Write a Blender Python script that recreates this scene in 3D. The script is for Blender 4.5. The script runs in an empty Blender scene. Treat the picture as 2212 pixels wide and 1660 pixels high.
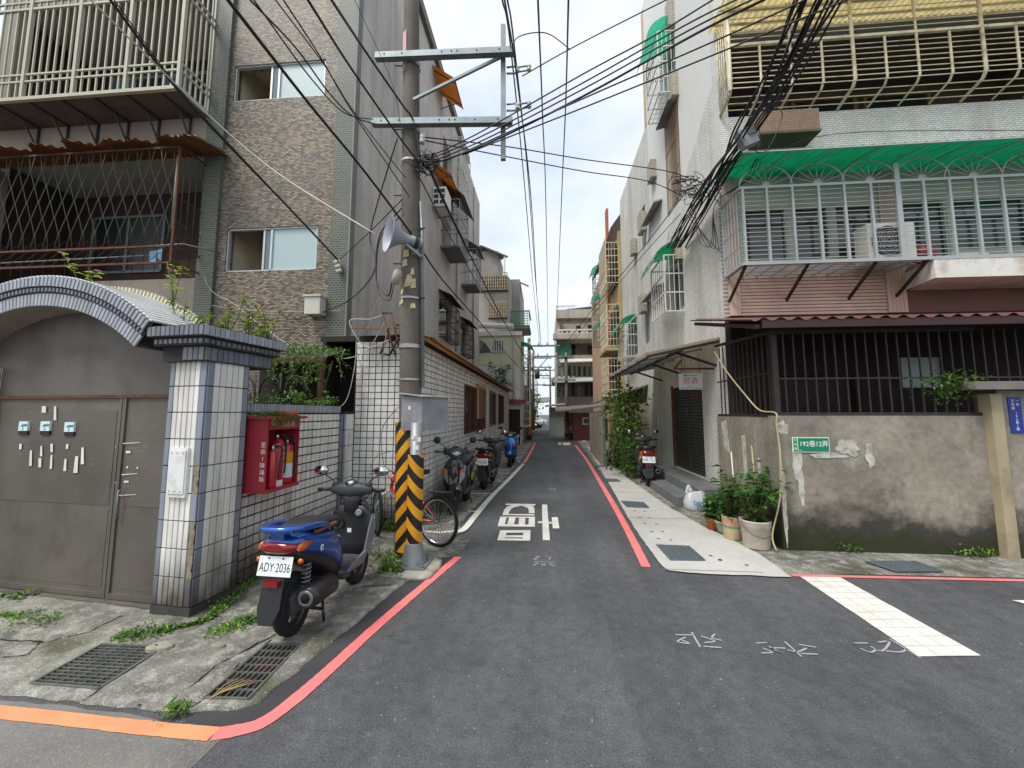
import bpy, math, random
from mathutils import Vector, Matrix, noise
from mathutils.geometry import tessellate_polygon
random.seed(7)
V = Vector
SC = bpy.context.scene
COL = SC.collection
R = math.radians

# ------------------------------------------------------------------ camera
YAW, PITCH, F, CX, CY, EYE = 4.9, 5.5, 850.0, 1106.0, 811.2, 1.6
_y, _p = R(YAW), R(PITCH)
FWD = V((-math.sin(_y)*math.cos(_p), math.cos(_y)*math.cos(_p), math.sin(_p)))
RGT = V((math.cos(_y), math.sin(_y), 0))
UPV = RGT.cross(FWD)
CAM = V((0, 0, EYE))
cam = bpy.data.cameras.new('camera')
cam.sensor_width = 36
cam.lens = 36*F/2212
cam.shift_y = -(830-CY)/2212
cam.clip_start, cam.clip_end = 0.05, 1500
camo = bpy.data.objects.new('camera', cam)
COL.objects.link(camo)
camo.matrix_world = Matrix(((RGT.x, UPV.x, -FWD.x, 0), (RGT.y, UPV.y, -FWD.y, 0), (RGT.z, UPV.z, -FWD.z, EYE), (0, 0, 0, 1)))
SC.camera = camo

# ------------------------------------------------------------------ sky, sun, exposure
SUN_EL, SUN_AZ = 58.0, 226.0            # azimuth clockwise from +Y: behind and to the left of the viewer
w = bpy.data.worlds.new('World'); SC.world = w; w.use_nodes = True
nt = w.node_tree; nt.nodes.clear()
wo = nt.nodes.new('ShaderNodeOutputWorld'); bg = nt.nodes.new('ShaderNodeBackground')
sky = nt.nodes.new('ShaderNodeTexSky'); sky.sky_type = 'NISHITA'; sky.sun_disc = False
sky.sun_elevation = R(SUN_EL); sky.sun_rotation = R(SUN_AZ); sky.air_density = 1.3; sky.dust_density = 3.0
tc = nt.nodes.new('ShaderNodeTexCoord')
mp = nt.nodes.new('ShaderNodeMapping'); mp.inputs['Scale'].default_value = (1.0, 1.0, 2.2)
nz = nt.nodes.new('ShaderNodeTexNoise'); nz.inputs['Scale'].default_value = 2.6; nz.inputs['Detail'].default_value = 6; nz.inputs['Roughness'].default_value = 0.55
rp = nt.nodes.new('ShaderNodeValToRGB')
rp.color_ramp.elements[0].position = 0.36; rp.color_ramp.elements[0].color = (0.62, 0.62, 0.62, 1)
rp.color_ramp.elements[1].position = 0.62; rp.color_ramp.elements[1].color = (0.97, 0.97, 0.97, 1)
mx = nt.nodes.new('ShaderNodeMix'); mx.data_type = 'RGBA'
mx.inputs[7].default_value = (4.75, 5.1, 5.55, 1)     # sunlit high cloud, same all round
nt.links.new(tc.outputs['Generated'], mp.inputs[0]); nt.links.new(mp.outputs[0], nz.inputs['Vector'])
nt.links.new(nz.outputs[0], rp.inputs[0]); nt.links.new(rp.outputs[0], mx.inputs[0])
nt.links.new(sky.outputs[0], mx.inputs[6]); nt.links.new(mx.outputs[2], bg.inputs[0])
bg.inputs[1].default_value = 0.1
nt.links.new(bg.outputs[0], wo.inputs[0])
sl = bpy.data.lights.new('sun', 'SUN'); sl.energy = 1.5; sl.angle = R(22); sl.color = (1, 0.965, 0.91)
so = bpy.data.objects.new('sun', sl); COL.objects.link(so)
sd = V((math.sin(R(SUN_AZ))*math.cos(R(SUN_EL)), math.cos(R(SUN_AZ))*math.cos(R(SUN_EL)), math.sin(R(SUN_EL))))
so.rotation_euler = sd.to_track_quat('Z', 'Y').to_euler()
so.location = sd*40
vs = SC.view_settings
vs.view_transform = 'Standard'; vs.look = 'None'; vs.exposure = 1.1; vs.gamma = 1; vs.use_curve_mapping = False
SC.cycles.max_bounces = 8; SC.cycles.diffuse_bounces = 5; SC.cycles.transparent_max_bounces = 16

# ------------------------------------------------------------------ measuring the photograph: pixel (2212 x 1660) -> point at a known plane
def ray(x, y):
    return FWD + RGT*((x-CX)/F) + UPV*((CY-y)/F)
def P(x, y, X=None, Y=None, Z=None):
    d = ray(x, y)
    if Y is not None: t = Y/d.y
    elif X is not None: t = X/d.x
    else: t = (Z-EYE)/d.z
    return CAM + d*t
def G(x, y, z=0.0):
    return P(x, y, Z=z)
def PP(x, y, pt, n):
    d = ray(x, y)
    return CAM + d*((pt-CAM).dot(n)/d.dot(n))

# ------------------------------------------------------------------ objects
MW = {}
def link(o, parent=None, mw=None):
    COL.objects.link(o)
    if parent is not None:
        o.parent = parent
    return o
def tag(o, label=None, cat=None, group=None, kind=None):
    if label: o['label'] = label
    if cat: o['category'] = cat
    if group: o['group'] = group
    if kind: o['kind'] = kind
    return o
def thing(name, label, cat, loc=(0, 0, 0), rz=0.0, group=None):
    o = bpy.data.objects.new(name, None)
    o.empty_display_size = 0.1
    o.location = loc; o.rotation_euler = (0, 0, rz)
    link(o)
    MW[o.name] = Matrix.Translation(V(loc)) @ Matrix.Rotation(rz, 4, 'Z')
    return tag(o, label, cat, group)
def mesh_obj(name, me, mat, parent=None, mloc=None):
    o = bpy.data.objects.new(name, me)
    if mat is not None and not me.materials: me.materials.append(mat)
    link(o, parent)
    pm = MW[parent.name] if parent is not None else Matrix()
    if mloc is not None: o.matrix_local = mloc
    MW[o.name] = pm @ (mloc if mloc is not None else Matrix())
    return o
def piece(name, me, mat, parent, mworld):
    """a copy of a shared mesh at a world matrix, as a part"""
    return mesh_obj(name, me, mat, parent, MW[parent.name].inverted() @ mworld)
def copy_tree(o, parent=None):
    c = o.copy(); COL.objects.link(c); c.parent = parent
    MW[c.name] = MW.get(o.name, Matrix())
    for ch in o.children: copy_tree(ch, c)
    return c

class MB:
    def __init__(s, M=None):
        s.v, s.f, s.mi, s.M, s.cur, s.sm = [], [], [], M, 0, set()
    def add(s, vs, fs, smooth=False):
        b = len(s.v)
        for p in vs:
            p = V(p)
            s.v.append(s.M @ p if s.M is not None else p)
        for f in fs:
            if smooth: s.sm.add(len(s.f))
            s.f.append([b+i for i in f]); s.mi.append(s.cur)
        return s
    def obox(s, c, ux, uy, uz):
        c, ux, uy, uz = V(c), V(ux), V(uy), V(uz)
        vs = [c+ux*a+uy*b+uz*d for d in (-1, 1) for b in (-1, 1) for a in (-1, 1)]
        return s.add(vs, [(0, 2, 3, 1), (4, 5, 7, 6), (0, 1, 5, 4), (2, 6, 7, 3), (0, 4, 6, 2), (1, 3, 7, 5)])
    def box(s, x0, x1, y0, y1, z0, z1):
        return s.obox(((x0+x1)/2, (y0+y1)/2, (z0+z1)/2), ((x1-x0)/2, 0, 0), (0, (y1-y0)/2, 0), (0, 0, (z1-z0)/2))
    def bar(s, a, b, w, h=None, up=(0, 0, 1)):
        a, b = V(a), V(b); h = h or w
        d = (b-a); L = d.length; d.normalize()
        sd_ = d.cross(V(up))
        if sd_.length < 1e-3: sd_ = d.cross(V((1, 0, 0)))
        sd_.normalize(); u2 = sd_.cross(d)
        return s.obox((a+b)/2, sd_*(w/2), d*(L/2), u2*(h/2))
    def tube(s, pts, r, n=6, cap=True, smooth=True):
        pts = [V(p) for p in pts]
        rs = r if isinstance(r, (list, tuple)) else [r]*len(pts)
        vs, fs = [], []
        ref = None
        for i, p in enumerate(pts):
            d = (pts[min(i+1, len(pts)-1)] - pts[max(i-1, 0)])
            if d.length < 1e-9: d = V((0, 0, 1))
            d.normalize()
            if ref is None:
                ref = d.orthogonal().normalized()
            else:
                ref = (ref - d*ref.dot(d))
                ref = ref.normalized() if ref.length > 1e-6 else d.orthogonal().normalized()
            q = d.cross(ref)
            for k in range(n):
                a = 2*math.pi*k/n
                vs.append(p + (ref*math.cos(a)+q*math.sin(a))*rs[i])
        for i in range(len(pts)-1):
            for k in range(n):
                fs.append((i*n+k, i*n+(k+1) % n, (i+1)*n+(k+1) % n, (i+1)*n+k))
        s.add(vs, fs, smooth)
        if cap:
            m = (len(pts)-1)*n
            b = len(s.v)-len(vs)
            s.f.append([b+k for k in range(n)][::-1]); s.mi.append(s.cur)
            s.f.append([b+m+k for k in range(n)]); s.mi.append(s.cur)
        return s
    def lathe(s, prof, c=(0, 0, 0), axis=(0, 0, 1), n=16, smooth=True):
        """prof: list of (radius, height along axis)"""
        ax = V(axis).normalized(); e = ax.orthogonal().normalized(); q = ax.cross(e); c = V(c)
        vs, fs = [], []
        for r_, h_ in prof:
            for k in range(n):
                a = 2*math.pi*k/n
                vs.append(c + ax*h_ + (e*math.cos(a)+q*math.sin(a))*r_)
        for i in range(len(prof)-1):
            for k in range(n):
                fs.append((i*n+k, i*n+(k+1) % n, (i+1)*n+(k+1) % n, (i+1)*n+k))
        return s.add(vs, fs, smooth)
    def ring_loft(s, rings, smooth=True, caps=True):
        n = len(rings[0]); vs = [V(p) for r_ in rings for p in r_]; fs = []
        for i in range(len(rings)-1):
            for k in range(n):
                fs.append((i*n+k, i*n+(k+1) % n, (i+1)*n+(k+1) % n, (i+1)*n+k))
        s.add(vs, fs, smooth)
        if caps:
            b = len(s.v)-len(vs); m = (len(rings)-1)*n
            s.f.append([b+k for k in range(n)][::-1]); s.mi.append(s.cur)
            s.f.append([b+m+k for k in range(n)]); s.mi.append(s.cur)
        return s
    def loft(s, secs, ax='y', n=16, p=2.6, smooth=True):
        """secs: (pos along ax, centre of the other upright/across coordinate..., half a, half b)
        ax 'y': (y, z, hw, hh) ring in XZ ; ax 'z': (z, y, hw, hd) ring in XY ; ax 'x': (x, y, z, hy, hz) ring in YZ"""
        rings = []
        for sc in secs:
            rg = []
            for k in range(n):
                a = 2*math.pi*k/n
                ca, sa = math.cos(a), math.sin(a)
                ca = math.copysign(abs(ca)**(2/p), ca); sa = math.copysign(abs(sa)**(2/p), sa)
                if ax == 'y': rg.append((sc[2]*ca, sc[0], sc[1]+sc[3]*sa))
                elif ax == 'z': rg.append((sc[2]*ca, sc[1]+sc[3]*sa, sc[0]))
                else: rg.append((sc[0], sc[1]+sc[3]*ca, sc[2]+sc[4]*sa))
            rings.append(rg)
        return s.ring_loft(rings, smooth)
    def plate(s, poly, n, t):
        """flat polygon (world points) given thickness t along n"""
        poly = [V(p) for p in poly]; n = V(n).normalized()*t
        k = len(poly); tr = tessellate_polygon([poly])
        vs = poly+[p+n for p in poly]
        fs = [tuple(x) for x in tr]+[tuple(i+k for i in x)[::-1] for x in tr]
        fs += [(i, (i+1) % k, (i+1) % k+k, i+k) for i in range(k)]
        return s.add(vs, fs)
    def sheet(s, loops, z=None):
        """flat polygon with holes, tessellated; loops of points (first outer)"""
        loops = [[V(p) if z is None else V((p[0], p[1], z)) for p in L] for L in loops]
        flat = [p for L in loops for p in L]
        tr = tessellate_polygon(loops)
        out = []
        for t in tr:
            a, b, c = (flat[i] for i in t)
            out.append(t if (b-a).cross(c-a).z >= 0 else t[::-1])
        return s.add(flat, out)
    def wall(s, o, u, v, n, U, Vv, holes, thick):
        """slab: front in plane through o spanned by u,v (outward n), rectangular openings with reveals"""
        o, u, v, n = V(o), V(u), V(v), V(n)
        us = sorted({U[0], U[1], *[h[0] for h in holes], *[h[1] for h in holes]})
        us = [a for a in us if U[0] <= a <= U[1]]
        vs_ = sorted({Vv[0], Vv[1], *[h[2] for h in holes], *[h[3] for h in holes]})
        vs_ = [a for a in vs_ if Vv[0] <= a <= Vv[1]]
        pt = lambda a, b, d: o+u*a+v*b-n*d
        for i in range(len(us)-1):
            for j in range(len(vs_)-1):
                a0, a1, b0, b1 = us[i], us[i+1], vs_[j], vs_[j+1]
                ca, cb = (a0+a1)/2, (b0+b1)/2
                if any(h[0] < ca < h[1] and h[2] < cb < h[3] for h in holes): continue
                s.add([pt(a0, b0, 0), pt(a1, b0, 0), pt(a1, b1, 0), pt(a0, b1, 0)], [(0, 1, 2, 3)])
                s.add([pt(a0, b0, thick), pt(a1, b0, thick), pt(a1, b1, thick), pt(a0, b1, thick)], [(3, 2, 1, 0)])
        for h in list(holes)+[(U[0], U[1], Vv[0], Vv[1])]:
            for (a, b), (c_, d_) in (((h[0], h[2]), (h[1], h[2])), ((h[1], h[2]), (h[1], h[3])), ((h[1], h[3]), (h[0], h[3])), ((h[0], h[3]), (h[0], h[2]))):
                s.add([pt(a, b, 0), pt(c_, d_, 0), pt(c_, d_, thick), pt(a, b, thick)], [(0, 1, 2, 3)])
        return s
    def leaf(s, p, d, up, L, W, fold=0.25):
        d = V(d).normalized(); sd_ = d.cross(V(up))
        if sd_.length < 1e-4: sd_ = d.orthogonal()
        sd_.normalize(); nn = sd_.cross(d)
        p = V(p)
        m = p+d*L*0.5; t = p+d*L-nn*L*0.15
        s.add([p, m+sd_*W/2+nn*W*fold, t, m-sd_*W/2+nn*W*fold, m], [(0, 4, 1), (4, 2, 1), (0, 3, 4), (4, 3, 2)])
        return s
    def mesh(s, name, mats, inv=None):
        me = bpy.data.meshes.new(name)
        vs = s.v if inv is None else [inv @ p for p in s.v]
        me.from_pydata(vs, [], s.f)
        for m in (mats if isinstance(mats, (list, tuple)) else [mats]): me.materials.append(m)
        for i, pl in enumerate(me.polygons):
            pl.material_index = s.mi[i]
            if i in s.sm: pl.use_smooth = True
        me.update()
        return me
    def build(s, name, mat, parent=None, world=True, kind=None, bevel=0):
        inv = MW[parent.name].inverted() if (parent is not None and world) else None
        o = mesh_obj(name, s.mesh(name, mat, inv), None, parent)
        if kind: o['kind'] = kind
        if bevel:
            b = o.modifiers.new('bevel', 'BEVEL'); b.width = bevel; b.segments = 2; b.limit_method = 'ANGLE'
        return o

# ------------------------------------------------------------------ materials
def hx(h):
    h = h.lstrip('#')
    out = []
    for i in (0, 2, 4):
        c_ = int(h[i:i+2], 16)/255
        out.append(c_/12.92 if c_ <= 0.04045 else ((c_+0.055)/1.055)**2.4)
    return tuple(out)
MATS = {}
class NT:
    def __init__(s, name):
        s.m = bpy.data.materials.new(name); s.m.use_nodes = True
        s.t = s.m.node_tree; s.b = s.t.nodes['Principled BSDF']; s.out = s.t.nodes['Material Output']
        s.pos = s.n('ShaderNodeNewGeometry').outputs['Position']
    def n(s, typ, **kw):
        x = s.t.nodes.new(typ)
        for k, v_ in kw.items(): setattr(x, k, v_)
        return x
    def l(s, a, b): s.t.links.new(a, b)
    def vec(s, sx=1, sy=1, sz=1, rot=(0, 0, 0), loc=(0, 0, 0)):
        m = s.n('ShaderNodeMapping'); m.inputs['Scale'].default_value = (sx, sy, sz); m.inputs['Rotation'].default_value = rot; m.inputs['Location'].default_value = loc
        s.l(s.pos, m.inputs[0]); return m.outputs[0]
    def noise(s, scale, detail=4, vec=None, rough=0.55):
        x = s.n('ShaderNodeTexNoise'); x.inputs['Scale'].default_value = scale; x.inputs['Detail'].default_value = detail; x.inputs['Roughness'].default_value = rough
        s.l(vec or s.pos, x.inputs['Vector']); return x.outputs[0]
    def ramp(s, fac, stops):
        x = s.n('ShaderNodeValToRGB'); e = x.color_ramp.elements
        while len(e) < len(stops): e.new(0.5)
        for i, (p_, c_) in enumerate(stops):
            e[i].position = p_; e[i].color = (c_, c_, c_, 1) if not isinstance(c_, tuple) else (*c_, 1)
        s.l(fac, x.inputs[0]); return x.outputs[0]
    def mix(s, fac, a, b, blend='MIX'):
        x = s.n('ShaderNodeMix', data_type='RGBA', blend_type=blend)
        for i, q in ((0, fac), (6, a), (7, b)):
            if isinstance(q, (int, float)): x.inputs[i].default_value = q if i == 0 else (q, q, q, 1)
            elif isinstance(q, tuple): x.inputs[i].default_value = (*q, 1)
            else: s.l(q, x.inputs[i])
        return x.outputs[2]
    def math(s, op, a, b=0.0, c_=0.0):
        x = s.n('ShaderNodeMath', operation=op)
        for i, q in enumerate((a, b, c_)):
            if isinstance(q, (int, float)): x.inputs[i].default_value = q
            else: s.l(q, x.inputs[i])
        return x.outputs[0]
    def xyz(s):
        x = s.n('ShaderNodeSeparateXYZ'); s.l(s.pos, x.inputs[0]); return x.outputs
    def comb(s, a, b, c_=0.0):
        x = s.n('ShaderNodeCombineXYZ')
        for i, q in enumerate((a, b, c_)):
            if isinstance(q, (int, float)): x.inputs[i].default_value = q
            else: s.l(q, x.inputs[i])
        return x.outputs[0]
    def bump(s, h, strength=0.3, dist=0.01):
        x = s.n('ShaderNodeBump'); x.inputs['Strength'].default_value = strength; x.inputs['Distance'].default_value = dist
        s.l(h, x.inputs['Height']); s.l(x.outputs[0], s.b.inputs['Normal'])
    def col(s, c_):
        if isinstance(c_, tuple): s.b.inputs['Base Color'].default_value = (*c_, 1)
        else: s.l(c_, s.b.inputs['Base Color'])
    def rough(s, r_):
        if isinstance(r_, (int, float)): s.b.inputs['Roughness'].default_value = r_
        else: s.l(r_, s.b.inputs['Roughness'])
def sc_(c_, k): return tuple(min(1, x*k) for x in c_)
def M(name, c_, rough=0.75, var=0.18, vs=2.5, bump=0.0, bs=80, metal=0.0, rnd=0.0, streak=0.0, stain=None, stain_amt=0.4, sscale=1.5, spec=0.5, coat=0.0):
    """weathered general surface"""
    if name in MATS: return MATS[name]
    if isinstance(c_, str): c_ = hx(c_)
    t = NT(name)
    f = t.noise(vs, 5)
    colr = t.mix(t.ramp(f, [(0.3, 0.0), (0.7, 1.0)]), sc_(c_, 1-var), sc_(c_, 1+var))
    if streak:
        g = t.noise(1.0, 5, t.vec(5, 5, 0.45))
        colr = t.mix(t.ramp(g, [(0.45, 0.0), (0.75, streak)]), colr, sc_(c_, 0.35))
    if stain:
        st = hx(stain) if isinstance(stain, str) else stain
        g = t.noise(sscale, 7, None, 0.65)
        colr = t.mix(t.ramp(g, [(0.48, 0.0), (0.66, stain_amt)]), colr, st)
    if rnd:
        oi = t.n('ShaderNodeObjectInfo')
        k = t.math('MULTIPLY_ADD', oi.outputs['Random'], 2*rnd, 1-rnd)
        colr = t.mix(1.0, colr, t.comb(k, k, k), 'MULTIPLY')
    t.col(colr); t.rough(rough)
    t.b.inputs['Metallic'].default_value = metal
    t.b.inputs['Specular IOR Level'].default_value = spec
    if coat: t.b.inputs['Coat Weight'].default_value = coat; t.b.inputs['Coat Roughness'].default_value = 0.08
    if bump: t.bump(t.noise(bs, 4), bump, 0.01)
    MATS[name] = t.m
    return t.m
def mosaic(name, axis, cw, ch, c1, c2, cm, mortar=0.12, var=0.2, dark=None, streak=0.0, bump=0.35, patch=None, grain=0.12):
    """small facade tiles too fine to pick apart: axis 'x' for walls facing Y, 'y' for walls facing X"""
    t = NT(name); X = t.xyz()
    vec = t.comb(X[0] if axis == 'x' else X[1], X[2])
    b = t.n('ShaderNodeTexBrick'); b.offset = 0.5
    b.inputs['Scale'].default_value = 1.0; b.inputs['Brick Width'].default_value = cw; b.inputs['Row Height'].default_value = ch
    b.inputs['Mortar Size'].default_value = ch*mortar; b.inputs['Mortar Smooth'].default_value = 0.2; b.inputs['Bias'].default_value = 0.0
    b.inputs['Color1'].default_value = (*hx(c1), 1); b.inputs['Color2'].default_value = (*hx(c2), 1); b.inputs['Mortar'].default_value = (*hx(cm), 1)
    t.l(vec, b.inputs['Vector'])
    f = t.noise(1.1, 6)
    k = t.ramp(f, [(0.3, 1-var), (0.72, 1+var)])
    colr = t.mix(1.0, b.outputs[0], k, 'MULTIPLY')
    f2 = t.noise(30, 2)
    colr = t.mix(1.0, colr, t.ramp(f2, [(0.3, 1-grain), (0.7, 1+grain*0.6)]), 'MULTIPLY')
    if dark:
        g = t.noise(0.55, 6, t.vec(1, 1, 1.6))
        colr = t.mix(t.ramp(g, [(0.5, 0.0), (0.66, 0.6)]), colr, hx(dark))
    if streak:
        g = t.noise(1.0, 6, t.vec(4, 4, 0.35))
        colr = t.mix(t.ramp(g, [(0.47, 0.0), (0.75, streak)]), colr, (0.09, 0.09, 0.075))
    if patch: colr = patch(t, colr, X)
    t.col(colr); t.rough(0.55)
    t.bump(t.math('SUBTRACT', 1.0, b.outputs['Fac']), bump, 0.004)
    return t.m

# ---- ground
def mk_asphalt():
    t = NT('asphalt')
    big = t.ramp(t.noise(0.6, 6), [(0.3, 0.75), (0.7, 1.25)])
    tr = t.ramp(t.noise(1.3, 5, t.vec(2.2, 0.25, 1)), [(0.35, 0.85), (0.7, 1.2)])
    fine = t.ramp(t.noise(85, 4, None, 0.75), [(0.3, 0.5), (0.7, 1.55)])
    vo = t.n('ShaderNodeTexVoronoi'); vo.inputs['Scale'].default_value = 95; t.l(t.pos, vo.inputs[0])
    c_ = t.mix(1.0, (0.072, 0.073, 0.077), big, 'MULTIPLY'); c_ = t.mix(1.0, c_, tr, 'MULTIPLY'); c_ = t.mix(1.0, c_, fine, 'MULTIPLY'); c_ = t.mix(1.0, c_, t.ramp(t.noise(11, 9, None, 0.75), [(0.32, 0.72), (0.68, 1.3)]), 'MULTIPLY')
    dots = t.ramp(t.noise(38, 2), [(0.68, 0.0), (0.74, 0.55)])
    c_ = t.mix(dots, c_, (0.34, 0.33, 0.31))
    wear = t.ramp(t.noise(2.0, 7, None, 0.7), [(0.52, 0.0), (0.75, 0.5)])
    c_ = t.mix(wear, c_, (0.115, 0.112, 0.108))
    ve = t.n('ShaderNodeTexVoronoi'); ve.feature = 'DISTANCE_TO_EDGE'; ve.inputs['Scale'].default_value = 0.33
    dn = t.n('ShaderNodeTexNoise'); dn.inputs['Scale'].default_value = 1.7; dn.inputs['Detail'].default_value = 6; t.l(t.pos, dn.inputs['Vector'])
    vm = t.n('ShaderNodeVectorMath', operation='MULTIPLY_ADD'); t.l(dn.outputs['Color'], vm.inputs[0]); vm.inputs[1].default_value = (1.1, 1.1, 0); t.l(t.pos, vm.inputs[2]); t.l(vm.outputs[0], ve.inputs['Vector'])
    crk = t.math('MULTIPLY', t.ramp(ve.outputs['Distance'], [(0.0, 0.85), (0.0035, 0.0)]), t.ramp(t.noise(0.9, 4), [(0.5, 0.0), (0.6, 1.0)]))
    c_ = t.mix(crk, c_, (0.02, 0.02, 0.021))
    oil = t.ramp(t.noise(1.1, 7, t.vec(1, 1, 1, loc=(9, 4, 0)), 0.7), [(0.57, 0.0), (0.7, 0.45)])
    c_ = t.mix(oil, c_, (0.04, 0.04, 0.042))
    t.col(c_); t.rough(t.ramp(t.noise(3, 4), [(0.3, 0.68), (0.7, 0.9)]))
    t.bump(t.math('ADD', t.noise(140, 3), t.math('MULTIPLY', vo.outputs['Distance'], 0.6)), 0.55, 0.006)
    return t.m
def mk_concrete_old():
    t = NT('old_concrete')
    a = t.noise(1.4, 8, None, 0.62); b = t.noise(9, 6, None, 0.6); d = t.noise(120, 3)
    c_ = t.mix(t.ramp(a, [(0.35, 0.0), (0.65, 1.0)]), (0.085, 0.08, 0.07), (0.27, 0.255, 0.22))
    c_ = t.mix(t.ramp(b, [(0.48, 0.0), (0.68, 0.8)]), c_, (0.40, 0.39, 0.34))
    c_ = t.mix(1.0, c_, t.ramp(d, [(0.3, 0.6), (0.7, 1.35)]), 'MULTIPLY')
    mo = t.ramp(t.noise(1.9, 7, t.vec(1, 1, 1, loc=(3, 1, 0)), 0.6), [(0.53, 0.0), (0.66, 0.75)])
    c_ = t.mix(mo, c_, (0.052, 0.062, 0.018))
    agg = t.ramp(t.noise(60, 2), [(0.62, 0.0), (0.70, 0.6)])
    c_ = t.mix(agg, c_, (0.5, 0.49, 0.43))
    t.col(c_); t.rough(0.92); t.bump(t.math('ADD', d, t.math('MULTIPLY', b, 1.5)), 0.6, 0.012)
    return t.m
def mk_apron():
    t = NT('pale_concrete')
    a = t.noise(1.2, 7); b = t.noise(14, 6, None, 0.65); d = t.noise(180, 3)
    c_ = t.mix(t.ramp(a, [(0.3, 0.0), (0.7, 1.0)]), (0.42, 0.41, 0.375), (0.56, 0.55, 0.515))
    c_ = t.mix(t.ramp(b, [(0.5, 0.0), (0.72, 0.5)]), c_, (0.36, 0.35, 0.31))
    c_ = t.mix(1.0, c_, t.ramp(d, [(0.3, 0.82), (0.7, 1.12)]), 'MULTIPLY')
    t.col(c_); t.rough(0.85); t.bump(d, 0.35, 0.006)
    return t.m
def mk_paint(name, c_, worn=0.35, back=(0.06, 0.06, 0.063)):
    t = NT(name)
    g = t.ramp(t.noise(45, 5, None, 0.7), [(0.60, 0.0), (0.70, worn)])
    v_ = t.ramp(t.noise(3.5, 5), [(0.3, 0.84), (0.7, 1.08)])
    c2 = t.mix(1.0, c_, v_, 'MULTIPLY'); c2 = t.mix(1.0, c2, t.ramp(t.noise(150, 3), [(0.3, 0.85), (0.7, 1.1)]), 'MULTIPLY')
    t.col(t.mix(g, c2, back)); t.rough(0.7); t.bump(t.noise(140, 3), 0.35, 0.004)
    return t.m
def mk_yardwall():
    t = NT('stained_cement'); X = t.xyz()
    a = t.noise(1.3, 8, None, 0.6); b = t.noise(16, 5); d = t.noise(130, 3)
    c_ = t.mix(t.ramp(a, [(0.3, 0.0), (0.7, 1.0)]), hx('#7b7468'), hx('#a39b8d'))
    c_ = t.mix(1.0, c_, t.ramp(b, [(0.3, 0.8), (0.7, 1.14)]), 'MULTIPLY')
    rst = t.ramp(t.noise(1.0, 6, t.vec(3, 3, 0.4)), [(0.58, 0.0), (0.74, 0.4)])
    c_ = t.mix(rst, c_, hx('#5a4a30'))
    wb = t.ramp(t.noise(2.4, 7, t.vec(1.4, 1.4, 0.6, loc=(5, 0, 2)), 0.6), [(0.62, 0.0), (0.72, 0.4)])
    c_ = t.mix(wb, c_, hx('#a9b2ae'))
    damp = t.math('ADD', t.math('MULTIPLY', X[2], -1.7), t.math('MULTIPLY', t.noise(2.3, 8, None, 0.68), 2.2))
    c_ = t.mix(t.ramp(damp, [(-0.1, 0.0), (0.65, 0.92)]), c_, hx('#2a2822'))
    moss = t.math('ADD', t.math('MULTIPLY', X[2], -2.6), t.math('MULTIPLY', t.noise(3.1, 7, t.vec(1, 1, 1, loc=(7, 3, 0)), 0.6), 1.7))
    c_ = t.mix(t.ramp(moss, [(0.1, 0.0), (0.5, 0.85)]), c_, hx('#2a2f0e'))
    t.col(c_); t.rough(0.93); t.bump(t.math('ADD', t.math('MULTIPLY', b, 1.4), d), 0.5, 0.01)
    return t.m
def mk_render(name, c1, c2, streak=0.35, axis='y'):
    t = NT(name)
    a = t.noise(0.7, 8, None, 0.62); b = t.noise(20, 5); 
    c_ = t.mix(t.ramp(a, [(0.3, 0.0), (0.7, 1.0)]), hx(c1), hx(c2))
    c_ = t.mix(1.0, c_, t.ramp(b, [(0.3, 0.86), (0.7, 1.1)]), 'MULTIPLY')
    g = t.noise(1.0, 7, t.vec(3.2, 3.2, 0.28), 0.6)
    c_ = t.mix(t.ramp(g, [(0.47, 0.0), (0.75, streak)]), c_, (0.06, 0.056, 0.05))
    t.col(c_); t.rough(0.9); t.bump(t.noise(70, 4), 0.3, 0.008)
    return t.m
ASPH, OLDC, APRON = mk_asphalt(), mk_concrete_old(), mk_apron()
PAINT_W = mk_paint('white_road_paint', (0.72, 0.70, 0.63), 0.75)
PAINT_R = mk_paint('red_road_paint', (0.86, 0.2, 0.19), 0.35)
PAINT_O = mk_paint('faded_orange_paint', (0.85, 0.30, 0.14), 0.35)
CHALK = mk_paint('chalk', (0.33, 0.36, 0.37), 1.0)
YARD = mk_yardwall()
GREYWALL = mk_render('grey_render', '#a5a09b', '#c4bfb8', 0.38)
BEIGE = mk_render('beige_render', '#877d70', '#a39a8c', 0.25)
BROWN_TILE = mosaic('brown_mosaic', 'x', 0.07, 0.026, '#b8a98b', '#5a5049', '#2a2623', 0.2, 0.14, dark='#615c58', grain=0.3)
GREEN_TILE = mosaic('green_mosaic', 'x', 0.07, 0.04, '#39423b', '#4a534a', '#7f7d6c', 0.13, 0.15)
GREEN_TILE_S = mosaic('green_mosaic_side', 'y', 0.05, 0.03, '#48584a', '#5f6f5a', '#a39f80', 0.16, 0.15)
WHITE_TILE = mosaic('white_mosaic', 'x', 0.08, 0.036, '#e6e5de', '#d6d5cd', '#a3a198', 0.13, 0.08, streak=0.25)
def _patch(t, c_, X):
    # cement-rendered repair whose edge climbs towards the street corner
    e = t.math('SUBTRACT', t.math('ADD', X[2], t.math('MULTIPLY', X[1], 0.55)), 11.3)
    e = t.math('ADD', e, t.math('MULTIPLY', t.noise(2.0, 4), 0.25))
    return t.mix(t.ramp(e, [(0.10, 0.0), (0.16, 0.85)]), c_, hx('#dcdcd8'))
WHITE_TILE_S = mosaic('white_mosaic_side', 'y', 0.08, 0.036, '#e6e5de', '#d6d5cd', '#a3a198', 0.13, 0.1, streak=0.3, patch=_patch)
TAN_TILE = mosaic('tan_mosaic', 'x', 0.06, 0.028, '#9c8268', '#8a7158', '#5f5040', 0.15, 0.12)
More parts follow.
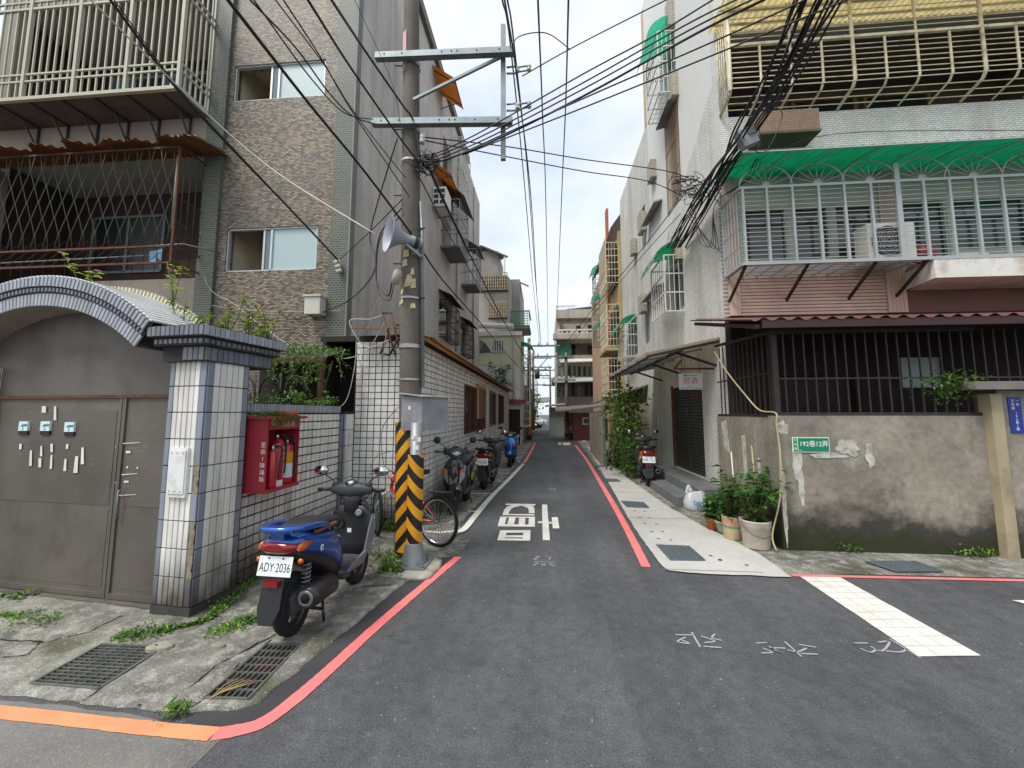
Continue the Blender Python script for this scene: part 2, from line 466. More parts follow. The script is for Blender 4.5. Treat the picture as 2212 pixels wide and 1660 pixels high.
TW = M('white_glazed_tile', '#e4e2dc', 0.28, 0.05, 3, rnd=0.06, streak=0.18)
TG = M('grey_glazed_tile', '#838b98', 0.32, 0.08, 3, rnd=0.10, streak=0.25)
TBL = M('blue_grey_cap_tile', '#8c98a8', 0.3, 0.12, 4, rnd=0.14, streak=0.5)
GROUT = M('dark_grout', '#2d2a28', 0.95, 0.2, 8)
GALV = M('galvanised_steel', '#7f898b', 0.5, 0.15, 6, metal=0.55, streak=0.1)
GALV2 = M('painted_grey_steel', '#80878a', 0.5, 0.12, 5, metal=0.2)
CREAM = M('cream_painted_bar', '#b5b3a0', 0.55, 0.12, 6, stain='#6b5a3c', stain_amt=0.3, sscale=6)
YCREAM = M('yellowed_cream_bar', '#e2d8b8', 0.55, 0.12, 6, stain='#7d5a2c', stain_amt=0.5, sscale=5)
RUST = M('rusted_iron', '#5a3a28', 0.85, 0.35, 8, bump=0.3)
DARKBAR = M('dark_brown_bar', '#2c2322', 0.65, 0.25, 8)
BLACKP = M('black_plastic', '#1b1c1e', 0.42, 0.15, 6)
DKGREY = M('dark_grey_plastic', '#35353a', 0.5, 0.15, 9)
RUBBER = M('tyre_rubber', '#161616', 0.85, 0.2, 14, bump=0.2)
CABLE = M('black_cable_sheath', '#15151a', 0.5, 0.2, 6)
CABLE_W = M('pale_cable_sheath', '#b9b4a6', 0.6, 0.1, 6)
CHROME = M('chrome', '#d5d8da', 0.12, 0.03, 5, metal=1.0)
DIRTY_W = M('dirty_white_paint', '#d6d5cd', 0.5, 0.08, 5, streak=0.2)
DARKIN = M('dark_interior', '#2c2521', 0.9, 0.2, 2)
ALU = M('aluminium_frame', '#c3c8c8', 0.4, 0.06, 5, metal=0.5)
def glass(name, tint, rough=0.05, alpha=None, emis=None):
    t = NT(name); t.col(tint); t.rough(rough); t.b.inputs['Specular IOR Level'].default_value = 0.8
    if alpha is not None: t.b.inputs['Alpha'].default_value = alpha
    return t.m
FROST = glass('frosted_pane', hx('#a9bcbb'), 0.35)
GDARK = glass('dark_pane', hx('#2c3436'), 0.06)
GBLUE = glass('sky_tinted_pane', hx('#5d7276'), 0.08)
def translucent(name, c_, tr=0.55, rough=0.35):
    if isinstance(c_, str): c_ = hx(c_)
    t = NT(name); t.rough(rough)
    v_ = t.mix(t.ramp(t.noise(4, 5), [(0.3, 0.0), (0.7, 1.0)]), sc_(c_, 0.8), sc_(c_, 1.15))
    t.col(v_)
    tl = t.n('ShaderNodeBsdfTranslucent'); t.l(v_, tl.inputs[0])
    ms = t.n('ShaderNodeMixShader'); ms.inputs[0].default_value = tr
    t.l(t.b.outputs[0], ms.inputs[1]); t.l(tl.outputs[0], ms.inputs[2]); t.l(ms.outputs[0], t.out.inputs[0])
    return t.m
GCANOPY = translucent('green_corrugated_plastic', '#0a8457', 0.4)
GCANOPY2 = translucent('pale_green_plastic', '#3fb694', 0.5)
YCANOPY = translucent('yellow_corrugated_plastic', '#d8c996', 0.5)
OCANOPY = translucent('orange_corrugated_plastic', '#b56a2a', 0.4)
BCANOPY = translucent('brown_corrugated_plastic', '#8a6234', 0.35)
def leafmat(name, c1, c2, tr=0.3):
    t = NT(name); t.rough(0.45)
    oi = t.n('ShaderNodeObjectInfo')
    f = t.ramp(t.noise(9, 3), [(0.3, 0.0), (0.7, 1.0)])
    v_ = t.mix(f, hx(c1), hx(c2)); k = t.math('MULTIPLY_ADD', oi.outputs['Random'], 0.5, 0.75)
    v_ = t.mix(1.0, v_, t.comb(k, k, k), 'MULTIPLY'); t.col(v_)
    tl = t.n('ShaderNodeBsdfTranslucent'); t.l(v_, tl.inputs[0])
    ms = t.n('ShaderNodeMixShader'); ms.inputs[0].default_value = tr
    t.l(t.b.outputs[0], ms.inputs[1]); t.l(tl.outputs[0], ms.inputs[2]); t.l(ms.outputs[0], t.out.inputs[0])
    return t.m
LEAF = leafmat('leaf_green', '#2f5a24', '#5d8f3a')
LEAF_L = leafmat('leaf_light', '#6f9a35', '#b5c04a')
WEED = leafmat('weed_green', '#365c1f', '#6a9434')
DKLEAF = leafmat('leaf_dark', '#23471d', '#4a7a33')
STEM = M('plant_stem', '#5d5a35', 0.8, 0.2)
PINK = M('pink_petal', '#d58fc0', 0.6, 0.15)

def text_mesh(body, size, mat, extrude=0.0015, align='CENTER', spacing=1.0, shear=0.0, sx=1.0):
    cu = bpy.data.curves.new('lettering', 'FONT'); cu.body = body; cu.size = size; cu.extrude = extrude
    cu.align_x = align; cu.align_y = 'CENTER'; cu.space_character = spacing; cu.shear = shear; cu.resolution_u = 3
    o = bpy.data.objects.new('lettering', cu); COL.objects.link(o)
    dg = bpy.context.evaluated_depsgraph_get()
    me = bpy.data.meshes.new_from_object(o.evaluated_get(dg))
    bpy.data.objects.remove(o); bpy.data.curves.remove(cu)
    me.materials.clear(); me.materials.append(mat)
    if sx != 1.0:
        for v_ in me.vertices: v_.co.x *= sx
    return me
def frame_m(o, x, y):
    """matrix with local x along x, local y along y, z out of the face"""
    x, y = V(x).normalized(), V(y).normalized(); z = x.cross(y)
    return Matrix(((x.x, y.x, z.x, o[0]), (x.y, y.y, z.y, o[1]), (x.z, y.z, z.z, o[2]), (0, 0, 0, 1)))
EX, EY, EZ = V((1, 0, 0)), V((0, 1, 0)), V((0, 0, 1))
# ================================================================== GROUND
def rough_loop(pts, step=0.06, amp=0.012, closed=True, seed=0.0, skip=()):
    out = []
    n = len(pts)
    for i in range(n if closed else n-1):
        a, b = V(pts[i]), V(pts[(i+1) % n])
        k = max(1, int((b-a).length/step)) if i not in skip else 1
        d = (b-a).normalized(); s_ = V((-d.y, d.x, 0))
        for j in range(k):
            p = a.lerp(b, j/k)
            out.append(p + s_*(noise.noise(V((p.x*7+seed, p.y*7, seed)))*amp*2 if k > 1 else 0))
    if not closed: out.append(V(pts[-1]))
    return out
def ribbon(mb, pts, w, z, seed=0.0):
    pts = [V(p) for p in pts]
    L, Rr = [], []
    for i, p in enumerate(pts):
        d = (pts[min(i+1, len(pts)-1)]-pts[max(i-1, 0)]); d.z = 0; d.normalize()
        s_ = V((-d.y, d.x, 0))*(w/2)*(1+0.07*noise.noise(p*9+V((seed, 0, 0)))+0.07*noise.noise(p*31+V((seed, 3, 0))))
        L.append(V((p.x+s_.x, p.y+s_.y, z))); Rr.append(V((p.x-s_.x, p.y-s_.y, z)))
    n = len(pts)
    mb.add(L+Rr, [(i, n+i, n+i+1, i+1) for i in range(n-1)])
def smooth_path(pts, k=8):
    pts = [V(p) for p in pts]; out = []
    for i in range(len(pts)-1):
        p0, p1, p2, p3 = pts[max(i-1, 0)], pts[i], pts[i+1], pts[min(i+2, len(pts)-1)]
        for j in range(k):
            t = j/k
            out.append(0.5*((2*p1)+(p2-p0)*t+(2*p0-5*p1+4*p2-p3)*t*t+(3*p1-p0-3*p2+p3)*t**3))
    out.append(pts[-1]); return out

GR1 = [G(218, 1400), G(353, 1405), G(214, 1496), G(66, 1485)]
GR2 = [G(576, 1398), G(648, 1400), G(535, 1519), G(440, 1517)]
tag(MB().box(-300, 300, -60, 500, -0.9, -0.6).build('ground', ASPH), kind='structure')
road = MB().sheet([[(-60, -8, 0), (60, -8, 0), (60, 70, 0), (-60, 70, 0)], GR1, GR2], 0.0).build('road', ASPH)
tag(road, kind='structure')
# dusty older asphalt in front of the gate (the new surfacing starts at a ragged joint)
old_road = M('dusty_asphalt', (0.165, 0.158, 0.147), 0.92, 0.3, 2.2, bump=0.6, bs=120, stain='#8d877b', stain_amt=0.6, sscale=48)
op = [G(-700, 1500), G(0, 1512), G(300, 1545), G(440, 1592), G(520, 1578), G(470, 1606), G(415, 1660), G(340, 1760), (-1.6, -3, 0), (-20, -3, 0), (-20, 1.7, 0)]
MB().sheet([rough_loop([V(p) for p in op][:8], 0.05, 0.01, False)+[V(p) for p in op][8:]], 0.002).build('old_surfacing', old_road, road)
NEWA = M('fresh_asphalt', (0.042, 0.042, 0.045), 0.85, 0.25, 3, bump=0.7, bs=130)
MB().sheet([rough_loop([G(500, 1572), G(560, 1555), G(640, 1500), G(720, 1430), G(800, 1356), G(870, 1296), G(935, 1242), G(985, 1200), G(990, 1178), G(900, 1200), G(840, 1260), G(700, 1385), G(560, 1500), G(440, 1535), G(400, 1560)], 0.05, 0.008, True, 6.0)], 0.0025).build('fresh_patch', NEWA, road)
MB().sheet([rough_loop([G(905, 1170), G(1022, 1160), G(990, 1200), G(900, 1216)], 0.04, 0.01, True, 9.0)], 0.0038).build('concrete_patch', OLDC, road)
# --- left pavement: broken concrete, a fine uneven grid cut to its ragged outline
edge = [G(-420, 1440), G(-120, 1492), G(0, 1500), G(101, 1513), G(183, 1522), G(279, 1532), G(332, 1540), G(416, 1538), G(505, 1537), G(560, 1520), G(640, 1455), G(735, 1375), G(800, 1322), G(862, 1267), G(905, 1240)]
outer = rough_loop(edge, 0.05, 0.014, False, 2.0)+[V((-1.12, 4.75, 0)), V((-3.3, 4.75, 0)), V((-3.3, 3.5, 0)), V((-6.6, 3.5, 0)), V((-6.6, 2.2, 0))]
def inside(p, L):
    c_ = False; j = len(L)-1
    for i in range(len(L)):
        a, b = L[i], L[j]
        if (a.y > p.y) != (b.y > p.y) and p.x < (b.x-a.x)*(p.y-a.y)/(b.y-a.y)+a.x: c_ = not c_
        j = i
    return c_
def nearest(p, L, closed=True):
    best, bq = 9e9, None
    for i in range(len(L) if closed else len(L)-1):
        a, b = L[i], L[(i+1) % len(L)]
        ab = b-a; t = max(0, min(1, (p-a).dot(ab)/max(ab.length_squared, 1e-12)))
        q = a+ab*t; d = (p-q).length
        if d < best: best, bq = d, q
    return best, bq
cracks = [[G(0, 1385), G(110, 1390), G(190, 1372), G(270, 1330)], [G(345, 1540), G(470, 1440), G(600, 1370), G(640, 1345)], [G(415, 1538), G(500, 1460), G(590, 1380)],
          [G(0, 1425), G(60, 1420), G(90, 1385)], [G(700, 1300), G(780, 1270), G(850, 1266)], [G(180, 1520), G(300, 1430), G(345, 1408)]]
gs = 0.03; x0, x1, y0, y1 = -6.6, -1.05, 1.75, 4.75
nx, ny = int((x1-x0)/gs), int((y1-y0)/gs)
stt, vid, vv, ff = {}, {}, [], []
ob = [min(p.x for p in outer), max(p.x for p in outer), min(p.y for p in outer), max(p.y for p in outer)]
dense = outer
for j in range(ny+1):
    for i in range(nx+1):
        p = V((x0+i*gs, y0+j*gs, 0))
        if p.x < -4.4 and (i % 2 or j % 2) and False: continue
        ins = inside(p, outer)
        hole = None
        for H in (GR1, GR2):
            if inside(p, H): hole = H
        if ins and hole is None:
            h = 0.020+noise.noise(p*2.3)*0.012+noise.noise(p*9)*0.006+noise.noise(p*31)*0.003
            for c_ in cracks:
                d, _q = nearest(p+V((noise.noise(p*11)*0.02, noise.noise(p*13)*0.02, 0)), c_, False)
                if d < 0.032: h -= 0.012*(1-d/0.032)
            stt[(i, j)] = 1; vid[(i, j)] = len(vv); vv.append(V((p.x, p.y, max(h, 0.0035))))
        else:
            d, q = nearest(p, hole or outer)
            if d < gs*1.45:
                stt[(i, j)] = 2; vid[(i, j)] = len(vv); vv.append(V((q.x, q.y, 0.02 if hole else 0.003)))
for j in range(ny):
    for i in range(nx):
        k = [(i, j), (i+1, j), (i+1, j+1), (i, j+1)]
        if all(q in stt for q in k) and any(stt[q] == 1 for q in k): ff.append([vid[q] for q in k])
mb = MB(); mb.v, mb.f, mb.mi = vv, ff, [0]*len(ff); mb.sm = set(range(len(ff)))
pav = tag(mb.build('pavement', OLDC), kind='structure')
CRK = M('dirt_filled_crack', '#24211b', 0.95, 0.3, 9)
for q, c_ in enumerate(cracks+[[G(120, 1440), G(200, 1395), G(215, 1400)], [G(500, 1460), G(540, 1400), G(640, 1330), G(700, 1300)], [G(300, 1532), G(345, 1480), G(420, 1410), G(470, 1396)]]):
    pts = []
    for i in range(len(c_)-1):
        for k in range(14):
            p = c_[i].lerp(c_[i+1], k/14); pts.append(p+V((noise.noise(p*11)*0.02, noise.noise(p*13)*0.02, 0)))
    L_, Rr_ = [], []
    for i, p in enumerate(pts):
        d = pts[min(i+1, len(pts)-1)]-pts[max(i-1, 0)]; d.normalize(); s_ = V((-d.y, d.x, 0))*(0.004+0.007*abs(noise.noise(p*7+V((q, 0, 0)))))
        z_ = 0.026+noise.noise(p*2.3)*0.010+noise.noise(p*9)*0.004
        if any(inside(p, H) for H in (GR1, GR2)) or not inside(p, outer): z_ = -0.2
        L_.append(V((p.x+s_.x, p.y+s_.y, max(z_-0.012, 0.008) if z_ > 0 else z_))); Rr_.append(V((p.x-s_.x, p.y-s_.y, L_[-1].z)))
    n = len(pts); MB().add(L_+Rr_, [(i, n+i, n+i+1, i+1) for i in range(n-1) if L_[i].z > 0 and L_[i+1].z > 0]).build('crack', CRK, pav)
# strip along the tiled wall where the scooters park
strip = rough_loop([V((-1.12, 4.72, 0)), V((-1.24, 6.0, 0)), V((-1.2, 7, 0)), V((-1.12, 8.3, 0)), V((-0.92, 11.5, 0)), V((-0.78, 16, 0)), V((-0.72, 22, 0))], 0.08, 0.02, False, 4.0)
tag(MB().sheet([strip+[V((-4.2, 22, 0)), V((-4.2, 4.72, 0))]], 0.012).build('parking_strip', OLDC), kind='structure')
# --- right side: old slabs, then the pale new apron over the covered drain
ka = -0.03
rl = lambda x: 4.31-ka*(x-2.4)
a0 = G(1712, 1247)
poly = [a0]+[V((x, rl(x)+0.03, 0)) for x in (3, 4, 5, 7, 10)]+[V((10, 9, 0)), V((4, 40, 0)), V((1.9, 30, 0)), V((1.75, 20, 0)), V((1.3, 6, 0))]
tag(MB().sheet([poly], 0.006).build('side_pavement', OLDC), kind='structure')
ap = [G(1712, 1250), G(1640, 1200), G(1590, 1172), G(1529, 1144), G(1448, 1099), G(1353, 1033), G(1317, 997), G(1290, 972), G(1255, 962), G(1268, 966), G(1286, 997), G(1324, 1060), G(1353, 1114), G(1389, 1171), G(1432, 1227), G(1445, 1235), G(1488, 1241), G(1600, 1246)]
apron = MB().sheet([rough_loop(ap, 0.07, 0.008, True, 8.0)], 0.014).build('apron', APRON)
tag(apron, kind='structure')
mb = MB()
for k in range(7):   # saw-cut joints of the apron
    t = 4.3+k*2.0
    mb.box(1.17+0.04*(t-4), 1.17+0.04*(t-4)+1.15-0.04*t, t, t+0.012, 0.0142, 0.0165)
mb.build('joint', M('joint_line', '#7c786e', 0.95), apron)
dm = MB().lathe([(0.0, 0.0), (0.019, 0.0), (0.019, 0.0015), (0.0, 0.0015)], n=10).mesh('drain_hole', M('drain_hole_dark', '#5d5a53', 0.9))
for (x, y) in ((1613, 1221), (1556, 1211), (1422, 1164), (1449, 1167), (1408, 1149), (1431, 1149), (1393, 1131), (1418, 1133), (1382, 1118), (1403, 1119), (1372, 1104), (1393, 1105), (1535, 1201), (1555, 1209)):
    p = G(x, y, 0.0145); piece('drain_hole', dm, None, apron, Matrix.Translation(p) @ Matrix.Diagonal((1.2, 1.0, 1, 1)))

# --- painted markings (thin paint sheets on the road)
red = smooth_path([G(462, 1588), G(520, 1578), G(572, 1560), G(640, 1510), G(720, 1440), G(800, 1366), G(870, 1305), G(935, 1250), G(990, 1204)], 22)
mb = MB(); ribbon(mb, red, 0.085, 0.005); mb.build('red_line', PAINT_R, road)
org = smooth_path([G(-260, 1514), G(-100, 1532), G(0, 1541), G(130, 1554), G(280, 1571), G(400, 1583), G(462, 1588)], 18)
mb = MB(); ribbon(mb, org, 0.085, 0.0055); mb.build('faded_red_line', PAINT_O, road)
rr = [G(1396, 1226), G(1366, 1166), G(1336, 1110), G(1310, 1065), G(1288, 1028), G(1268, 995), G(1255, 978), G(1243, 962)]
mb = MB(); ribbon(mb, smooth_path(rr, 14), 0.095, 0.005, 3); mb.build('red_line', PAINT_R, road)
lr = [G(1133, 1000), G(1142, 985), G(1150, 970), G(1156, 957)]
mb = MB(); ribbon(mb, smooth_path(lr, 4), 0.10, 0.0132, 3); mb.build('red_line', PAINT_R, road)
mb = MB(); ribbon(mb, [V((x, rl(x)-0.03, 0)) for x in (2.42, 3, 4, 5, 6, 8)], 0.05, 0.0066, 3); mb.build('red_line', PAINT_R, road)
wl = [G(988, 1152), G(1005, 1143), G(1035, 1106), G(1066, 1070), G(1100, 1036), G(1131, 1003)]
mb = MB(); ribbon(mb, smooth_path(wl, 5), 0.10, 0.016, 5)
ribbon(mb, [G(905, 1150), G(950, 1153), G(1000, 1149)], 0.07, 0.0162)
for (x, y, x2, y2) in ((1011, 1107, 1041, 1107), (1016, 1069, 1068, 1068), (1063, 1042, 1093, 1041), (1070, 1024, 1110, 1024), (1090, 1011, 1121, 1010), (1115, 1000, 1131, 1000)):
    ribbon(mb, [G(x, y), G(x2, y2)], 0.05, 0.0165)
mb.build('parking_bay_line', PAINT_W, road)
mb = MB().sheet([rough_loop([G(1728, 1247), G(1812, 1247), G(2119, 1418), G(1985, 1420)], 0.06, 0.003, True)], 0.0055)
stop = mb.build('stop_line', PAINT_W, road)
mb = MB()
A_, B_, C_, D_ = G(1728, 1247), G(1812, 1247), G(2119, 1418), G(1985, 1420)
JL = M('paint_seam', '#b0ab9c', 0.9)
for t in (0.33, 0.66): ribbon(mb, [A_.lerp(B_, t), D_.lerp(C_, t)], 0.005, 0.0064)
for k in range(1, 11): ribbon(mb, [A_.lerp(D_, k/11), B_.lerp(C_, k/11)], 0.005, 0.0066)
mb.build('seam', JL, stop)
MB().sheet([[G(2185, 1298), G(2330, 1300), G(2400, 1340), G(2330, 1336)]], 0.0055).build('arrow_tip', PAINT_W, road)
# the character "slow", painted upside down to this viewer
zf = lambda x, y: G((1100+x*0.135624)/1.06871, (1120+y*0.135624)/1.06871)
mb = MB()
def poly_px(*pts, z=0.0055): mb.sheet([[zf(*p) for p in pts]], z)
poly_px((1115, 340), (1202, 340), (1250, 948), (1128, 948))
poly_px((1045, 628), (1113, 628), (1115, 658), (1045, 655)); poly_px((1226, 632), (1282, 637), (1288, 664), (1228, 662))
poly_px((1280, 555), (1383, 555), (1412, 745), (1298, 745))
poly_px((500, 323), (1003, 330), (1000, 356), (500, 348))
poly_px((440, 522), (470, 430), (520, 375), (610, 352), (770, 348), (900, 352), (970, 372), (988, 420), (990, 486), (895, 486), (888, 430), (870, 395), (780, 362), (760, 362), (660, 380), (600, 408), (565, 450), (540, 498), (535, 522))
poly_px((540, 500), (985, 502), (985, 526), (535, 522))
mb.sheet([[zf(*p) for p in ((405, 545), (995, 545), (995, 718), (360, 710))], [zf(*p) for p in ((510, 560), (557, 560), (525, 676), (482, 674))], [zf(*p) for p in ((668, 562), (728, 562), (715, 680), (634, 678))], [zf(*p) for p in ((832, 566), (892, 566), (885, 682), (824, 682))]], 0.0055)
mb.sheet([[zf(*p) for p in ((405, 780), (920, 776), (912, 958), (352, 950))], [zf(*p) for p in ((512, 820), (795, 820), (793, 864), (500, 864))], [zf(*p) for p in ((486, 900), (790, 900), (788, 920), (480, 912))]], 0.0055)
mb.build('slow_character', PAINT_W, road)
# chalked survey figures
mb = MB()
def strokes(lst, w=0.014):
    for s_ in lst: ribbon(mb, smooth_path([G(*p) for p in s_], 3), w, 0.0052)
def zz(lst): return [[((1400+x*0.4358)/1.06871, (1150+y*0.4358)/1.06871) for x, y in s_] for s_ in lst]
strokes(zz([[(365, 728), (460, 730)], [(420, 742), (375, 765), (440, 775), (400, 758)], [(452, 715), (497, 795)], [(500, 735), (575, 762), (520, 770)], [(575, 725), (560, 745), (610, 758)], [(515, 790), (610, 797)],
            [(795, 772), (850, 770)], [(830, 800), (880, 822), (820, 825)], [(860, 790), (930, 825), (880, 800), (950, 800)], [(945, 765), (1035, 845)], [(960, 808), (1010, 820), (1060, 800)], [(1020, 780), (1110, 795)], [(1030, 828), (1120, 832)],
            [(1312, 772), (1385, 773)], [(1345, 800), (1400, 822), (1430, 805)], [(1400, 790), (1460, 815), (1500, 765), (1440, 768)], [(1500, 750), (1665, 852)], [(1480, 815), (1560, 820), (1600, 800)], [(1540, 770), (1600, 775), (1640, 800)]]))
def z1(lst): return [[((1100+x*0.135624)/1.06871, (1120+y*0.135624)/1.06871) for x, y in s_] for s_ in lst]
strokes(z1([[(1000, 1225), (1080, 1225), (970, 1272), (1040, 1270)], [(1170, 1222), (1260, 1235), (1230, 1280)], [(1000, 1305), (1330, 1325)], [(985, 1330), (1050, 1345), (960, 1375), (1010, 1375)], [(1100, 1345), (1180, 1380), (1110, 1370), (1190, 1345)], [(1240, 1340), (1300, 1385), (1330, 1370)], [(1220, 70), (1270, 60), (1280, 90), (1225, 82)], [(1300, 70), (1340, 66), (1330, 95), (1290, 92)]]), 0.012)
mb.build('chalk_figures', CHALK, road)
# tiny far marking by the bend
mb = MB(); mb.sheet([[G(1206, 957), G(1212, 957), G(1212, 961), G(1206, 961)]], 0.0055).sheet([[G(1216, 957), G(1232, 957), G(1232, 962), G(1216, 962)]], 0.0055).sheet([[G(1256, 952), G(1266, 952), G(1267, 955), G(1257, 955)]], 0.009)
mb.build('far_marking', PAINT_W, road)
# --- drain gratings
def grating(name, label, c_, nu, nv, mat, z=0.012, pit=True, w=0.007, deep=0.02):
    t = thing(name, label, 'drain grate', c_[0].lerp(c_[2], 0.5))
    if pit:
        mb = MB()
        for i in range(4):
            a, b = c_[i], c_[(i+1) % 4]
            mb.add([V((a.x, a.y, 0.018)), V((b.x, b.y, 0.018)), V((b.x, b.y, -0.42)), V((a.x, a.y, -0.42))], [(0, 1, 2, 3)])
        mb.add([V((p.x, p.y, -0.42)) for p in c_], [(0, 1, 2, 3)])
        mb.build('pit', M('wet_pit_concrete', '#4a453c', 0.7, 0.3, 5), t)
    q = lambda u, v_: c_[0].lerp(c_[1], u).lerp(c_[3].lerp(c_[2], u), v_)
    mb = MB()
    for i in range(4):
        a, b = c_[i], c_[(i+1) % 4]
        mb.bar(V((a.x, a.y, z)), V((b.x, b.y, z)), 0.014, 0.03)
    mb.build('rim', mat, t)
    for i in range(1, nu):
        MB().bar(q(i/nu, 0.004)+EZ*z, q(i/nu, 0.996)+EZ*z, w, deep).build('bar', mat, t)
    for j in range(1, nv):
        MB().bar(q(0.004, j/nv)+EZ*(z+0.001), q(0.996, j/nv)+EZ*(z+0.001), w, deep).build('bar', mat, t)
    return t
IRON = M('worn_grate_iron', '#6d7069', 0.6, 0.25, 9, metal=0.5)
grating('drain_grate', 'square mesh iron drain grate in front of the tiled gateway', GR1, 6, 13, IRON)
g2 = grating('drain_grate', 'long iron drain grate with red cloth caught below, behind the blue scooter', GR2, 7, 7, IRON)
mb = MB()   # red rag in the pit and dry twigs
for k in range(5):
    a = GR2[0].lerp(GR2[2], 0.3+0.05*k)+V((0.02*k-0.05, 0.03*k, -0.06-0.02*(k % 2)))
    mb.obox(a, V((0.07, 0.03, 0.01)), V((-0.02, 0.05, 0.02)), V((0, 0, 0.006)))
tag(mb.build('red_rag', M('red_cloth', '#8c1820', 0.8, 0.3, 12)), 'crumpled red cloth lying inside the long drain grate', 'rag')
mb = MB()
for k in range(5):
    a = G(452+6*k, 1512-4*k, 0.03); b = G(520+8*k, 1462+3*k, 0.034)
    mb.tube([a, a.lerp(b, 0.5)+V((0.01*k-0.02, 0.01, 0.004)), b], 0.003, 5)
tag(mb.build('dry_twigs', M('dry_twig', '#a08a5c', 0.8)), 'few pale dry twigs lying across the long drain grate', 'twig')
for k, (c_, lab) in enumerate((([(1418, 1178), (1488, 1181), (1523, 1212), (1448, 1211)], 'nearest steel mesh drain cover set in the pale concrete apron'),
          ([(1341, 1083), (1390, 1086), (1402, 1098), (1354, 1096)], 'second steel mesh drain cover along the pale concrete apron'),
          ([(1303, 1034), (1332, 1036), (1341, 1041), (1310, 1041)], 'third steel mesh drain cover along the apron by the scooter'),
          ([(1281, 1005), (1302, 1006), (1307, 1009), (1284, 1009)], 'farthest visible steel mesh drain cover on the apron'),
          ([(1868, 1214), (1975, 1214), (2038, 1236), (1935, 1236)], 'weathered steel mesh drain cover at foot of the stained cement wall'))):
    pts = [G(*p, 0.016) for p in c_]
    t = thing('drain_cover', lab, 'drain cover', pts[0])
    MB().plate([p+EZ*0.001 for p in pts], EZ, 0.004).build('plate', M('drain_hollow_shade', '#3d4448', 0.6, 0.2, 20, metal=0.4), t)  # dark plate stands in for the shaded hollow under the mesh
    q = lambda u, v_: pts[0].lerp(pts[1], u).lerp(pts[3].lerp(pts[2], u), v_)+EZ*0.007
    mb = MB()
    for i in range(0, 29): mb.bar(q(i/28, 0), q(i/28, 1), 0.005, 0.006)
    for i in range(0, 15): mb.bar(q(0, i/14), q(1, i/14), 0.004, 0.005)
    mb.build('mesh_bars', M('drain_cover_steel', '#7d8990', 0.45, 0.15, 20, metal=0.5), t)
    for i in range(0, 6):
        MB().bar(q(i/5, -0.005)+EZ*0.002, q(i/5, 1.005)+EZ*0.002, 0.009, 0.008).build('divider', GALV, t)
# ================================================================== LEFT SIDE
def mk_tile(name, c_, rnd=0.05, grime='#3a3127', top=0.62):
    t = NT(name); X = t.xyz(); oi = t.n('ShaderNodeObjectInfo')
    c_ = hx(c_) if isinstance(c_, str) else c_
    k = t.math('MULTIPLY_ADD', oi.outputs['Random'], 2*rnd, 1-rnd)
    v_ = t.mix(t.ramp(t.noise(2.5, 4), [(0.3, 0.0), (0.7, 1.0)]), sc_(c_, 0.93), sc_(c_, 1.04))
    v_ = t.mix(1.0, v_, t.comb(k, k, k), 'MULTIPLY')
    dr = t.ramp(t.noise(1.0, 6, t.vec(9, 9, 0.7)), [(0.46, 0.0), (0.72, 0.45)])
    v_ = t.mix(dr, v_, hx('#6d6353'))
    g = t.math('ADD', t.math('MULTIPLY_ADD', X[2], -1/top, 0.36), t.math('MULTIPLY', t.noise(4, 6, t.vec(1, 1, 0.5)), 1.15))
    v_ = t.mix(t.ramp(g, [(0.0, 0.0), (0.75, 0.93)]), v_, hx(grime))
    t.col(v_); t.rough(t.ramp(t.noise(6, 3), [(0.3, 0.2), (0.7, 0.4)]))
    return t.m
TW = mk_tile('white_wall_tile', '#dedcd5', 0.09)
TG = mk_tile('grey_edge_tile', '#848b97', 0.08)
CAPT = mk_tile('cap_tile', '#9aa0a9', 0.14)
CAPD = mk_tile('weathered_cap_tile', '#6a6f78', 0.2, '#23211d')
SOOT = M('sooty_mortar', '#3d3936', 0.95, 0.4, 5, bump=0.4)
MTILE = {}
def tile_mesh(w, h, t, mat):
    k = (round(w, 4), round(h, 4), t, mat.name)
    if k not in MTILE:
        b = min(0.003, w*0.12)
        mb = MB(); W2, H2 = w/2, h/2
        mb.add([(-W2, -H2, 0), (W2, -H2, 0), (W2, H2, 0), (-W2, H2, 0), (-W2+b, -H2+b, t), (W2-b, -H2+b, t), (W2-b, H2-b, t), (-W2+b, H2-b, t)],
               [(4, 5, 6, 7), (0, 1, 5, 4), (1, 2, 6, 5), (2, 3, 7, 6), (3, 0, 4, 7)])
        MTILE[k] = mb.mesh('tile', mat)
    return MTILE[k]
def tiles(parent, o, u, v, nu, nv, su, sv, mat, gap=0.006, t=0.007, limit=300, name='tile', key=None, skip=None):
    """nu x nv tiles from corner o along u and v; past the limit they are joined as one part"""
    o, u, v = V(o), V(u).normalized(), V(v).normalized()
    me = tile_mesh(su-gap, sv-gap, t, mat)
    cells = [(i, j) for i in range(nu) for j in range(nv) if not (skip and skip(i, j))]
    if key: cells.sort(key=key)
    rest = MB()
    for q, (i, j) in enumerate(cells):
        c_ = o+u*(su*(i+0.5))+v*(sv*(j+0.5))
        jit = (random.random()-0.5)*0.0012
        if q < limit:
            ja, jb_ = random.gauss(0, 0.008), random.gauss(0, 0.006); piece(name, me, None, parent, frame_m(c_+u.cross(v)*jit, u+u.cross(v)*ja, v+u.cross(v)*jb_))
        else:
            m_ = frame_m(c_, u, v)
            b = len(rest.v)
            for vt in me.vertices: rest.v.append(m_ @ vt.co)
            for p in me.polygons: rest.f.append([b+a for a in p.vertices]); rest.mi.append(0)
    if rest.v: rest.build('tile_field', mat, parent, kind='stuff')

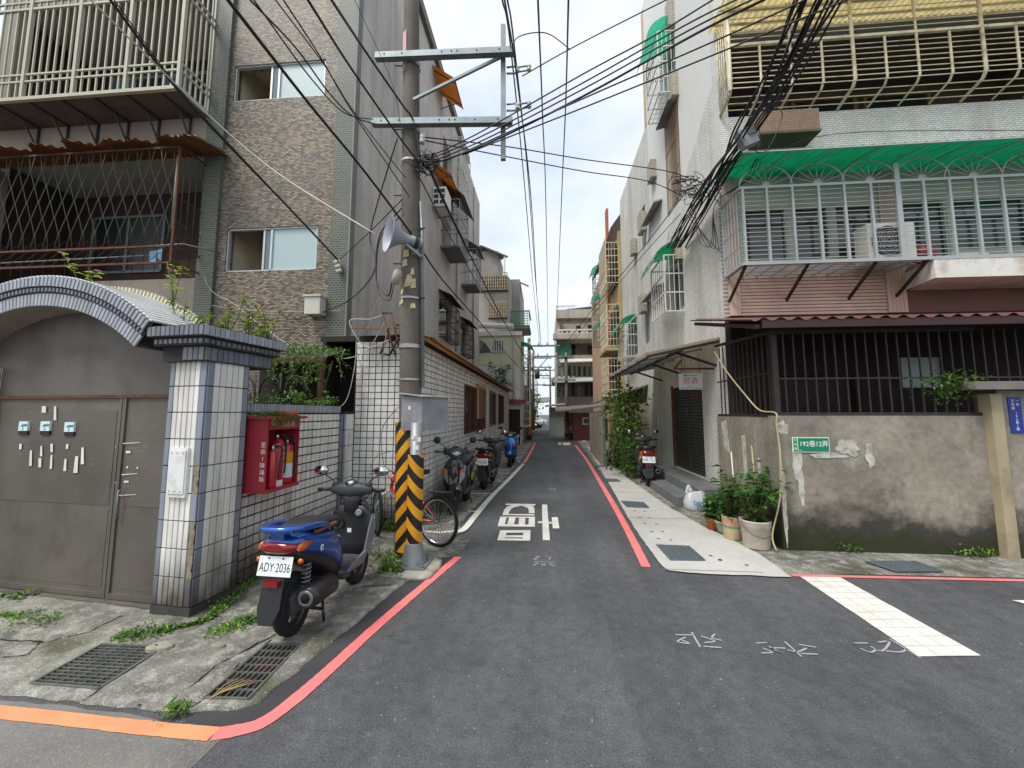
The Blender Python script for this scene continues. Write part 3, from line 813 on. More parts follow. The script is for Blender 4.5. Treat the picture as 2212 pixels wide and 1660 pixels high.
# ---------------------------------------------------------------- tiled gateway
gate = thing('gateway', 'arched gateway with white and grey tiled pillar and brown metal doors', 'gateway', (-2.77, 2.99, 0), -0.1)
GM = MW[gate.name]
def gl(x, y, ly):
    n = (GM.to_3x3() @ EY); pt = GM @ V((0, ly, 0))
    return GM.inverted() @ PP(x, y, pt, n)
def gbuild(mb, name, mat, parent=gate, **k):
    return mb.build(name, mat, parent, world=False, **k)
gp = lambda x, y, z: GM @ V((x, y, z))
gu, gv = GM.to_3x3() @ EX, GM.to_3x3() @ EY
PH = 2.04
for a_, b_ in ((-0.372, -0.008), (-2.84, -2.53)): gbuild(MB().box(a_, b_, 0.008, 0.42, 0, PH), 'pillar_core', GROUT)
rows = 9; rh = (PH-0.09)/rows
for a_, b_ in ((-0.375, 0.0), (-2.85, -2.52)): gbuild(MB().box(a_, b_, -0.001, 0.43, 0, 0.085), 'plinth', M('dark_plinth', '#3c3a37', 0.85, 0.25, 6))
chip = lambda i, j: (j in (1, 2, 3) and i == 1)
for xo in (-0.372, -2.84):
    wd = 0.364 if xo > -1 else 0.31
    tiles(gate, gp(xo, 0.008, 0.09), gu, EZ, 1, rows, 0.052, rh, TG)
    tiles(gate, gp(xo+0.052, 0.008, 0.09), gu, EZ, 5, rows, (wd-0.112)/5, rh, TW)
    tiles(gate, gp(xo+wd-0.06, 0.008, 0.09), gu, EZ, 1, rows, 0.06, rh, TG, skip=(lambda i, j: j in (1, 2, 4)) if xo > -1 else None)
tiles(gate, gp(-2.53, 0.008, 0.09), gv, EZ, 7, rows, 0.058, rh, TW)
tiles(gate, gp(-0.008, 0.008, 0.09), gv, EZ, 1, rows, 0.06, rh, TG)
tiles(gate, gp(-0.008, 0.068, 0.09), gv, EZ, 5, rows, 0.058, rh, TW)
tiles(gate, gp(-0.008, 0.358, 0.09), gv, EZ, 1, rows, 0.056, rh, TG)
for j in (1, 2, 4):   # mortar left where corner tiles came off
    z0_ = 0.09+rh*j; L_ = []
    for k in range(12): L_.append(V((-0.064+0.012*abs(noise.noise(V((k*0.9, j, 0)))), 0.0075, z0_+rh*(k/11))))
    for k in range(12): L_.append(V((-0.010-0.028*abs(noise.noise(V((k*0.8, j, 3)))), 0.0075, z0_+rh*(1-k/11))))
    gbuild(MB().plate(L_, (0, -1, 0), 0.003), 'exposed_mortar', M('crumbled_mortar', '#8d8470', 0.95, 0.3, 14, bump=0.6, bs=60, stain='#4f4636', stain_amt=0.6, sscale=16))
# stepped cornice over the pillar
mb = MB(); mb.box(-0.45, 0.10, -0.14, 0.73, 2.215, 2.305); mb.box(-0.43, 0.06, -0.10, 0.70, 2.15, 2.215); mb.box(-0.40, 0.015, -0.045, 0.66, 2.025, 2.15)
gbuild(mb, 'cornice', SOOT)
tiles(gate, gp(-0.45, -0.14, 2.217), gu, EZ, 12, 1, 0.0458, 0.086, CAPD)
tiles(gate, gp(0.10, -0.14, 2.217), gv, EZ, 19, 1, 0.0458, 0.086, CAPT)
tiles(gate, gp(-0.43, -0.10, 2.155), gu, EZ, 10, 1, 0.0485, 0.055, CAPD, 0.014)
tiles(gate, gp(0.06, -0.10, 2.155), gv, EZ, 16, 1, 0.05, 0.055, CAPD, 0.016)
tiles(gate, gp(-0.20, -0.045, 2.03), gu, EZ, 4, 1, 0.052, 0.115, CAPD)
tiles(gate, gp(0.015, -0.045, 2.03), gv, EZ, 13, 1, 0.053, 0.115, CAPD)
# the arch: three stepped tile bands, ribbed barrel top, plain soffit
AC, RO, ZT = -1.70, 2.04, 2.80
def arc(r, a, y): return V((AC+r*math.sin(a), y, ZT-RO+r*math.cos(a)))
HA = R(39.2); NA = 61
mb = MB()
def band(r0, r1, y0, y1, mbx, n=40):
    for k in range(n):
        a, b = -HA+2*HA*k/n, -HA+2*HA*(k+1)/n
        vs8 = [arc(r, q, y) for q in (a, b) for r in (r0, r1) for y in (y0, y1)]
        mbx.add(vs8, [(0, 2, 6, 4), (1, 5, 7, 3), (0, 4, 5, 1), (2, 3, 7, 6)])
band(RO-0.26, RO, -0.13, 0.36, mb); gbuild(mb, 'arch_core', BEIGE)
mb = MB(); band(RO-0.092, RO-0.002, -0.155, -0.125, mb); band(RO-0.142, RO-0.094, -0.145, -0.125, mb); gbuild(mb, 'arch_mortar', SOOT)
for (r, hgt, yy, mt, gp_) in ((RO-0.047, 0.086, -0.156, CAPT, 0.012), (RO-0.118, 0.04, -0.146, CAPD, 0.018), (RO-0.203, 0.112, -0.131, CAPT, 0.007)):
    me = tile_mesh(2*HA*r/NA-gp_, hgt, 0.009, mt)
    for k in range(NA):
        a = -HA+2*HA*(k+0.5)/NA
        p = arc(r, a, yy)
        up = V((math.sin(a), 0, math.cos(a))); x_ = V((math.cos(a), 0, -math.sin(a)))
        piece('tile', me, None, gate, GM @ frame_m(p, x_, up))
me = tile_mesh(2*HA*RO/NA-0.010, 0.5, 0.012, M('white_ridge_tile', '#c5c7c6', 0.35, 0.1, 4, rnd=0.08, streak=0.4))
me2 = tile_mesh(2*HA*RO/NA-0.022, 0.05, 0.06, M('pale_ridge_end', '#c9c3a8', 0.5, 0.15, 4, rnd=0.1))
for k in range(NA):
    a = -HA+2*HA*(k+0.5)/NA
    x_ = V((math.cos(a), 0, -math.sin(a)))
    piece('ridge_tile', me, None, gate, GM @ frame_m(arc(RO, a, 0.10), x_, EY))
    piece('ridge_end', me2, None, gate, GM @ frame_m(arc(RO, a, 0.33), x_, EY))
# tympanum and doors
BRN = M('brown_sheet_metal', '#635e56', 0.55, 0.16, 1.6, metal=0.15, stain='#4a4038', stain_amt=0.5, sscale=3, streak=0.25)
pts = [V((-3.0, 0.13, 1.76)), V((-0.372, 0.13, 1.76)), V((-0.372, 0.13, 2.05))]
pts += [arc(RO-0.262, HA-2*HA*k/30, 0.13) for k in range(31)]+[V((-3.0, 0.13, 2.05))]
gbuild(MB().plate(pts, EY, 0.02), 'tympanum', BRN)
def mk_door():
    t = NT('embossed_door_metal'); X = t.xyz()
    br = t.n('ShaderNodeTexBrick'); br.inputs['Scale'].default_value = 1; br.inputs['Brick Width'].default_value = 0.036; br.inputs['Row Height'].default_value = 0.022; br.inputs['Mortar Size'].default_value = 0.0035
    t.l(t.comb(X[0], X[2]), br.inputs['Vector'])
    a = t.noise(1.7, 6); c_ = t.mix(t.ramp(a, [(0.3, 0.0), (0.7, 1.0)]), hx('#5a554d'), hx('#6d675e'))
    sc = t.ramp(t.noise(14, 6, t.vec(1, 1, 2)), [(0.6, 0.0), (0.72, 0.35)]); c_ = t.mix(sc, c_, hx('#8d7d68'))
    msk = t.math('MULTIPLY', t.ramp(X[2], [(0.0, 0.0), (0.62, 0.0)]), 1)
    c_ = t.mix(t.math('MULTIPLY', br.outputs['Fac'], 0.16), c_, hx('#2f2a24'))
    g = t.math('ADD', t.math('MULTIPLY', X[2], -2.2), t.math('MULTIPLY', t.noise(5, 6), 1.3)); c_ = t.mix(t.ramp(g, [(0.1, 0.0), (0.8, 0.8)]), c_, hx('#3a342b'))
    t.col(c_); t.rough(0.5); t.b.inputs['Metallic'].default_value = 0.25; t.bump(br.outputs['Fac'], 0.3, 0.003); return t.m
DOORM = mk_door()
for (a, b, nm) in ((-0.985, -0.376, 'door'), (-2.526, -0.995, 'door')):
    d = gbuild(MB().box(a, b, 0.12, 0.16, 0.03, 1.735), nm, BRN)
    gbuild(MB().box(a+0.09, b-0.06, 0.1165, 0.12, 0.80, 1.62), 'panel', DOORM, d)
    gbuild(MB().box(a+0.09, b-0.06, 0.1175, 0.12, 0.12, 0.76), 'panel', BRN, d)
    for (q0_, q1_) in ((a, a+0.035), (b-0.03, b)): gbuild(MB().box(q0_, q1_, 0.106, 0.12, 0.03, 1.735), 'stile', BRN, d)
    gbuild(MB().box(a+0.036, b-0.031, 0.107, 0.12, 0.035, 0.08), 'rail', BRN, d)
    for z_ in (0.3, 1.5): gbuild(MB().tube([(b-0.004 if a > -1 else a+0.004, 0.10, z_), (b-0.004 if a > -1 else a+0.004, 0.10, z_+0.12)], 0.011, 8), 'hinge', RUST, d)
    if a > -1: gbuild(MB().tube([(a+0.07, 0.105, 0.70), (a+0.07, 0.085, 0.71), (a+0.07, 0.085, 0.93), (a+0.07, 0.105, 0.94)], 0.007, 8), 'handle', GALV, d)
gbuild(MB().box(-2.53, -0.372, 0.10, 0.17, 1.735, 1.762), 'lintel_rail', RUST)
gbuild(MB().box(-2.53, -0.372, 0.06, 0.2, 0.0, 0.028), 'threshold', M('threshold_concrete', '#57534a', 0.9, 0.3, 6))
TEAL, PLW = M('teal_print', '#2c7d86', 0.5, 0.1), M('plate_white', '#cfe0e0', 0.4, 0.05)
for (x, y) in ((55, 922), (102, 922), (154, 924)):
    p = gl(x, y, 0.115); 
    pl = gbuild(MB().box(p.x-0.055, p.x+0.055, 0.098, 0.118, p.z-0.038, p.z+0.048), 'house_plate', PLW)
    gbuild(MB().plate([(p.x-0.035, 0.0965, p.z+0.004), (p.x+0.05, 0.0965, p.z+0.004), (p.x+0.05, 0.0965, p.z+0.026), (p.x-0.01, 0.0965, p.z+0.022)], (0, 1, 0), 0.001), 'print', TEAL, pl)
    me = text_mesh('2', 0.045, TEAL, 0.0005); piece('number', me, None, pl, GM @ frame_m((p.x, 0.0965, p.z-0.016), EX, EZ))
    gbuild(MB().box(p.x-0.06, p.x+0.05, 0.104, 0.119, p.z-0.075, p.z-0.042), 'letter_slot', M('slot_black', '#141210', 0.6), pl)
PAPER = M('torn_paper', '#d7d5c8', 0.8, 0.1)
for (x, y, w_, h_, s_) in ((95, 905-20, 9, 14, 0), (119, 893, 6, 30, 2), (44, 965, 5, 12, -2), (66, 990, 6, 33, -1), (89, 975, 5, 22, 1), (86, 1000, 6, 20, -2), (112, 968, 5, 18, 1), (110, 998, 5, 30, -3), (140, 1005, 6, 26, -3), (145, 965, 5, 10, -2), (163, 1004, 9, 36, -6), (178, 985, 7, 36, 1),
        (280, 958, 44, 4, 0), (277, 977, 10, 5, 0), (252, 966, 6, 5, 0), (280, 1025, 34, 4, 1), (258, 1010, 4, 4, 0), (275, 1010, 4, 4, 0), (297, 1011, 3, 4, 0), (273, 1041, 10, 4, 0), (250, 1043, 4, 3, 0), (273, 1070, 40, 4, -4)):
    a, b, c_, d_ = gl(x-w_/2, y+h_/2, 0.11), gl(x+w_/2, y+h_/2-(3 if w_ > 30 else 0), 0.11), gl(x+w_/2-s_*0.3, y-h_/2, 0.11), gl(x-w_/2-s_*0.3+(w_*0.3 if h_ > 20 else 0), y-h_/2+(2 if w_ > 30 else 0), 0.11)
    gbuild(MB().plate([a, b, c_, d_], (0, -1, 0), 0.0012), 'paper_scrap', PAPER)
p0, p1 = gl(364, 1073, 0), gl(412, 968, 0)
bx = gbuild(MB().box(p0.x, p1.x, -0.022, 0.006, p0.z, p1.z), 'meter_cover', M('white_enamel', '#dcdfdd', 0.35, 0.04, 4, stain='#9b7a4a', stain_amt=0.3, sscale=9))
gbuild(MB().box(p0.x+0.012, p1.x-0.012, -0.03, -0.022, p0.z+0.03, p1.z-0.02), 'raised_panel', MATS['white_enamel'], bx)
for a in (0.2, 0.5, 0.8):
    for zz_ in (p0.z+0.05, p1.z-0.04):
        gbuild(MB().lathe([(0, 0), (0.004, 0), (0.004, 0.003), (0, 0.003)], (p0.x+(p1.x-p0.x)*a, -0.03, zz_), (0, -1, 0), 8), 'screw', RUST, bx)

# ---------------------------------------------------------------- low tiled wall with the extinguisher box
XW = -2.82
lw = thing('boundary_wall', 'low white tiled boundary wall with grey cap between gateway and pole', 'wall', (XW, 3.4, 0))
MB().box(XW-0.16, XW, 3.40, 5.22, 0, 1.60).box(XW-0.17, XW+0.006, 3.40, 5.22, 1.60, 1.70).build('wall_core', GROUT, lw)
tiles(lw, (XW, 3.42, 0.05), EY, EZ, 20, 16, 0.0895, 0.0965, TW, 0.0125, key=lambda c_: (c_[0] > 17 and c_[1] < 8, c_[0]))
tiles(lw, (XW+0.006, 3.40, 1.60), EY, EZ, 39, 1, 0.0465, 0.098, CAPT, 0.01)
MB().box(XW-0.05, XW+0.055, 5.22, 5.50, 0, 1.62).build('end_pier', GROUT, lw)
tiles(lw, (XW+0.055, 5.225, 0.05), EY, EZ, 1, 7, 0.05, 0.22, TG)
tiles(lw, (XW+0.055, 5.275, 0.05), EY, EZ, 5, 7, 0.044, 0.22, TW)
tiles(lw, (XW-0.05, 5.22, 0.05), EX, EZ, 2, 7, 0.05, 0.22, TG)
# ---------------------------------------------------------------- fire extinguisher cabinet
REDB = M('red_cabinet_paint', '#9c2b36', 0.45, 0.12, 5, stain='#6b2a2a', stain_amt=0.35, sscale=5, streak=0.2)
cbx = thing('extinguisher_cabinet', 'open red fire extinguisher cabinet hung on the white tiled wall', 'cabinet', (XW, 3.4, 0.85))
xf, ya, yb, za_, zb_ = -2.555, 3.455, 3.93, 0.90, 1.545
MB().box(XW+0.008, XW+0.022, ya, yb, za_, zb_).build('back_panel', REDB, cbx)
MB().box(XW+0.022, xf, ya, ya+0.014, za_, zb_).build('side_panel', REDB, cbx)
MB().box(XW+0.022, xf, yb-0.014, yb, za_, zb_).build('side_panel', REDB, cbx)
MB().box(XW+0.022, xf+0.02, ya, yb, za_-0.03, za_).build('shelf', REDB, cbx)
MB().box(xf-0.012, xf+0.004, ya+0.014, yb-0.014, zb_-0.10, zb_).build('header', REDB, cbx)
MB().box(XW+0.008, xf+0.05, ya-0.03, yb+0.04, zb_, zb_+0.025).build('top', REDB, cbx)
LETW = M('white_lettering', '#d9d4cc', 0.6)
piece('lettering', text_mesh('消防站', 0.062, LETW, 0.0006, spacing=1.15), None, cbx, frame_m((xf+0.0045, (ya+yb)/2+0.05, zb_-0.052), EY, EZ))
for i, ch in enumerate('里長|陳滿珠'):
    piece('lettering', text_mesh(ch if ch != '|' else 'l', 0.052, LETW, 0.0006), None, cbx, frame_m((xf-0.035, ya-0.0008, zb_-0.24-0.062*i), EX, EZ))
def extinguisher(y, x, r, h, label, band=None, base=None):
    t = thing('fire_extinguisher', label, 'fire extinguisher', (x, y, za_))
    RED = M('extinguisher_red', '#a8121f', 0.28, 0.06, 5, coat=0.4)
    MB().lathe([(0, 0), (r*0.96, 0), (r, 0.02), (r, h*0.86), (r*0.85, h*0.93), (r*0.45, h*0.985), (r*0.3, h), (0, h)], (0, 0, 0), n=20).build('cylinder', RED, t, world=False)
    MB().lathe([(0.016, h-0.005), (0.02, h+0.02), (0.012, h+0.05), (0, h+0.05)], n=10).build('valve', CHROME, t, world=False)
    MB().bar((0, -0.01, h+0.045), (0.085, -0.02, h+0.075), 0.018, 0.008).bar((0, -0.01, h+0.03), (0.075, -0.02, h+0.035), 0.018, 0.006).build('handle', BLACKP, t, world=False)
    MB().tube(smooth_path([(0.01, 0.01, h+0.03), (0.05, 0.06, h-0.0), (r+0.012, 0.03, h*0.6), (r+0.012, 0.02, h*0.25)], 4), 0.008, 6).build('hose', BLACKP, t, world=False)
    if band:
        MB().lathe([(r+0.0008, h*0.15), (r+0.0008, h*0.5)], n=20).build('notice_label', M('label_paper', '#c9ccd2', 0.5, 0.06, 40), t, world=False)
        MB().lathe([(r+0.001, h*0.5), (r+0.001, h*0.78)], n=20).build('yellow_band', M('label_yellow', '#c58a12', 0.45, 0.1), t, world=False)
    if base: MB().lathe([(r+0.001, 0.0), (r+0.001, h*0.12)], n=20).build('base_ring', DIRTY_W, t, world=False)
    return t
e1 = extinguisher(3.575, -2.585, 0.046, 0.36, 'smallest red fire extinguisher at the near end of the cabinet')
e2 = extinguisher(3.70, -2.635, 0.066, 0.46, 'tallest red fire extinguisher with a white base ring, middle of cabinet', base=True)
for i, ch in enumerate('新莊區公所'):
    piece('lettering', text_mesh(ch, 0.036, LETW, 0.0004), None, e2, frame_m((-2.635+0.0666*math.cos(0.3), 3.70+0.0666*math.sin(0.3)-0.0, za_+0.36-0.05*i), V((-math.sin(0.3), math.cos(0.3), 0)), EZ))
e3 = extinguisher(3.845, -2.63, 0.062, 0.40, 'red fire extinguisher with yellow label band at the far end of cabinet', band=True)
tag(MB().lathe([(0, 0), (0.10, 0), (0.108, 0.03), (0.115, 0.05), (0.10, 0.052), (0.095, 0.03), (0, 0.03)], (-2.66, 3.86, zb_+0.025), n=22).build('clay_saucer', M('terracotta', '#b2602f', 0.8, 0.15, 9)), 'orange clay flower saucer lying on top of the red cabinet', 'saucer')

# ---------------------------------------------------------------- white tiled annex along the street
XA, YA, YE, HAx = -1.87, 5.52, 20.0, 2.66
ann = thing('tiled_annex', 'single storey white tiled annex running along the left of the street', 'building', (XA, YA, 0))
wins = [(8.95, 10.35, 1.15, 2.25), (10.6, 11.9, 1.15, 2.3), (12.9, 14.5, 1.2, 2.3), (15.4, 17.2, 1.2, 2.3)]
mb = MB(); mb.wall((XA, 0, 0), EY, EZ, EX, (YA+0.02, YE), (0, HAx), [(a, b, c_, d_) for a, b, c_, d_ in wins], 0.18)
mb.wall((0, YA, 0), EX, EZ, -EY, (-2.78, XA), (0, HAx), [], 0.18); mb.box(-3.34, XA-0.18, YE-0.15, YE, 0, HAx); mb.box(-3.34, XA-0.01, YA+0.01, YE, HAx, HAx+0.08)
mb.box(-3.3, -3.25, YA, YE, 0, HAx)
mb.build('wall', GROUT, ann)
tiles(ann, (-2.765, YA, 0.03), EX, EZ, 9, 28, 0.0985, 0.0935, TW, 0.010, key=lambda c_: -c_[1])
inwin = lambda i, j: any(a-0.05 < YA+0.03+0.0935*(i+0.5) < b+0.05 and c_-0.04 < 0.03+0.0935*(j+0.5) < d_+0.05 for a, b, c_, d_ in wins)
tiles(ann, (XA, YA+0.03, 0.03), EY, EZ, 154, 28, 0.0935, 0.0935, TW, 0.010, limit=300, key=lambda c_: c_[0], skip=inwin)
for q, (a, b, c_, d_) in enumerate(wins):
    wf = MB().bar((XA+0.01, a, c_), (XA+0.01, b, c_), 0.05).bar((XA+0.01, a, d_), (XA+0.01, b, d_), 0.05).bar((XA+0.01, a, c_), (XA+0.01, a, d_), 0.05, up=EY).bar((XA+0.01, b, c_), (XA+0.01, b, d_), 0.05, up=EY).bar((XA, (a+b)/2, c_), (XA, (a+b)/2, d_), 0.04, up=EY).build('window', RUST if q != 2 else GALV2, ann)
    MB().box(XA-0.1, XA-0.08, a, b, c_, d_).build('pane', GDARK, wf)
    for k in range(9): 
        yy = a+(b-a)*(k+0.5)/9; MB().bar((XA+0.06, yy, c_), (XA+0.06, yy, d_), 0.012, up=EY).build('bar', RUST, wf)
MB().box(XA+0.02, XA+0.05, 10.45, 11.85, 1.45, 2.4).build('plywood_board', M('weathered_plywood', '#a98a6a', 0.85, 0.2, 2, streak=0.3), ann)
def corrugated(mb, o, along, run, n, amp=0.012, pitch=0.09, sub=4, droop=0.0, jag=0.0):
    """sheet from edge o..o+along (corrugations run in the direction run)"""
    o, along, run = V(o), V(along), V(run); L = along.length; k = max(2, int(L/pitch*sub)); nn = along.cross(run).normalized()
    vs_, fs_ = [], []
    for i in range(k+1):
        t = i/k; h = math.sin(2*math.pi*t*L/pitch)*amp
        for j in range(n+1):
            s_ = j/n
            r_ = run*(s_*(1+(jag*noise.noise(V((t*L*3, 7, 0))) if j == n else 0)))
            vs_.append(o+along*t+r_+nn*h-EZ*droop*s_*s_)
    for i in range(k):
        for j in range(n):
            a = i*(n+1)+j; fs_.append((a, a+1, a+n+2, a+n+1))
    mb.add(vs_, fs_)
mb = MB(); corrugated(mb, (XA-0.25, YA-0.05, HAx+0.13), (0, YE-YA+0.1, 0), (0.50, 0, -0.10), 2, 0.014, 0.12, 3); mb.build('awning_sheet', BCANOPY, ann)
MB().bar((XA+0.22, YA, HAx+0.01), (XA+0.22, YE, HAx+0.0), 0.03).build('awning_rail', RUST, ann)
mb = MB(); corrugated(mb, (-2.75, YA+0.15, HAx+0.22), (1.1, 0, -0.02), (0, -0.42, -0.09), 2, 0.014, 0.12, 4); mb.build('awning_sheet', BCANOPY, ann)

# ---------------------------------------------------------------- left apartment block
XL, YB, HB = -3.34, 6.2, 12.45
ab = thing('apartment_block', 'four storey apartment block with brown mosaic front and grey side wall', 'building', (XL, YB, 0))
lo0, lo1 = P(485, 588, Y=YB), P(687, 487, Y=YB)
up0, up1 = P(503, 220, Y=YB), P(704, 128, Y=YB)
XP0, XP1 = P(428, 600, Y=YB).x, P(466, 600, Y=YB).x
hol = [(lo0.x, lo1.x, lo0.z, lo1.z), (up0.x, up1.x, up0.z, up1.z), (up0.x, up1.x, up0.z+3.1, up1.z+3.1)]
XG = P(716, 500, Y=YB).x
mb = MB().wall((0, YB, 0), EX, EZ, -EY, (XP1, XG), (0, HB), hol, 0.16); mb.build('front_wall', BROWN_TILE, ab)
mb = MB(); mb.cur = 0
mb.box(XG, XL+0.02, YB-0.035, YB+0.18, 0, HB); mb.build('corner_pilaster', GREEN_TILE, ab)
MB().box(XL-0.002, XL+0.022, YB-0.03, YB+0.012, 0.5, HB).build('corner_bead', M('pale_bead', '#c3c6c2', 0.5), ab)
mb = MB().box(XP0, XP1, YB-0.06, YB+0.15, 0, HB); mb.build('pilaster', GREEN_TILE, ab)
# side wall on the street with its window openings
sw = [(11.95, 13.6, 4.0, 5.25), (15.1, 16.4, 3.9, 5.15)]
for z_ in (6.9, 9.6): sw += [(12.1, 13.4, z_+0.1, z_+1.3)]
MB().wall((XL, 0, 0), EY, EZ, EX, (YB+0.18, 19.3), (0, HB), sw, 0.2).build('side_wall', GREYWALL, ab)
MB().box(XL-7, XL-0.2, 19.1, 19.3, 0, HB).box(-10.6, XL-0.2, YB+0.2, 19.1, HB-0.2, HB).build('rear_and_roof', GREYWALL, ab)
MB().box(XL-0.15, XL+0.12, YB-0.02, 16.0, HB-0.02, HB+0.28).build('roof_edge', M('roof_edge_tile', '#6f665c', 0.8, 0.25, 9, bump=0.4, bs=30), ab)
for h in hol:
    a, b, c_, d_ = h
    fr = MB()
    for (p, q) in (((a, c_), (b, c_)), ((a, d_), (b, d_)), ((a, c_), (a, d_)), ((b, c_), (b, d_))):
        fr.bar((p[0], YB+0.05, p[1]), (q[0], YB+0.05, q[1]), 0.045, 0.06, up=EY)
    wnd = fr.build('window', ALU, ab)
    m1, m2 = a+(b-a)*0.40, a+(b-a)*0.49
    MB().bar((m1, YB+0.06, c_), (m1, YB+0.06, d_), 0.035, 0.04, up=EY).bar((m2, YB+0.04, c_), (m2, YB+0.04, d_), 0.035, 0.04, up=EY).build('mullion', ALU, wnd)
    MB().box(m2, b-0.02, YB+0.045, YB+0.052, c_+0.03, d_-0.02).build('frosted_pane', FROST, wnd)
    MB().box(m1, m2, YB+0.055, YB+0.062, c_+0.03, d_-0.02).build('pane', GBLUE, wnd)
    MB().bar((a+(b-a)*0.88, YB+0.07, c_), (a+(b-a)*0.88, YB+0.07, d_), 0.03, 0.02, up=EY).build('sash', ALU, wnd)
    rm = MB(); z0_, z1_ = c_-0.9, d_+0.35
    rm.add([(a-0.06, YB+0.95, z0_), (b+0.3, YB+0.95, z0_), (b+0.3, YB+0.95, z1_), (a-0.06, YB+0.95, z1_), (a-0.06, YB+0.17, z0_), (b+0.3, YB+0.17, z0_), (b+0.3, YB+0.17, z1_), (a-0.06, YB+0.17, z1_)], [(0, 1, 2, 3), (4, 0, 3, 7), (1, 5, 6, 2), (3, 2, 6, 7), (0, 4, 5, 1)])
    rm.build('room', M('room_plaster', '#d9cdb4', 0.9, 0.08), wnd)
# balcony half of the front
XB0 = -10.6
PZ, OZ, BZ = P(300, 605, Y=YB).z, P(200, 335, Y=YB).z, P(400, 262, Y=YB).z
mb = MB().wall((0, YB, 0), EX, EZ, -EY, (XB0, XP0), (0, HB), [(XB0+0.3, XP0-0.02, PZ, OZ), (XB0+0.3, XP0-0.02, BZ+0.05, BZ+2.6), (XB0+0.3, XP0-0.02, BZ+3.15, HB-0.3)], 0.15)
mb.build('balcony_front', BEIGE, ab)
for z_ in (OZ+0.02, PZ-0.95, BZ+2.62): MB().box(XB0, XP0, YB+0.15, YB+1.35, z_, z_+0.17).build('floor_slab', M('slab_underside', '#a5a196', 0.9, 0.2, 1.5, stain='#5a564d', stain_amt=0.5), ab)
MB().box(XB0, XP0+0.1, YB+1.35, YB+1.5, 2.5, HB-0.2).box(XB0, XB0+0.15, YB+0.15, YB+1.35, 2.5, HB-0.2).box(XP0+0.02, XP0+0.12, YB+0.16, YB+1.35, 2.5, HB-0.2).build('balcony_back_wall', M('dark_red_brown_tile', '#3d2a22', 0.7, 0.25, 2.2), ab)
q0, q1 = P(190, 590, Y=YB+1.3), P(355, 465, Y=YB+1.3)
wn = MB().bar((q0.x, YB+1.33, q0.z), (q1.x, YB+1.33, q0.z), 0.05, up=EY).bar((q0.x, YB+1.33, q1.z), (q1.x, YB+1.33, q1.z), 0.05, up=EY).bar((q0.x, YB+1.33, q0.z), (q0.x, YB+1.33, q1.z), 0.05, up=EY).bar((q1.x, YB+1.33, q0.z), (q1.x, YB+1.33, q1.z), 0.05, up=EY).bar(((q0.x+q1.x)/2, YB+1.33, q0.z), ((q0.x+q1.x)/2, YB+1.33, q1.z), 0.05, up=EY).build('balcony_window', GALV2, ab)
MB().box(q0.x, q1.x, YB+1.335, YB+1.345, q0.z, q1.z).build('pane', glass('shaded_pane', hx('#1d211f'), 0.35), wn)
MB().box(q1.x+0.15, XP0-0.1, YB+1.28, YB+1.34, PZ-0.8, PZ+0.9).build('balcony_door', M('brown_board_door', '#5d4632', 0.7, 0.2, 4, streak=0.3), ab)
for z_ in (BZ+0.4, BZ+3.5):
    wn = MB().box(-9.9, -7.2, YB+1.30, YB+1.34, z_-0.2, z_+1.9).build('balcony_window', GALV2, ab)
    for k in range(4): MB().box(-9.85+k*0.66, -9.25+k*0.66, YB+1.285, YB+1.30, z_-0.1, z_+1.8).build('pane', GDARK if k % 2 else GBLUE, wn)
# cream cage of the upper balcony
CY0 = YB-0.62; CB = P(385, 190, Y=CY0); CZ, CXr = CB.z, CB.x
cg = MB(); CX0 = XB0
for z_, wv in ((CZ, 0.06), (CZ+0.33, 0.03), (CZ+0.46, 0.03), (CZ+1.72, 0.04), (CZ+1.86, 0.03)):
    cg.bar((CX0, CY0, z_), (CXr, CY0, z_), wv).bar((CXr, CY0, z_), (CXr, YB, z_), wv)
for k in range(5):
    x = CXr-k*0.98; cg.bar((x, CY0, CZ), (x, CY0, CZ+2.4), 0.055, up=EY)
cage = cg.bar((CXr, YB-0.02, CZ), (CXr, YB-0.02, CZ+2.4), 0.05, up=EY).build('balcony_cage', CREAM, ab)
for k in range(1, 30):
    if k % 7 == 0: continue
    x = CXr-k*0.14; me_ = MB().bar((x, CY0+0.005, CZ), (x, CY0+0.005, CZ+2.4), 0.024, up=EY).build('bar', CREAM, cage)
for k in range(1, 6):
    y = CY0+k*0.104; MB().bar((CXr, y, CZ), (CXr, y, CZ+2.4), 0.022, up=EY).build('bar', CREAM, cage)
MB().box(CX0, CXr, CY0+0.03, YB+0.02, CZ-0.02, CZ+0.0).build('cage_floor', M('stained_sheet', '#57544d', 0.8, 0.3, 3, stain='#2d2a25'), ab)
for k in range(6):
    x = CXr-0.35-k*0.62
    MB().bar((x, CY0+0.05, CZ-0.03), (x, YB, CZ-0.03), 0.035).bar((x, YB-0.02, CZ-0.45), (x, YB-0.02, CZ-0.02), 0.03, up=EY).bar((x, YB-0.03, CZ-0.42), (x, YB-0.26, CZ-0.04), 0.022).build('bracket', DKGREY, ab)
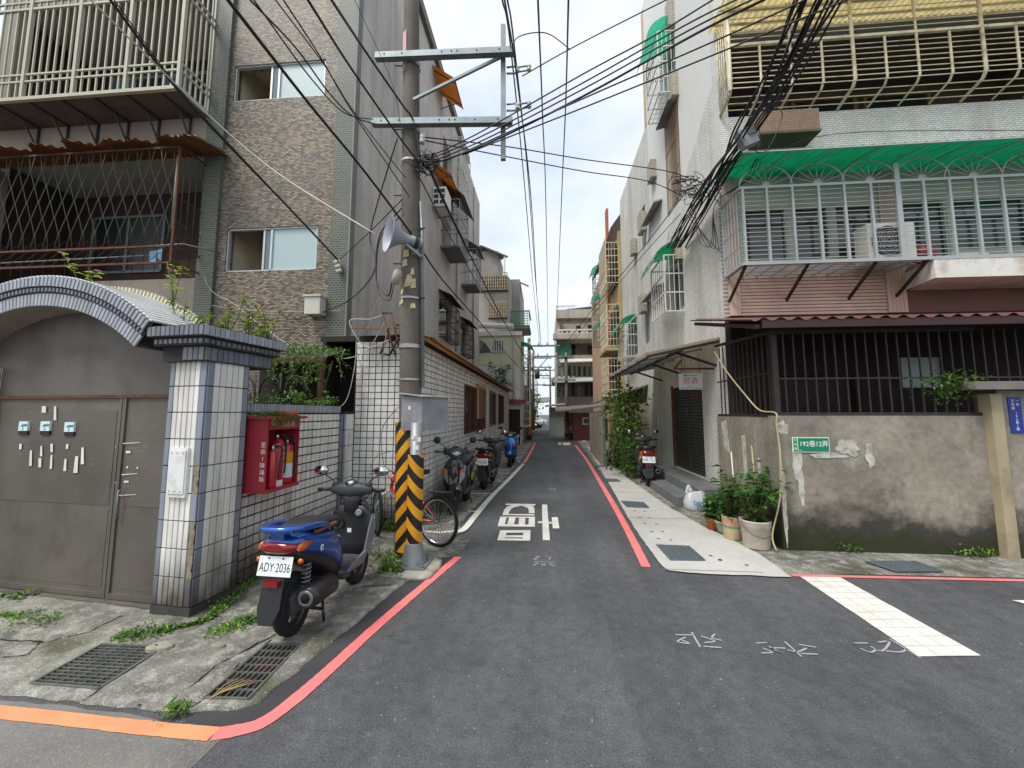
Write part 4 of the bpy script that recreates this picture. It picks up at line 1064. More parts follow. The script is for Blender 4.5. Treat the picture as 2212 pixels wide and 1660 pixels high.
# rusted lattice cage of the lower balcony with its broken corrugated roof
RY = YB-0.55; RT = P(390, 318, Y=RY); RB = P(400, 530, Y=RY)
RZ1, RZ0, RX = RT.z, RB.z, RT.x
rc = MB()
for z_ in (RZ1, RZ0, RZ0-0.28): rc.bar((XB0, RY, z_), (RX, RY, z_), 0.03).bar((RX, RY, z_), (RX+0.02, YB, z_), 0.025)
rcg = rc.bar((RX, RY, RZ0-0.28), (RX, RY, RZ1), 0.03, up=EY).build('balcony_cage', RUST, ab)
MB().tube([(RX-0.05, RY+0.02, RZ0+0.3), (RX-0.04, RY+0.02, RZ1-0.15)], 0.022, 8).build('pipe', M('flaking_green_paint', '#6a7a5e', 0.7, 0.3, 9, stain='#8a5a33', stain_amt=0.8, sscale=7), rcg)
GRNR = M('green_rusted_rod', '#3d463a', 0.8, 0.3, 9, stain='#5a3c28', stain_amt=0.6, sscale=5)
for k in range(38):
    x = RX-0.12-k*0.112
    pts = []
    hseg = (RZ1-RZ0)/6
    for j in range(7):
        pts.append((x+(0.05 if (j+k) % 2 else -0.05)*(1 if j not in (0, 6) else 0), RY, RZ0+hseg*j))
    MB().tube(pts, 0.008, 5).build('bar', GRNR, rcg)
for k in range(4):
    y = RY+0.1+k*0.12; MB().tube([(RX, y, RZ0), (RX, y, RZ1-0.05)], 0.008, 5).build('bar', GRNR, rcg)
for j in range(1, 4): MB().tube([(RX, RY, RZ0+(RZ1-RZ0)*j/4), (RX, YB, RZ0+(RZ1-RZ0)*j/4-0.05)], 0.007, 5).build('bar', GRNR, rcg)
for k in range(18):
    x = RX-0.2-k*0.22; MB().tube([(x, YB-0.02, PZ), (x-0.02, YB-0.04, PZ+0.75), (x, RY, RZ0-0.28)], 0.006, 5).build('bar', RUST, rcg)
mb = MB(); corrugated(mb, (XB0, YB, RZ1+0.22), (RX-XB0+0.35, 0, 0.0), (0, -0.72, -0.17), 4, 0.02, 0.1, 4, jag=0.35)
mb.build('canopy', M('rusted_corrugated_sheet', '#7b4a2c', 0.85, 0.35, 4, stain='#8d6a4a', stain_amt=0.6, sscale=3, streak=0.4), ab)
mb = MB(); corrugated(mb, (RX-0.15, YB-0.05, RZ1+0.26), (0.55, 0, -0.02), (0, -0.62, -0.14), 2, 0.02, 0.1, 4)
mb.build('canopy_patch', M('bleached_corrugated_sheet', '#b5a695', 0.7, 0.2, 6, streak=0.4), ab)
for k in range(7):
    x = RX-0.3-k*0.27+random.random()*0.1; o_ = V((x, YB-0.3-random.random()*0.3, RZ1+0.14))
    MB().plate([o_, o_+V((0.2, 0.02, 0.03)), o_+V((0.12, 0.15, 0.09)), o_+V((-0.02, 0.1, 0.05))], EZ, 0.006).build('loose_sheet', MATS['rusted_corrugated_sheet'], ab)
# laundry rack with a cloth
MB().tube([(RX-1.3, RY+0.15, RZ0+0.07), (RX+0.05, RY+0.15, RZ0+0.09), (RX+0.35, YB-0.1, RZ0+0.08)], 0.014, 6).tube([(XB0+0.4, RY+0.18, RZ0-0.12), (RX-0.6, RY+0.18, RZ0-0.07)], 0.012, 6).build('drying_rail', GALV, ab)
p = P(330, 555, Y=RY+0.2)
tag(MB().add([p+V((-0.07, 0, 0.1)), p+V((0.05, 0.01, 0.11)), p+V((0.04, 0.02, -0.1)), p+V((-0.05, -0.01, -0.09))], [(0, 1, 2, 3)]).add([p+V((0.05, 0.02, 0.12)), p+V((0.16, 0, 0.13)), p+V((0.13, 0.02, -0.06)), p+V((0.06, 0.03, -0.02))], [(0, 1, 2, 3)]).build('hanging_cloth', M('blue_white_cloth', '#7fb0d0', 0.85, 0.35, 8)), 'small blue and white cloth hanging under the rusted balcony cage', 'cloth')

# ---- cages, awnings and units on the grey side wall
def side_cage(parent, xw, xo, y0_, y1_, z0_, z1_, mat, nb=7, canopy=None, floor=None, cross=False, name='window_cage', topd=0.18, rows=3):
    c_ = MB(); w_ = 0.025
    for z_ in [z0_+(z1_-z0_)*k/rows for k in range(rows+1)]:
        c_.bar((xw, y0_, z_), (xo, y0_, z_), w_).bar((xo, y0_, z_), (xo, y1_, z_), w_).bar((xw, y1_, z_), (xo, y1_, z_), w_)
    for y in (y0_, y1_): c_.bar((xo, y, z0_), (xo, y, z1_), w_, up=EY)
    cg_ = c_.build(name, mat, parent)
    for k in range(1, nb): 
        y = y0_+(y1_-y0_)*k/nb
        MB().bar((xo, y, z0_), (xo, y, z1_), 0.014, up=EY).bar((xo, y, z0_), (xw, y, z0_), 0.012).build('bar', mat, cg_)
    for k in range(1, 4):
        x = xw+(xo-xw)*k/4; MB().bar((x, y0_, z0_), (x, y0_, z1_), 0.012, up=EY).bar((x, y0_, z0_), (x, y1_, z0_), 0.01).build('bar', mat, cg_)
    if floor: MB().box(min(xw, xo), max(xw, xo), y0_, y1_, z0_-0.06, z0_-0.01).build('platform', floor, cg_)
    if canopy:
        mb_ = MB(); dx = xo-xw; ex = 0.25*(1 if dx > 0 else -1)
        seg = 6; prof = []
        for i in range(seg+1):
            t = i/seg; prof.append((xw+(dx+ex)*math.sin(t*math.pi/2), z1_+topd+0.02-(topd+0.22)*(1-math.cos(t*math.pi/2))))
        vs_ = [V((px_, yy, pz_)) for yy in (y0_-0.06, y1_+0.06) for px_, pz_ in prof]
        mb_.add(vs_, [(i, i+1, seg+2+i, seg+1+i) for i in range(seg)])
        cn_ = mb_.build('canopy', canopy, cg_)
        rb = MB()
        for k in range(4):
            y = y0_+(y1_-y0_)*k/3
            rb.tube([(px_, y, pz_-0.012) for px_, pz_ in prof], 0.008, 5)
        rb.build('canopy_rib', mat, cg_)
    return cg_
GSHEET = M('grey_canopy_sheet', '#6f6c68', 0.7, 0.2, 4, streak=0.2)
side_cage(ab, XL, -2.72, 11.93, 13.3, 6.95, 8.5, GALV2, 8, None, GSHEET, name='balcony_cage')
MB().plate([(XL, 11.9, 9.35), (XL, 13.6, 9.35), (-2.55, 13.6, 8.55), (-2.55, 11.9, 8.55)], EZ, 0.02).build('canopy', GSHEET, ab)
side_cage(ab, XL, -2.73, 15.1, 16.2, 6.75, 8.2, GALV2, 6, None, GSHEET, name='balcony_cage')
MB().plate([(XL, 15.0, 8.7), (XL, 16.4, 8.7), (-2.6, 16.4, 8.2), (-2.6, 15.0, 8.2)], EZ, 0.02).build('canopy', GSHEET, ab)
side_cage(ab, XL, -3.05, 11.98, 13.55, 4.0, 5.2, DARKBAR, 9, name='window_cage')
side_cage(ab, XL, -3.03, 15.1, 16.35, 3.9, 5.1, DARKBAR, 8, name='window_cage')
for (y0_, y1_, z_) in ((11.8, 13.8, 5.3), (14.95, 16.6, 5.2)):
    mb = MB(); corrugated(mb, (XL, y0_, z_+0.2), (0, y1_-y0_, 0), (0.42, 0, -0.2), 2, 0.015, 0.1, 4); mb.build('tile_awning', M('mossy_awning', '#4a4a42', 0.9, 0.3, 6), ab)
for (y0_, y1_, z0_) in ((11.95, 13.6, 4.0), (15.1, 16.4, 3.9)):
    MB().box(XL-0.12, XL-0.10, y0_, y1_, z0_, z0_+1.25).build('pane', GDARK, ab)
acw = thing('air_conditioner', 'white air conditioner box in a small cage high on the grey wall', 'air conditioner', (XL, 10.95, 7.9))
MB().box(XL+0.02, -2.92, 10.95, 11.6, 7.75, 8.35).build('casing', DIRTY_W, acw)
for k in range(2):
    for j in range(3): MB().box(XL+0.06+k*0.19, XL+0.20+k*0.19, 10.935, 10.95, 7.82+j*0.17, 7.93+j*0.17).build('grille_panel', GDARK, acw)
for y in (10.97, 11.58): MB().bar((XL, y, 7.7), (-2.9, y, 7.73), 0.03).build('bracket', GALV, acw)
def tilt_awning(parent, y0_, y1_, z_, out, drop, mat):
    mb_ = MB(); corrugated(mb_, (XL, y0_, z_), (0, y1_-y0_, 0), (out, 0, -drop), 2, 0.012, 0.09, 4); a_ = mb_.build('awning', mat, parent)
    r_ = MB()
    for t in (0.15, 0.85):
        y = y0_+(y1_-y0_)*t
        r_.bar((XL, y, z_-0.03), (XL+out, y, z_-drop-0.03), 0.022).bar((XL, y, z_-drop-0.1), (XL+out*0.8, y, z_-drop*0.85-0.02), 0.018)
    r_.bar((XL+out, y0_, z_-drop-0.03), (XL+out, y1_, z_-drop-0.03), 0.022)
    r_.build('awning_frame', RUST, parent)
tilt_awning(ab, 10.95, 12.4, 9.2, 0.55, 0.45, OCANOPY)
tilt_awning(ab, 10.7, 11.9, 12.1, 0.7, 0.5, OCANOPY)
MB().tube([(XL+0.05, 14.2, 12.3), (XL+0.05, 14.2, 6.0), (XL+0.05, 14.25, 2.9)], 0.04, 8).tube([(XL+0.04, 17.6, 12.3), (XL+0.04, 17.6, 3)], 0.035, 8).build('drain_pipe', M('grey_pvc_pipe', '#a8a59d', 0.5, 0.1), ab)
for (y0_, z_) in ((13.5, 9.4), (13.6, 11.0)): side_cage(ab, XL, XL+0.3, y0_, y0_+1.6, z_-0.3, z_+0.9, DIRTY_W, 8)
# ================================================================== RIGHT SIDE
XR, YF, HR = 3.05, 6.68, 14.0
rb = thing('corner_block', 'corner apartment block with pink siding, green canopy and yellow balcony cage', 'building', (XR, YF, 0))
PINKB = M('pink_siding', '#bfa190', 0.6, 0.07, 3, rnd=0.05, streak=0.15)
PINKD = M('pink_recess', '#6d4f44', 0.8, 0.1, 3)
PALEW = M('pale_green_wall', '#b3b3a6', 0.8, 0.1, 3, streak=0.2)
# street wall with openings (shutter, caged windows)
swR = [(8.0, 9.75, 0.36, 2.2), (8.75, 9.75, 3.95, 5.1), (8.62, 9.55, 6.45, 8.75), (8.66, 9.45, 9.2, 10.5), (7.0, 7.05, 12.5, 12.6)]
MB().wall((XR, 0, 0), EY, EZ, -EX, (YF+0.2, 11.2), (0, HR), swR, 0.25).build('street_wall', WHITE_TILE_S, rb)
MB().wall((XR+0.02, 0, 0), EY, EZ, -EX, (11.2, 15.6), (0, 10.2), [(11.7, 12.6, 3.7, 5.0), (13.3, 14.6, 3.6, 4.6), (11.8, 12.6, 6.7, 8.0)], 0.25).box(XR+0.25, 9, 15.4, 15.6, 0, 10.2).box(XR+0.2, 9, 11.2, 15.6, 10.1, 10.2).build('street_wall_rear', mk_render('pale_render', '#bdbcb4', '#d6d5ce', 0.35), rb)
MB().box(XR+0.01, XR+0.25, 11.2, 11.5, 10.2, HR).build('tan_quoin', M('tan_render', '#c6a987', 0.85, 0.1, 2, streak=0.3), rb)
MB().box(XR+0.26, 9.5, 11.0, 11.2, 0, HR).box(XR+0.2, 9.5, YF+0.2, 11, HR-0.15, HR).build('rear_and_roof', WHITE_TILE, rb)
for (a, b, c_, d_) in swR[1:4]+[(11.7, 12.6, 3.7, 5.0), (13.3, 14.6, 3.6, 4.6), (11.8, 12.6, 6.7, 8.0)]:
    wn = MB().box(XR+0.14, XR+0.16, a, b, c_, d_).build('window', GDARK, rb)
    MB().bar((XR+0.12, a+0.02, c_), (XR+0.12, a+0.02, d_), 0.05, up=EY).bar((XR+0.12, b-0.02, c_), (XR+0.12, b-0.02, d_), 0.05, up=EY).bar((XR+0.12, (a+b)/2, c_), (XR+0.12, (a+b)/2, d_), 0.04, up=EY).bar((XR+0.12, a, c_+0.02), (XR+0.12, b, c_+0.02), 0.05).bar((XR+0.12, a, d_-0.02), (XR+0.12, b, d_-0.02), 0.05).build('frame', ALU, wn)
side_cage(rb, XR, 2.65, 8.62, 9.6, 8.92, 10.45, DIRTY_W, 6, GCANOPY2, topd=0.35, rows=4)
side_cage(rb, XR, 2.64, 8.72, 9.78, 3.83, 5.1, DIRTY_W, 6, GCANOPY, topd=0.3)
side_cage(rb, XR, 2.68, 13.3, 14.6, 3.5, 4.6, DIRTY_W, 6, GCANOPY, topd=0.3)
bz = MB()
for k in range(9):
    y = 8.64+k*0.112; bz.bar((XR-0.02, y, 6.46), (XR-0.02, y, 8.74), 0.014, up=EY)
for z_ in (6.48, 7.2, 7.95, 8.72): bz.bar((XR-0.02, 8.62, z_), (XR-0.02, 9.55, z_), 0.02)
bz.build('window_grille', M('bronze_bar', '#96764f', 0.5, 0.15), rb)
STUB = mosaic('stub_tile', 'x', 0.2, 0.045, '#b9b3a4', '#a8a293', '#77705f', 0.14, 0.1)
for (y0_, y1_, z0_, z1_) in ((8.68, 8.98, 5.0, 5.62), (11.65, 12.1, 7.1, 7.7), (12.9, 13.25, 6.9, 7.4), (11.85, 12.3, 4.65, 5.2), (8.5, 8.72, 8.75, 9.35), (10.4, 10.8, 8.0, 8.5), (8.55, 8.75, 10.55, 11.2)):
    MB().box(XR-0.16, XR, y0_, y1_, z0_, z1_).build('tiled_stub', STUB, rb)
for (y0_, y1_, z_) in ((10.0, 11.4, 7.1), (8.6, 9.6, 8.78), (10.1, 11.7, 4.9)):
    MB().plate([(XR, y0_, z_), (XR, y1_, z_), (XR-0.22, y1_, z_-0.06), (XR-0.22, y0_, z_-0.06)], EZ, 0.04).build('drip_ledge', M('ledge_concrete', '#8d8a84', 0.9, 0.2, 4), rb)
# front: pieces stacked by storey
FX1 = 9.2
MB().wall((0, YF, 0), EX, EZ, -EY, (XR, FX1), (0, 3.2), [(3.6, 4.9, 0, 2.2), (5.6, 6.2, 2.0, 2.48)], 0.2).build('ground_floor_wall', M('shade_dark_brown_wall', '#2d2522', 0.85, 0.2, 2, stain='#241d1a'), rb)  # wall colour darkened to carry the shade behind the yard cage
MB().box(5.6, 6.2, YF+0.04, YF+0.06, 2.0, 2.48).build('frosted_window', FROST, rb)
MB().box(3.6, 4.9, YF+0.1, YF+0.14, 0, 2.2).build('inner_door', M('dark_wood', '#2b1f1a', 0.6, 0.2, 3), rb)
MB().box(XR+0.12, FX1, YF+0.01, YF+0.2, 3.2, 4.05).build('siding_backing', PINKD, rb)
bm = MB().obox((0, 0, 0), (1.13, 0, 0), (0, 0.014, 0), (0, 0, 0.0225)).mesh('siding_board', PINKB)
for k in range(15): piece('siding_board', bm, None, rb, Matrix.Translation((4.34, YF, 3.225+0.0565*k)))
bm2 = MB().obox((0, 0, 0), (1.65, 0, 0), (0, 0.014, 0), (0, 0, 0.0225)).mesh('siding_board', PINKB)
for k in range(15): piece('siding_board', bm2, None, rb, Matrix.Translation((7.42, YF+0.05, 3.225+0.0565*k)))
ps = MB().obox((0, 0, 0), (0.027, 0, 0), (0, 0.025, 0), (0, 0, 1.27)).mesh('pilaster_strip', PINKB)
for x in [3.078+0.058*k for k in range(3)]+[5.50+0.058*k for k in range(5)]: piece('pilaster_strip', ps, None, rb, Matrix.Translation((x, YF-0.012, 4.47)))
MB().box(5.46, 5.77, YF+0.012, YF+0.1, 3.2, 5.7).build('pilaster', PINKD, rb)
# first-floor window wall behind the grey cage
MB().wall((0, YF, 0), EX, EZ, -EY, (3.22, FX1), (4.05, 5.75), [(3.32, 4.05, 4.12, 5.02), (4.13, 4.72, 4.12, 5.02), (4.8, 5.42, 4.12, 5.02), (5.8, 6.5, 3.9, 5.05), (6.6, 8.9, 4.2, 5.05)], 0.12).build('window_wall', PALEW, rb)
for (a, b, c_, d_) in ((3.32, 4.05, 4.12, 5.02), (4.13, 4.72, 4.12, 5.02), (4.8, 5.42, 4.12, 5.02), (5.8, 6.5, 3.9, 5.05), (6.6, 7.7, 4.2, 5.05), (7.75, 8.9, 4.2, 5.05)):
    wn = MB().box(a, b, YF+0.06, YF+0.07, c_, d_).build('window', glass('brown_pane%d' % int(a*100), hx('#3d352c') if a < 5.5 else hx('#1d3a34'), 0.08), rb)
    MB().bar((a, YF+0.04, c_), (a, YF+0.04, d_), 0.06, up=EY).bar((b, YF+0.04, c_), (b, YF+0.04, d_), 0.06, up=EY).bar((a, YF+0.04, c_), (b, YF+0.04, c_), 0.05).build('frame', M('sage_frame', '#a3b3a4', 0.5, 0.08), wn)
# white tiled band, ledge, upper opening
WH = 6.72
MB().wall((0, YF, 0), EX, EZ, -EY, (XR, FX1), (5.75, HR), [(3.2, FX1-0.3, WH, 8.28), (3.5, FX1-0.3, 9.9, 11.6)], 0.2).build('front_wall', WHITE_TILE, rb)
MB().box(FX1, FX1+0.15, YF, YF+1.6, WH-0.3, 11.7).box(XR+0.2, FX1, YF+1.5, YF+1.6, WH-0.2, 11.7).box(XR+0.2, FX1, YF+0.2, YF+1.5, 8.3, 8.45).box(XR+0.2, FX1, YF+0.2, YF+1.5, WH-0.3, WH-0.15).build('balcony_room', M('brown_soffit', '#5d5048', 0.9, 0.15, 2), rb)
for (a, b) in ((3.6, 4.6), (5.2, 6.4), (6.6, 7.8)):
    wn = MB().box(a, b, YF+1.46, YF+1.5, WH+0.1, WH+1.35).build('window', GDARK, rb); MB().bar((a, YF+1.45, WH), (a, YF+1.45, WH+1.4), 0.06, up=EY).bar((b, YF+1.45, WH), (b, YF+1.45, WH+1.4), 0.06, up=EY).bar((a, YF+1.45, WH+1.38), (b, YF+1.45, WH+1.38), 0.06).build('frame', M('tan_frame', '#8a6a45', 0.6), wn)
tb = MB().box(3.5, 4.42, YF-0.38, YF-0.002, 6.14, 6.5).build('planter_ledge', TAN_TILE, rb)
MB().box(3.49, 4.43, YF-0.39, YF-0.002, 6.10, 6.14).build('ledge_soffit', M('ledge_soffit', '#5f5240', 0.9, 0.2, 4), tb)
# yellowed cage with bowed rods and corrugated yellow roof
YK = YF-0.42
yc = MB()
yc.bar((3.05, YK, 7.66), (FX1, YK, 7.66), 0.045).bar((3.05, YK, 8.3), (FX1, YK, 8.3), 0.04)
ycg = yc.bar((3.05, YK, 6.86), (3.05, YK, 8.3), 0.04, up=EY).build('yellow_balcony_cage', YCREAM, rb)
for k in range(13):
    x = 3.07+k*0.477; full = (k % 2 == 0)
    r_ = 0.026 if k % 4 == 0 else 0.018
    top = 8.34 if full else 7.62
    MB().tube([(x, YF-0.01, WH+0.02), (x, YK+0.06, 6.84), (x, YK, 6.93), (x, YK-0.01, top)], r_, 6).build('rod', YCREAM, ycg)
hm = [WH+0.03, WH+0.07, 6.83]+[6.90+0.09*k for k in range(8)]+[7.78+0.12*k for k in range(5)]
for q, z_ in enumerate(hm):
    y = YK if z_ > 6.86 else YF-0.05-(z_-WH)*2.4
    MB().tube([(3.06, y, z_), (4.9, y, z_+random.uniform(-0.006, 0.006)), (6.9, y, z_+random.uniform(-0.008, 0.008)), (FX1, y, z_)], 0.008, 5).build('bar', YCREAM, ycg)
for k in range(5):
    y = YK+0.07+k*0.075; MB().tube([(3.05, y, 6.8), (3.05, y, 8.28)], 0.009, 5).build('bar', YCREAM, ycg)
for k in range(5): MB().tube([(3.05, YF-0.02, 6.75+k*0.3), (3.05, YK, 6.95+k*0.3)], 0.008, 5).build('bar', YCREAM, ycg)
for k in range(6):     # arched braces under the roof
    x0_ = 3.07+k*0.954
    MB().tube([(x0_+0.477-0.46*math.cos(a*math.pi/10), YK-0.02, 8.28+0.30*math.sin(a*math.pi/10)) for a in range(11)], 0.014, 6).build('arch_brace', YCREAM, ycg)
mb = MB(); corrugated(mb, (2.95, YF, 8.36), (FX1-2.95, 0, 0), (0, -1.05, 0.02), 5, 0.022, 0.11, 5, droop=0.1); mb.build('corrugated_roof', YCANOPY, ycg)
for j in range(4): MB().bar((2.95, YF-0.15-j*0.26, 8.33), (FX1, YF-0.15-j*0.26, 8.32), 0.025).build('purlin', YCREAM, ycg)
# grey welded cage and green canopy on the first floor
YG = YF-0.60; GZ0, GZ1, GX0 = 3.86, 5.07, 3.01
vx = [P(x, 480, Y=YG).x for x in (1607, 1659, 1715, 1772, 1828, 1886, 1945, 2001, 2058, 2114, 2173)]
vx += [vx[-1]+0.42*k for k in range(1, 6)]
GBAR = M('grey_welded_bar', '#a9afad', 0.5, 0.1, 6, metal=0.2, stain='#7b5f45', stain_amt=0.25, sscale=6)
gc = MB().bar((GX0, YG, GZ0), (8.9, YG, GZ0), 0.05).bar((GX0, YG, GZ1), (8.9, YG, GZ1), 0.04).bar((GX0, YG, GZ0), (GX0, YF, GZ0), 0.045).bar((GX0, YG, GZ1), (GX0, YF, GZ1), 0.03)
gcg = gc.bar((GX0, YF-0.01, GZ0), (GX0, YF-0.01, GZ1+0.3), 0.03, up=EY).build('window_cage', GBAR, rb)
for k, x in enumerate(vx):
    MB().bar((x, YG-0.003, GZ0), (x, YG-0.003, GZ1+(0.28 if k == 6 else 0)), 0.07 if k == 6 else 0.034, 0.035, up=EY).build('post', GBAR, gcg)
for k in range(1, 17):
    z_ = GZ0+(GZ1-GZ0)*k/17; MB().bar((GX0, YG+0.01, z_), (8.9, YG+0.01, z_), 0.010).build('bar', GBAR, gcg)
for k in range(1, 6): MB().bar((GX0, YG+k*0.1, GZ0), (GX0, YG+k*0.1, GZ1), 0.014, up=EY).build('bar', GBAR, gcg)
for k in (1, 2, 3): MB().bar((GX0, YG, GZ0+(GZ1-GZ0)*k/4), (GX0, YF, GZ0+(GZ1-GZ0)*k/4), 0.012).build('bar', GBAR, gcg)
for k, x in enumerate(vx[1:12:2]):     # fan ornaments
    hw = 0.39
    f_ = MB().tube([(x+hw*math.cos(a*math.pi/12), YG, GZ1+0.02+0.33*math.sin(a*math.pi/12)) for a in range(13)], 0.011, 5)
    for a in range(1, 8): 
        an = a*math.pi/8; f_.tube([(x+0.06*math.cos(an), YG, GZ1+0.02+0.05*math.sin(an)), (x+hw*math.cos(an), YG, GZ1+0.02+0.33*math.sin(an))], 0.006, 4)
    f_.lathe([(0, -0.01), (0.065, -0.01), (0.065, 0.01), (0, 0.01)], (x, YG, GZ1+0.03), EY, 12)
    f_.build('fan_ornament', GBAR, gcg)
mb = MB(); corrugated(mb, (2.93, YF, 5.6), (6.0, 0, 0), (0, -0.95, -0.02), 6, 0.012, 0.14, 4, droop=0.14); mb.build('green_canopy', GCANOPY, gcg)
for k in range(10): 
    x = 3.0+k*0.62; MB().tube([(x, YF, 5.57), (x, YF-0.5, 5.52), (x, YF-0.9, 5.42)], 0.012, 5).build('canopy_rib', GBAR, gcg)
MB().bar((2.93, YF-0.94, 5.43), (8.9, YF-0.94, 5.43), 0.02).build('canopy_rail', GBAR, gcg)
mb = MB()
for x in (3.05, 3.95, 4.9, 5.6): 
    MB().bar((x, YG, GZ0-0.02), (x, YF, GZ0-0.42), 0.035).build('strut', DARKBAR, gcg)
for k in range(12): MB().bar((3.05+k*0.22, YG, GZ0-0.01), (3.05+k*0.22, YF, GZ0-0.02), 0.016).build('floor_bar', GBAR, gcg)
for j in range(1, 6): MB().bar((GX0, YG+j*0.1, GZ0-0.005), (5.6, YG+j*0.1, GZ0-0.005), 0.014).build('floor_bar', GBAR, gcg)
sl_ = MB().plate([(5.66, YG-0.02, 3.56), (FX1, YG-0.02, 3.56), (FX1, YG-0.02, 3.835), (5.66, YG-0.02, 3.835)], (0, 1, 0), 0.06)
sl_.plate([(5.66, YG+0.04, 3.56), (5.66, YG+0.04, 3.835), (5.76, YF-0.002, 3.835), (5.76, YF-0.002, 3.56)], (1, 0, 0), 0.05)
sl_.box(5.75, FX1, YG+0.04, YF-0.002, 3.56, 3.60).build('balcony_slab', M('white_painted_concrete', '#d9d7cf', 0.7, 0.06, 3, stain='#a0764a', stain_amt=0.5, sscale=4), rb)
# air conditioner in the cage
ac = thing('air_conditioner', 'white air conditioner outdoor unit with dark fan behind the grey cage', 'air conditioner', (4.86, 6.2, 3.9))
MB().box(4.86, 5.52, 6.14, 6.42, 3.9, 4.46).build('casing', DIRTY_W, ac, bevel=0.012)
MB().lathe([(0.0, 0.0), (0.23, 0.0), (0.235, 0.012), (0.21, 0.014), (0.205, 0.004), (0.0, 0.004)], (5.13, 6.139, 4.17), (0, -1, 0), 24).build('fan_ring', M('fan_dark', '#3f3430', 0.6), ac)
for k in range(5):
    a = k*2*math.pi/5; MB().bar((5.13+0.03*math.cos(a), 6.128, 4.17+0.03*math.sin(a)), (5.13+0.2*math.cos(a), 6.124, 4.17+0.2*math.sin(a)), 0.09, 0.004, up=(0, 1, 0)).build('blade', DKGREY, ac)
fg = MB()
for k in range(1, 7): fg.tube([(5.13+0.034*k*math.cos(a*math.pi/10), 6.115, 4.17+0.034*k*math.sin(a*math.pi/10)) for a in range(21)], 0.0025, 4)
fg.build('fan_grille', DIRTY_W, ac)
tag(MB().lathe([(0, 0), (0.12, 0), (0.15, 0.1), (0.13, 0.2), (0.05, 0.25), (0, 0.25)], (5.75, 6.3, 3.9), n=16).build('red_bucket', M('red_plastic', '#8a3034', 0.5, 0.15)), 'red upturned bucket on the ledge beside the air conditioner', 'bucket')
tag(MB().box(6.05, 6.55, 6.2, 6.4, 3.85, 3.98).build('planter_trough', DIRTY_W, bevel=0.01), 'low white planter trough on the white balcony slab', 'planter')

# ---------------------------------------------------------------- yard wall, dark cage, lean-to roof
YW, WZ = 5.03, 1.57
yw = thing('yard_wall', 'stained grey cement yard wall with mossy foot and dark iron cage', 'wall', (2.74, YW, 0))
mb = MB(); n_ = 60
def wavy_box(mb, x0_, x1_, y0_, y1_, z0_, z1_):
    mb.box(x0_, x1_, y0_, y1_, z0_, z1_)
wavy_box(mb, 2.76, 5.06, YW, YW+0.16, 0, WZ); mb.build('front_wall', YARD, yw)
MB().box(2.765, 2.92, YW+0.16, YF-0.001, 0, WZ-0.02).build('side_wall', YARD, yw)
MB().box(5.16, 9.2, YW-0.05, YW+0.2, 0, 1.86).build('gate_side_wall', YARD, yw)
MB().box(5.05, 5.17, YW-0.09, YW+0.05, 0, 1.82).build('door_post', M('worn_cream_post', '#a79a7c', 0.8, 0.15, 2, streak=0.25, stain='#4d4636', stain_amt=0.5), yw)
MB().box(4.78, 9.2, YW-0.22, YW+0.2, 1.865, 1.955).build('lintel', M('grey_lintel', '#77736a', 0.9, 0.25, 4, stain='#35322b', stain_amt=0.6), yw)
# flaked white plaster at the corner
mb = MB(); random.seed(3)
for q_, (x, z_, w_, h_) in enumerate(((2.80, 0.55, 0.05, 0.95), (2.83, 1.42, 0.14, 0.16), (2.97, 1.05, 0.11, 0.42), (3.0, 0.72, 0.07, 0.4), (3.55, 1.2, 0.26, 0.2), (3.3, 1.1, 0.42, 0.07), (3.78, 1.1, 0.1, 0.3))):
    L_ = []
    for k in range(22):
        a = 2*math.pi*k/22; rr_ = 0.8+0.45*noise.noise(V((x*5+math.cos(a)*2, z_*5+math.sin(a)*2, 0)))
        L_.append(V((x+w_/2*rr_*math.cos(a)*1.2, YW-0.0015-0.0009*q_, z_+h_/2*rr_*math.sin(a)*1.2)))
    mb.plate(L_, (0, -1, 0), 0.0006)
mb.build('plaster_patch', M('old_plaster', '#b9b9ae', 0.9, 0.25, 9, stain='#8a8272', stain_amt=0.8, sscale=14), yw)
MB().plate([(2.763, YW+0.75, 0.7), (2.763, YW+0.85, 0.68), (2.763, YW+0.87, 1.28), (2.763, YW+0.76, 1.3)], (-1, 0, 0), 0.002).plate([(2.763, YW+1.25, 1.0), (2.763, YW+1.45, 1.05), (2.763, YW+1.5, 1.45), (2.763, YW+1.32, 1.5)], (-1, 0, 0), 0.002).build('plaster_patch', MATS['old_plaster'], yw)
cgd = MB().bar((2.80, YW+0.03, WZ+0.02), (5.05, YW+0.03, WZ+0.02), 0.04).bar((2.80, YW+0.03, 2.6), (5.05, YW+0.03, 2.6), 0.05).bar((2.80, YW+0.03, WZ), (2.80, YW+0.03, 2.62), 0.06, up=EY).bar((2.8, YW+0.03, 2.02), (6.5, YW+0.03, 2.02), 0.02).bar((2.80, YW+0.03, 2.6), (2.80, YF, 2.7), 0.04).bar((2.80, YW+0.03, WZ+0.0), (2.80, YF, WZ+0.0), 0.04).bar((2.8, YW, 2.1), (2.8, YF, 2.1), 0.018)
cgo = cgd.bar((5.06, YW+0.03, 1.95), (9.2, YW+0.03, 1.96), 0.03).build('iron_cage', DARKBAR, yw)
for k in range(1, 55):
    x = 2.80+0.118*k; zl = WZ if x < 5.0 else 1.955
    MB().bar((x, YW+0.03, zl), (x+0.0, YW+0.03, 2.6), 0.015, up=EY).build('bar', DARKBAR, cgo)
for k in range(1, 13): MB().bar((2.80, YW+0.03+k*0.125, WZ), (2.80, YW+0.03+k*0.125, 2.65), 0.014, up=EY).build('bar', DARKBAR, cgo)
REDROOF = M('red_brown_roof_sheet', '#6a413a', 0.6, 0.15, 3, stain='#4a2a26', stain_amt=0.4)
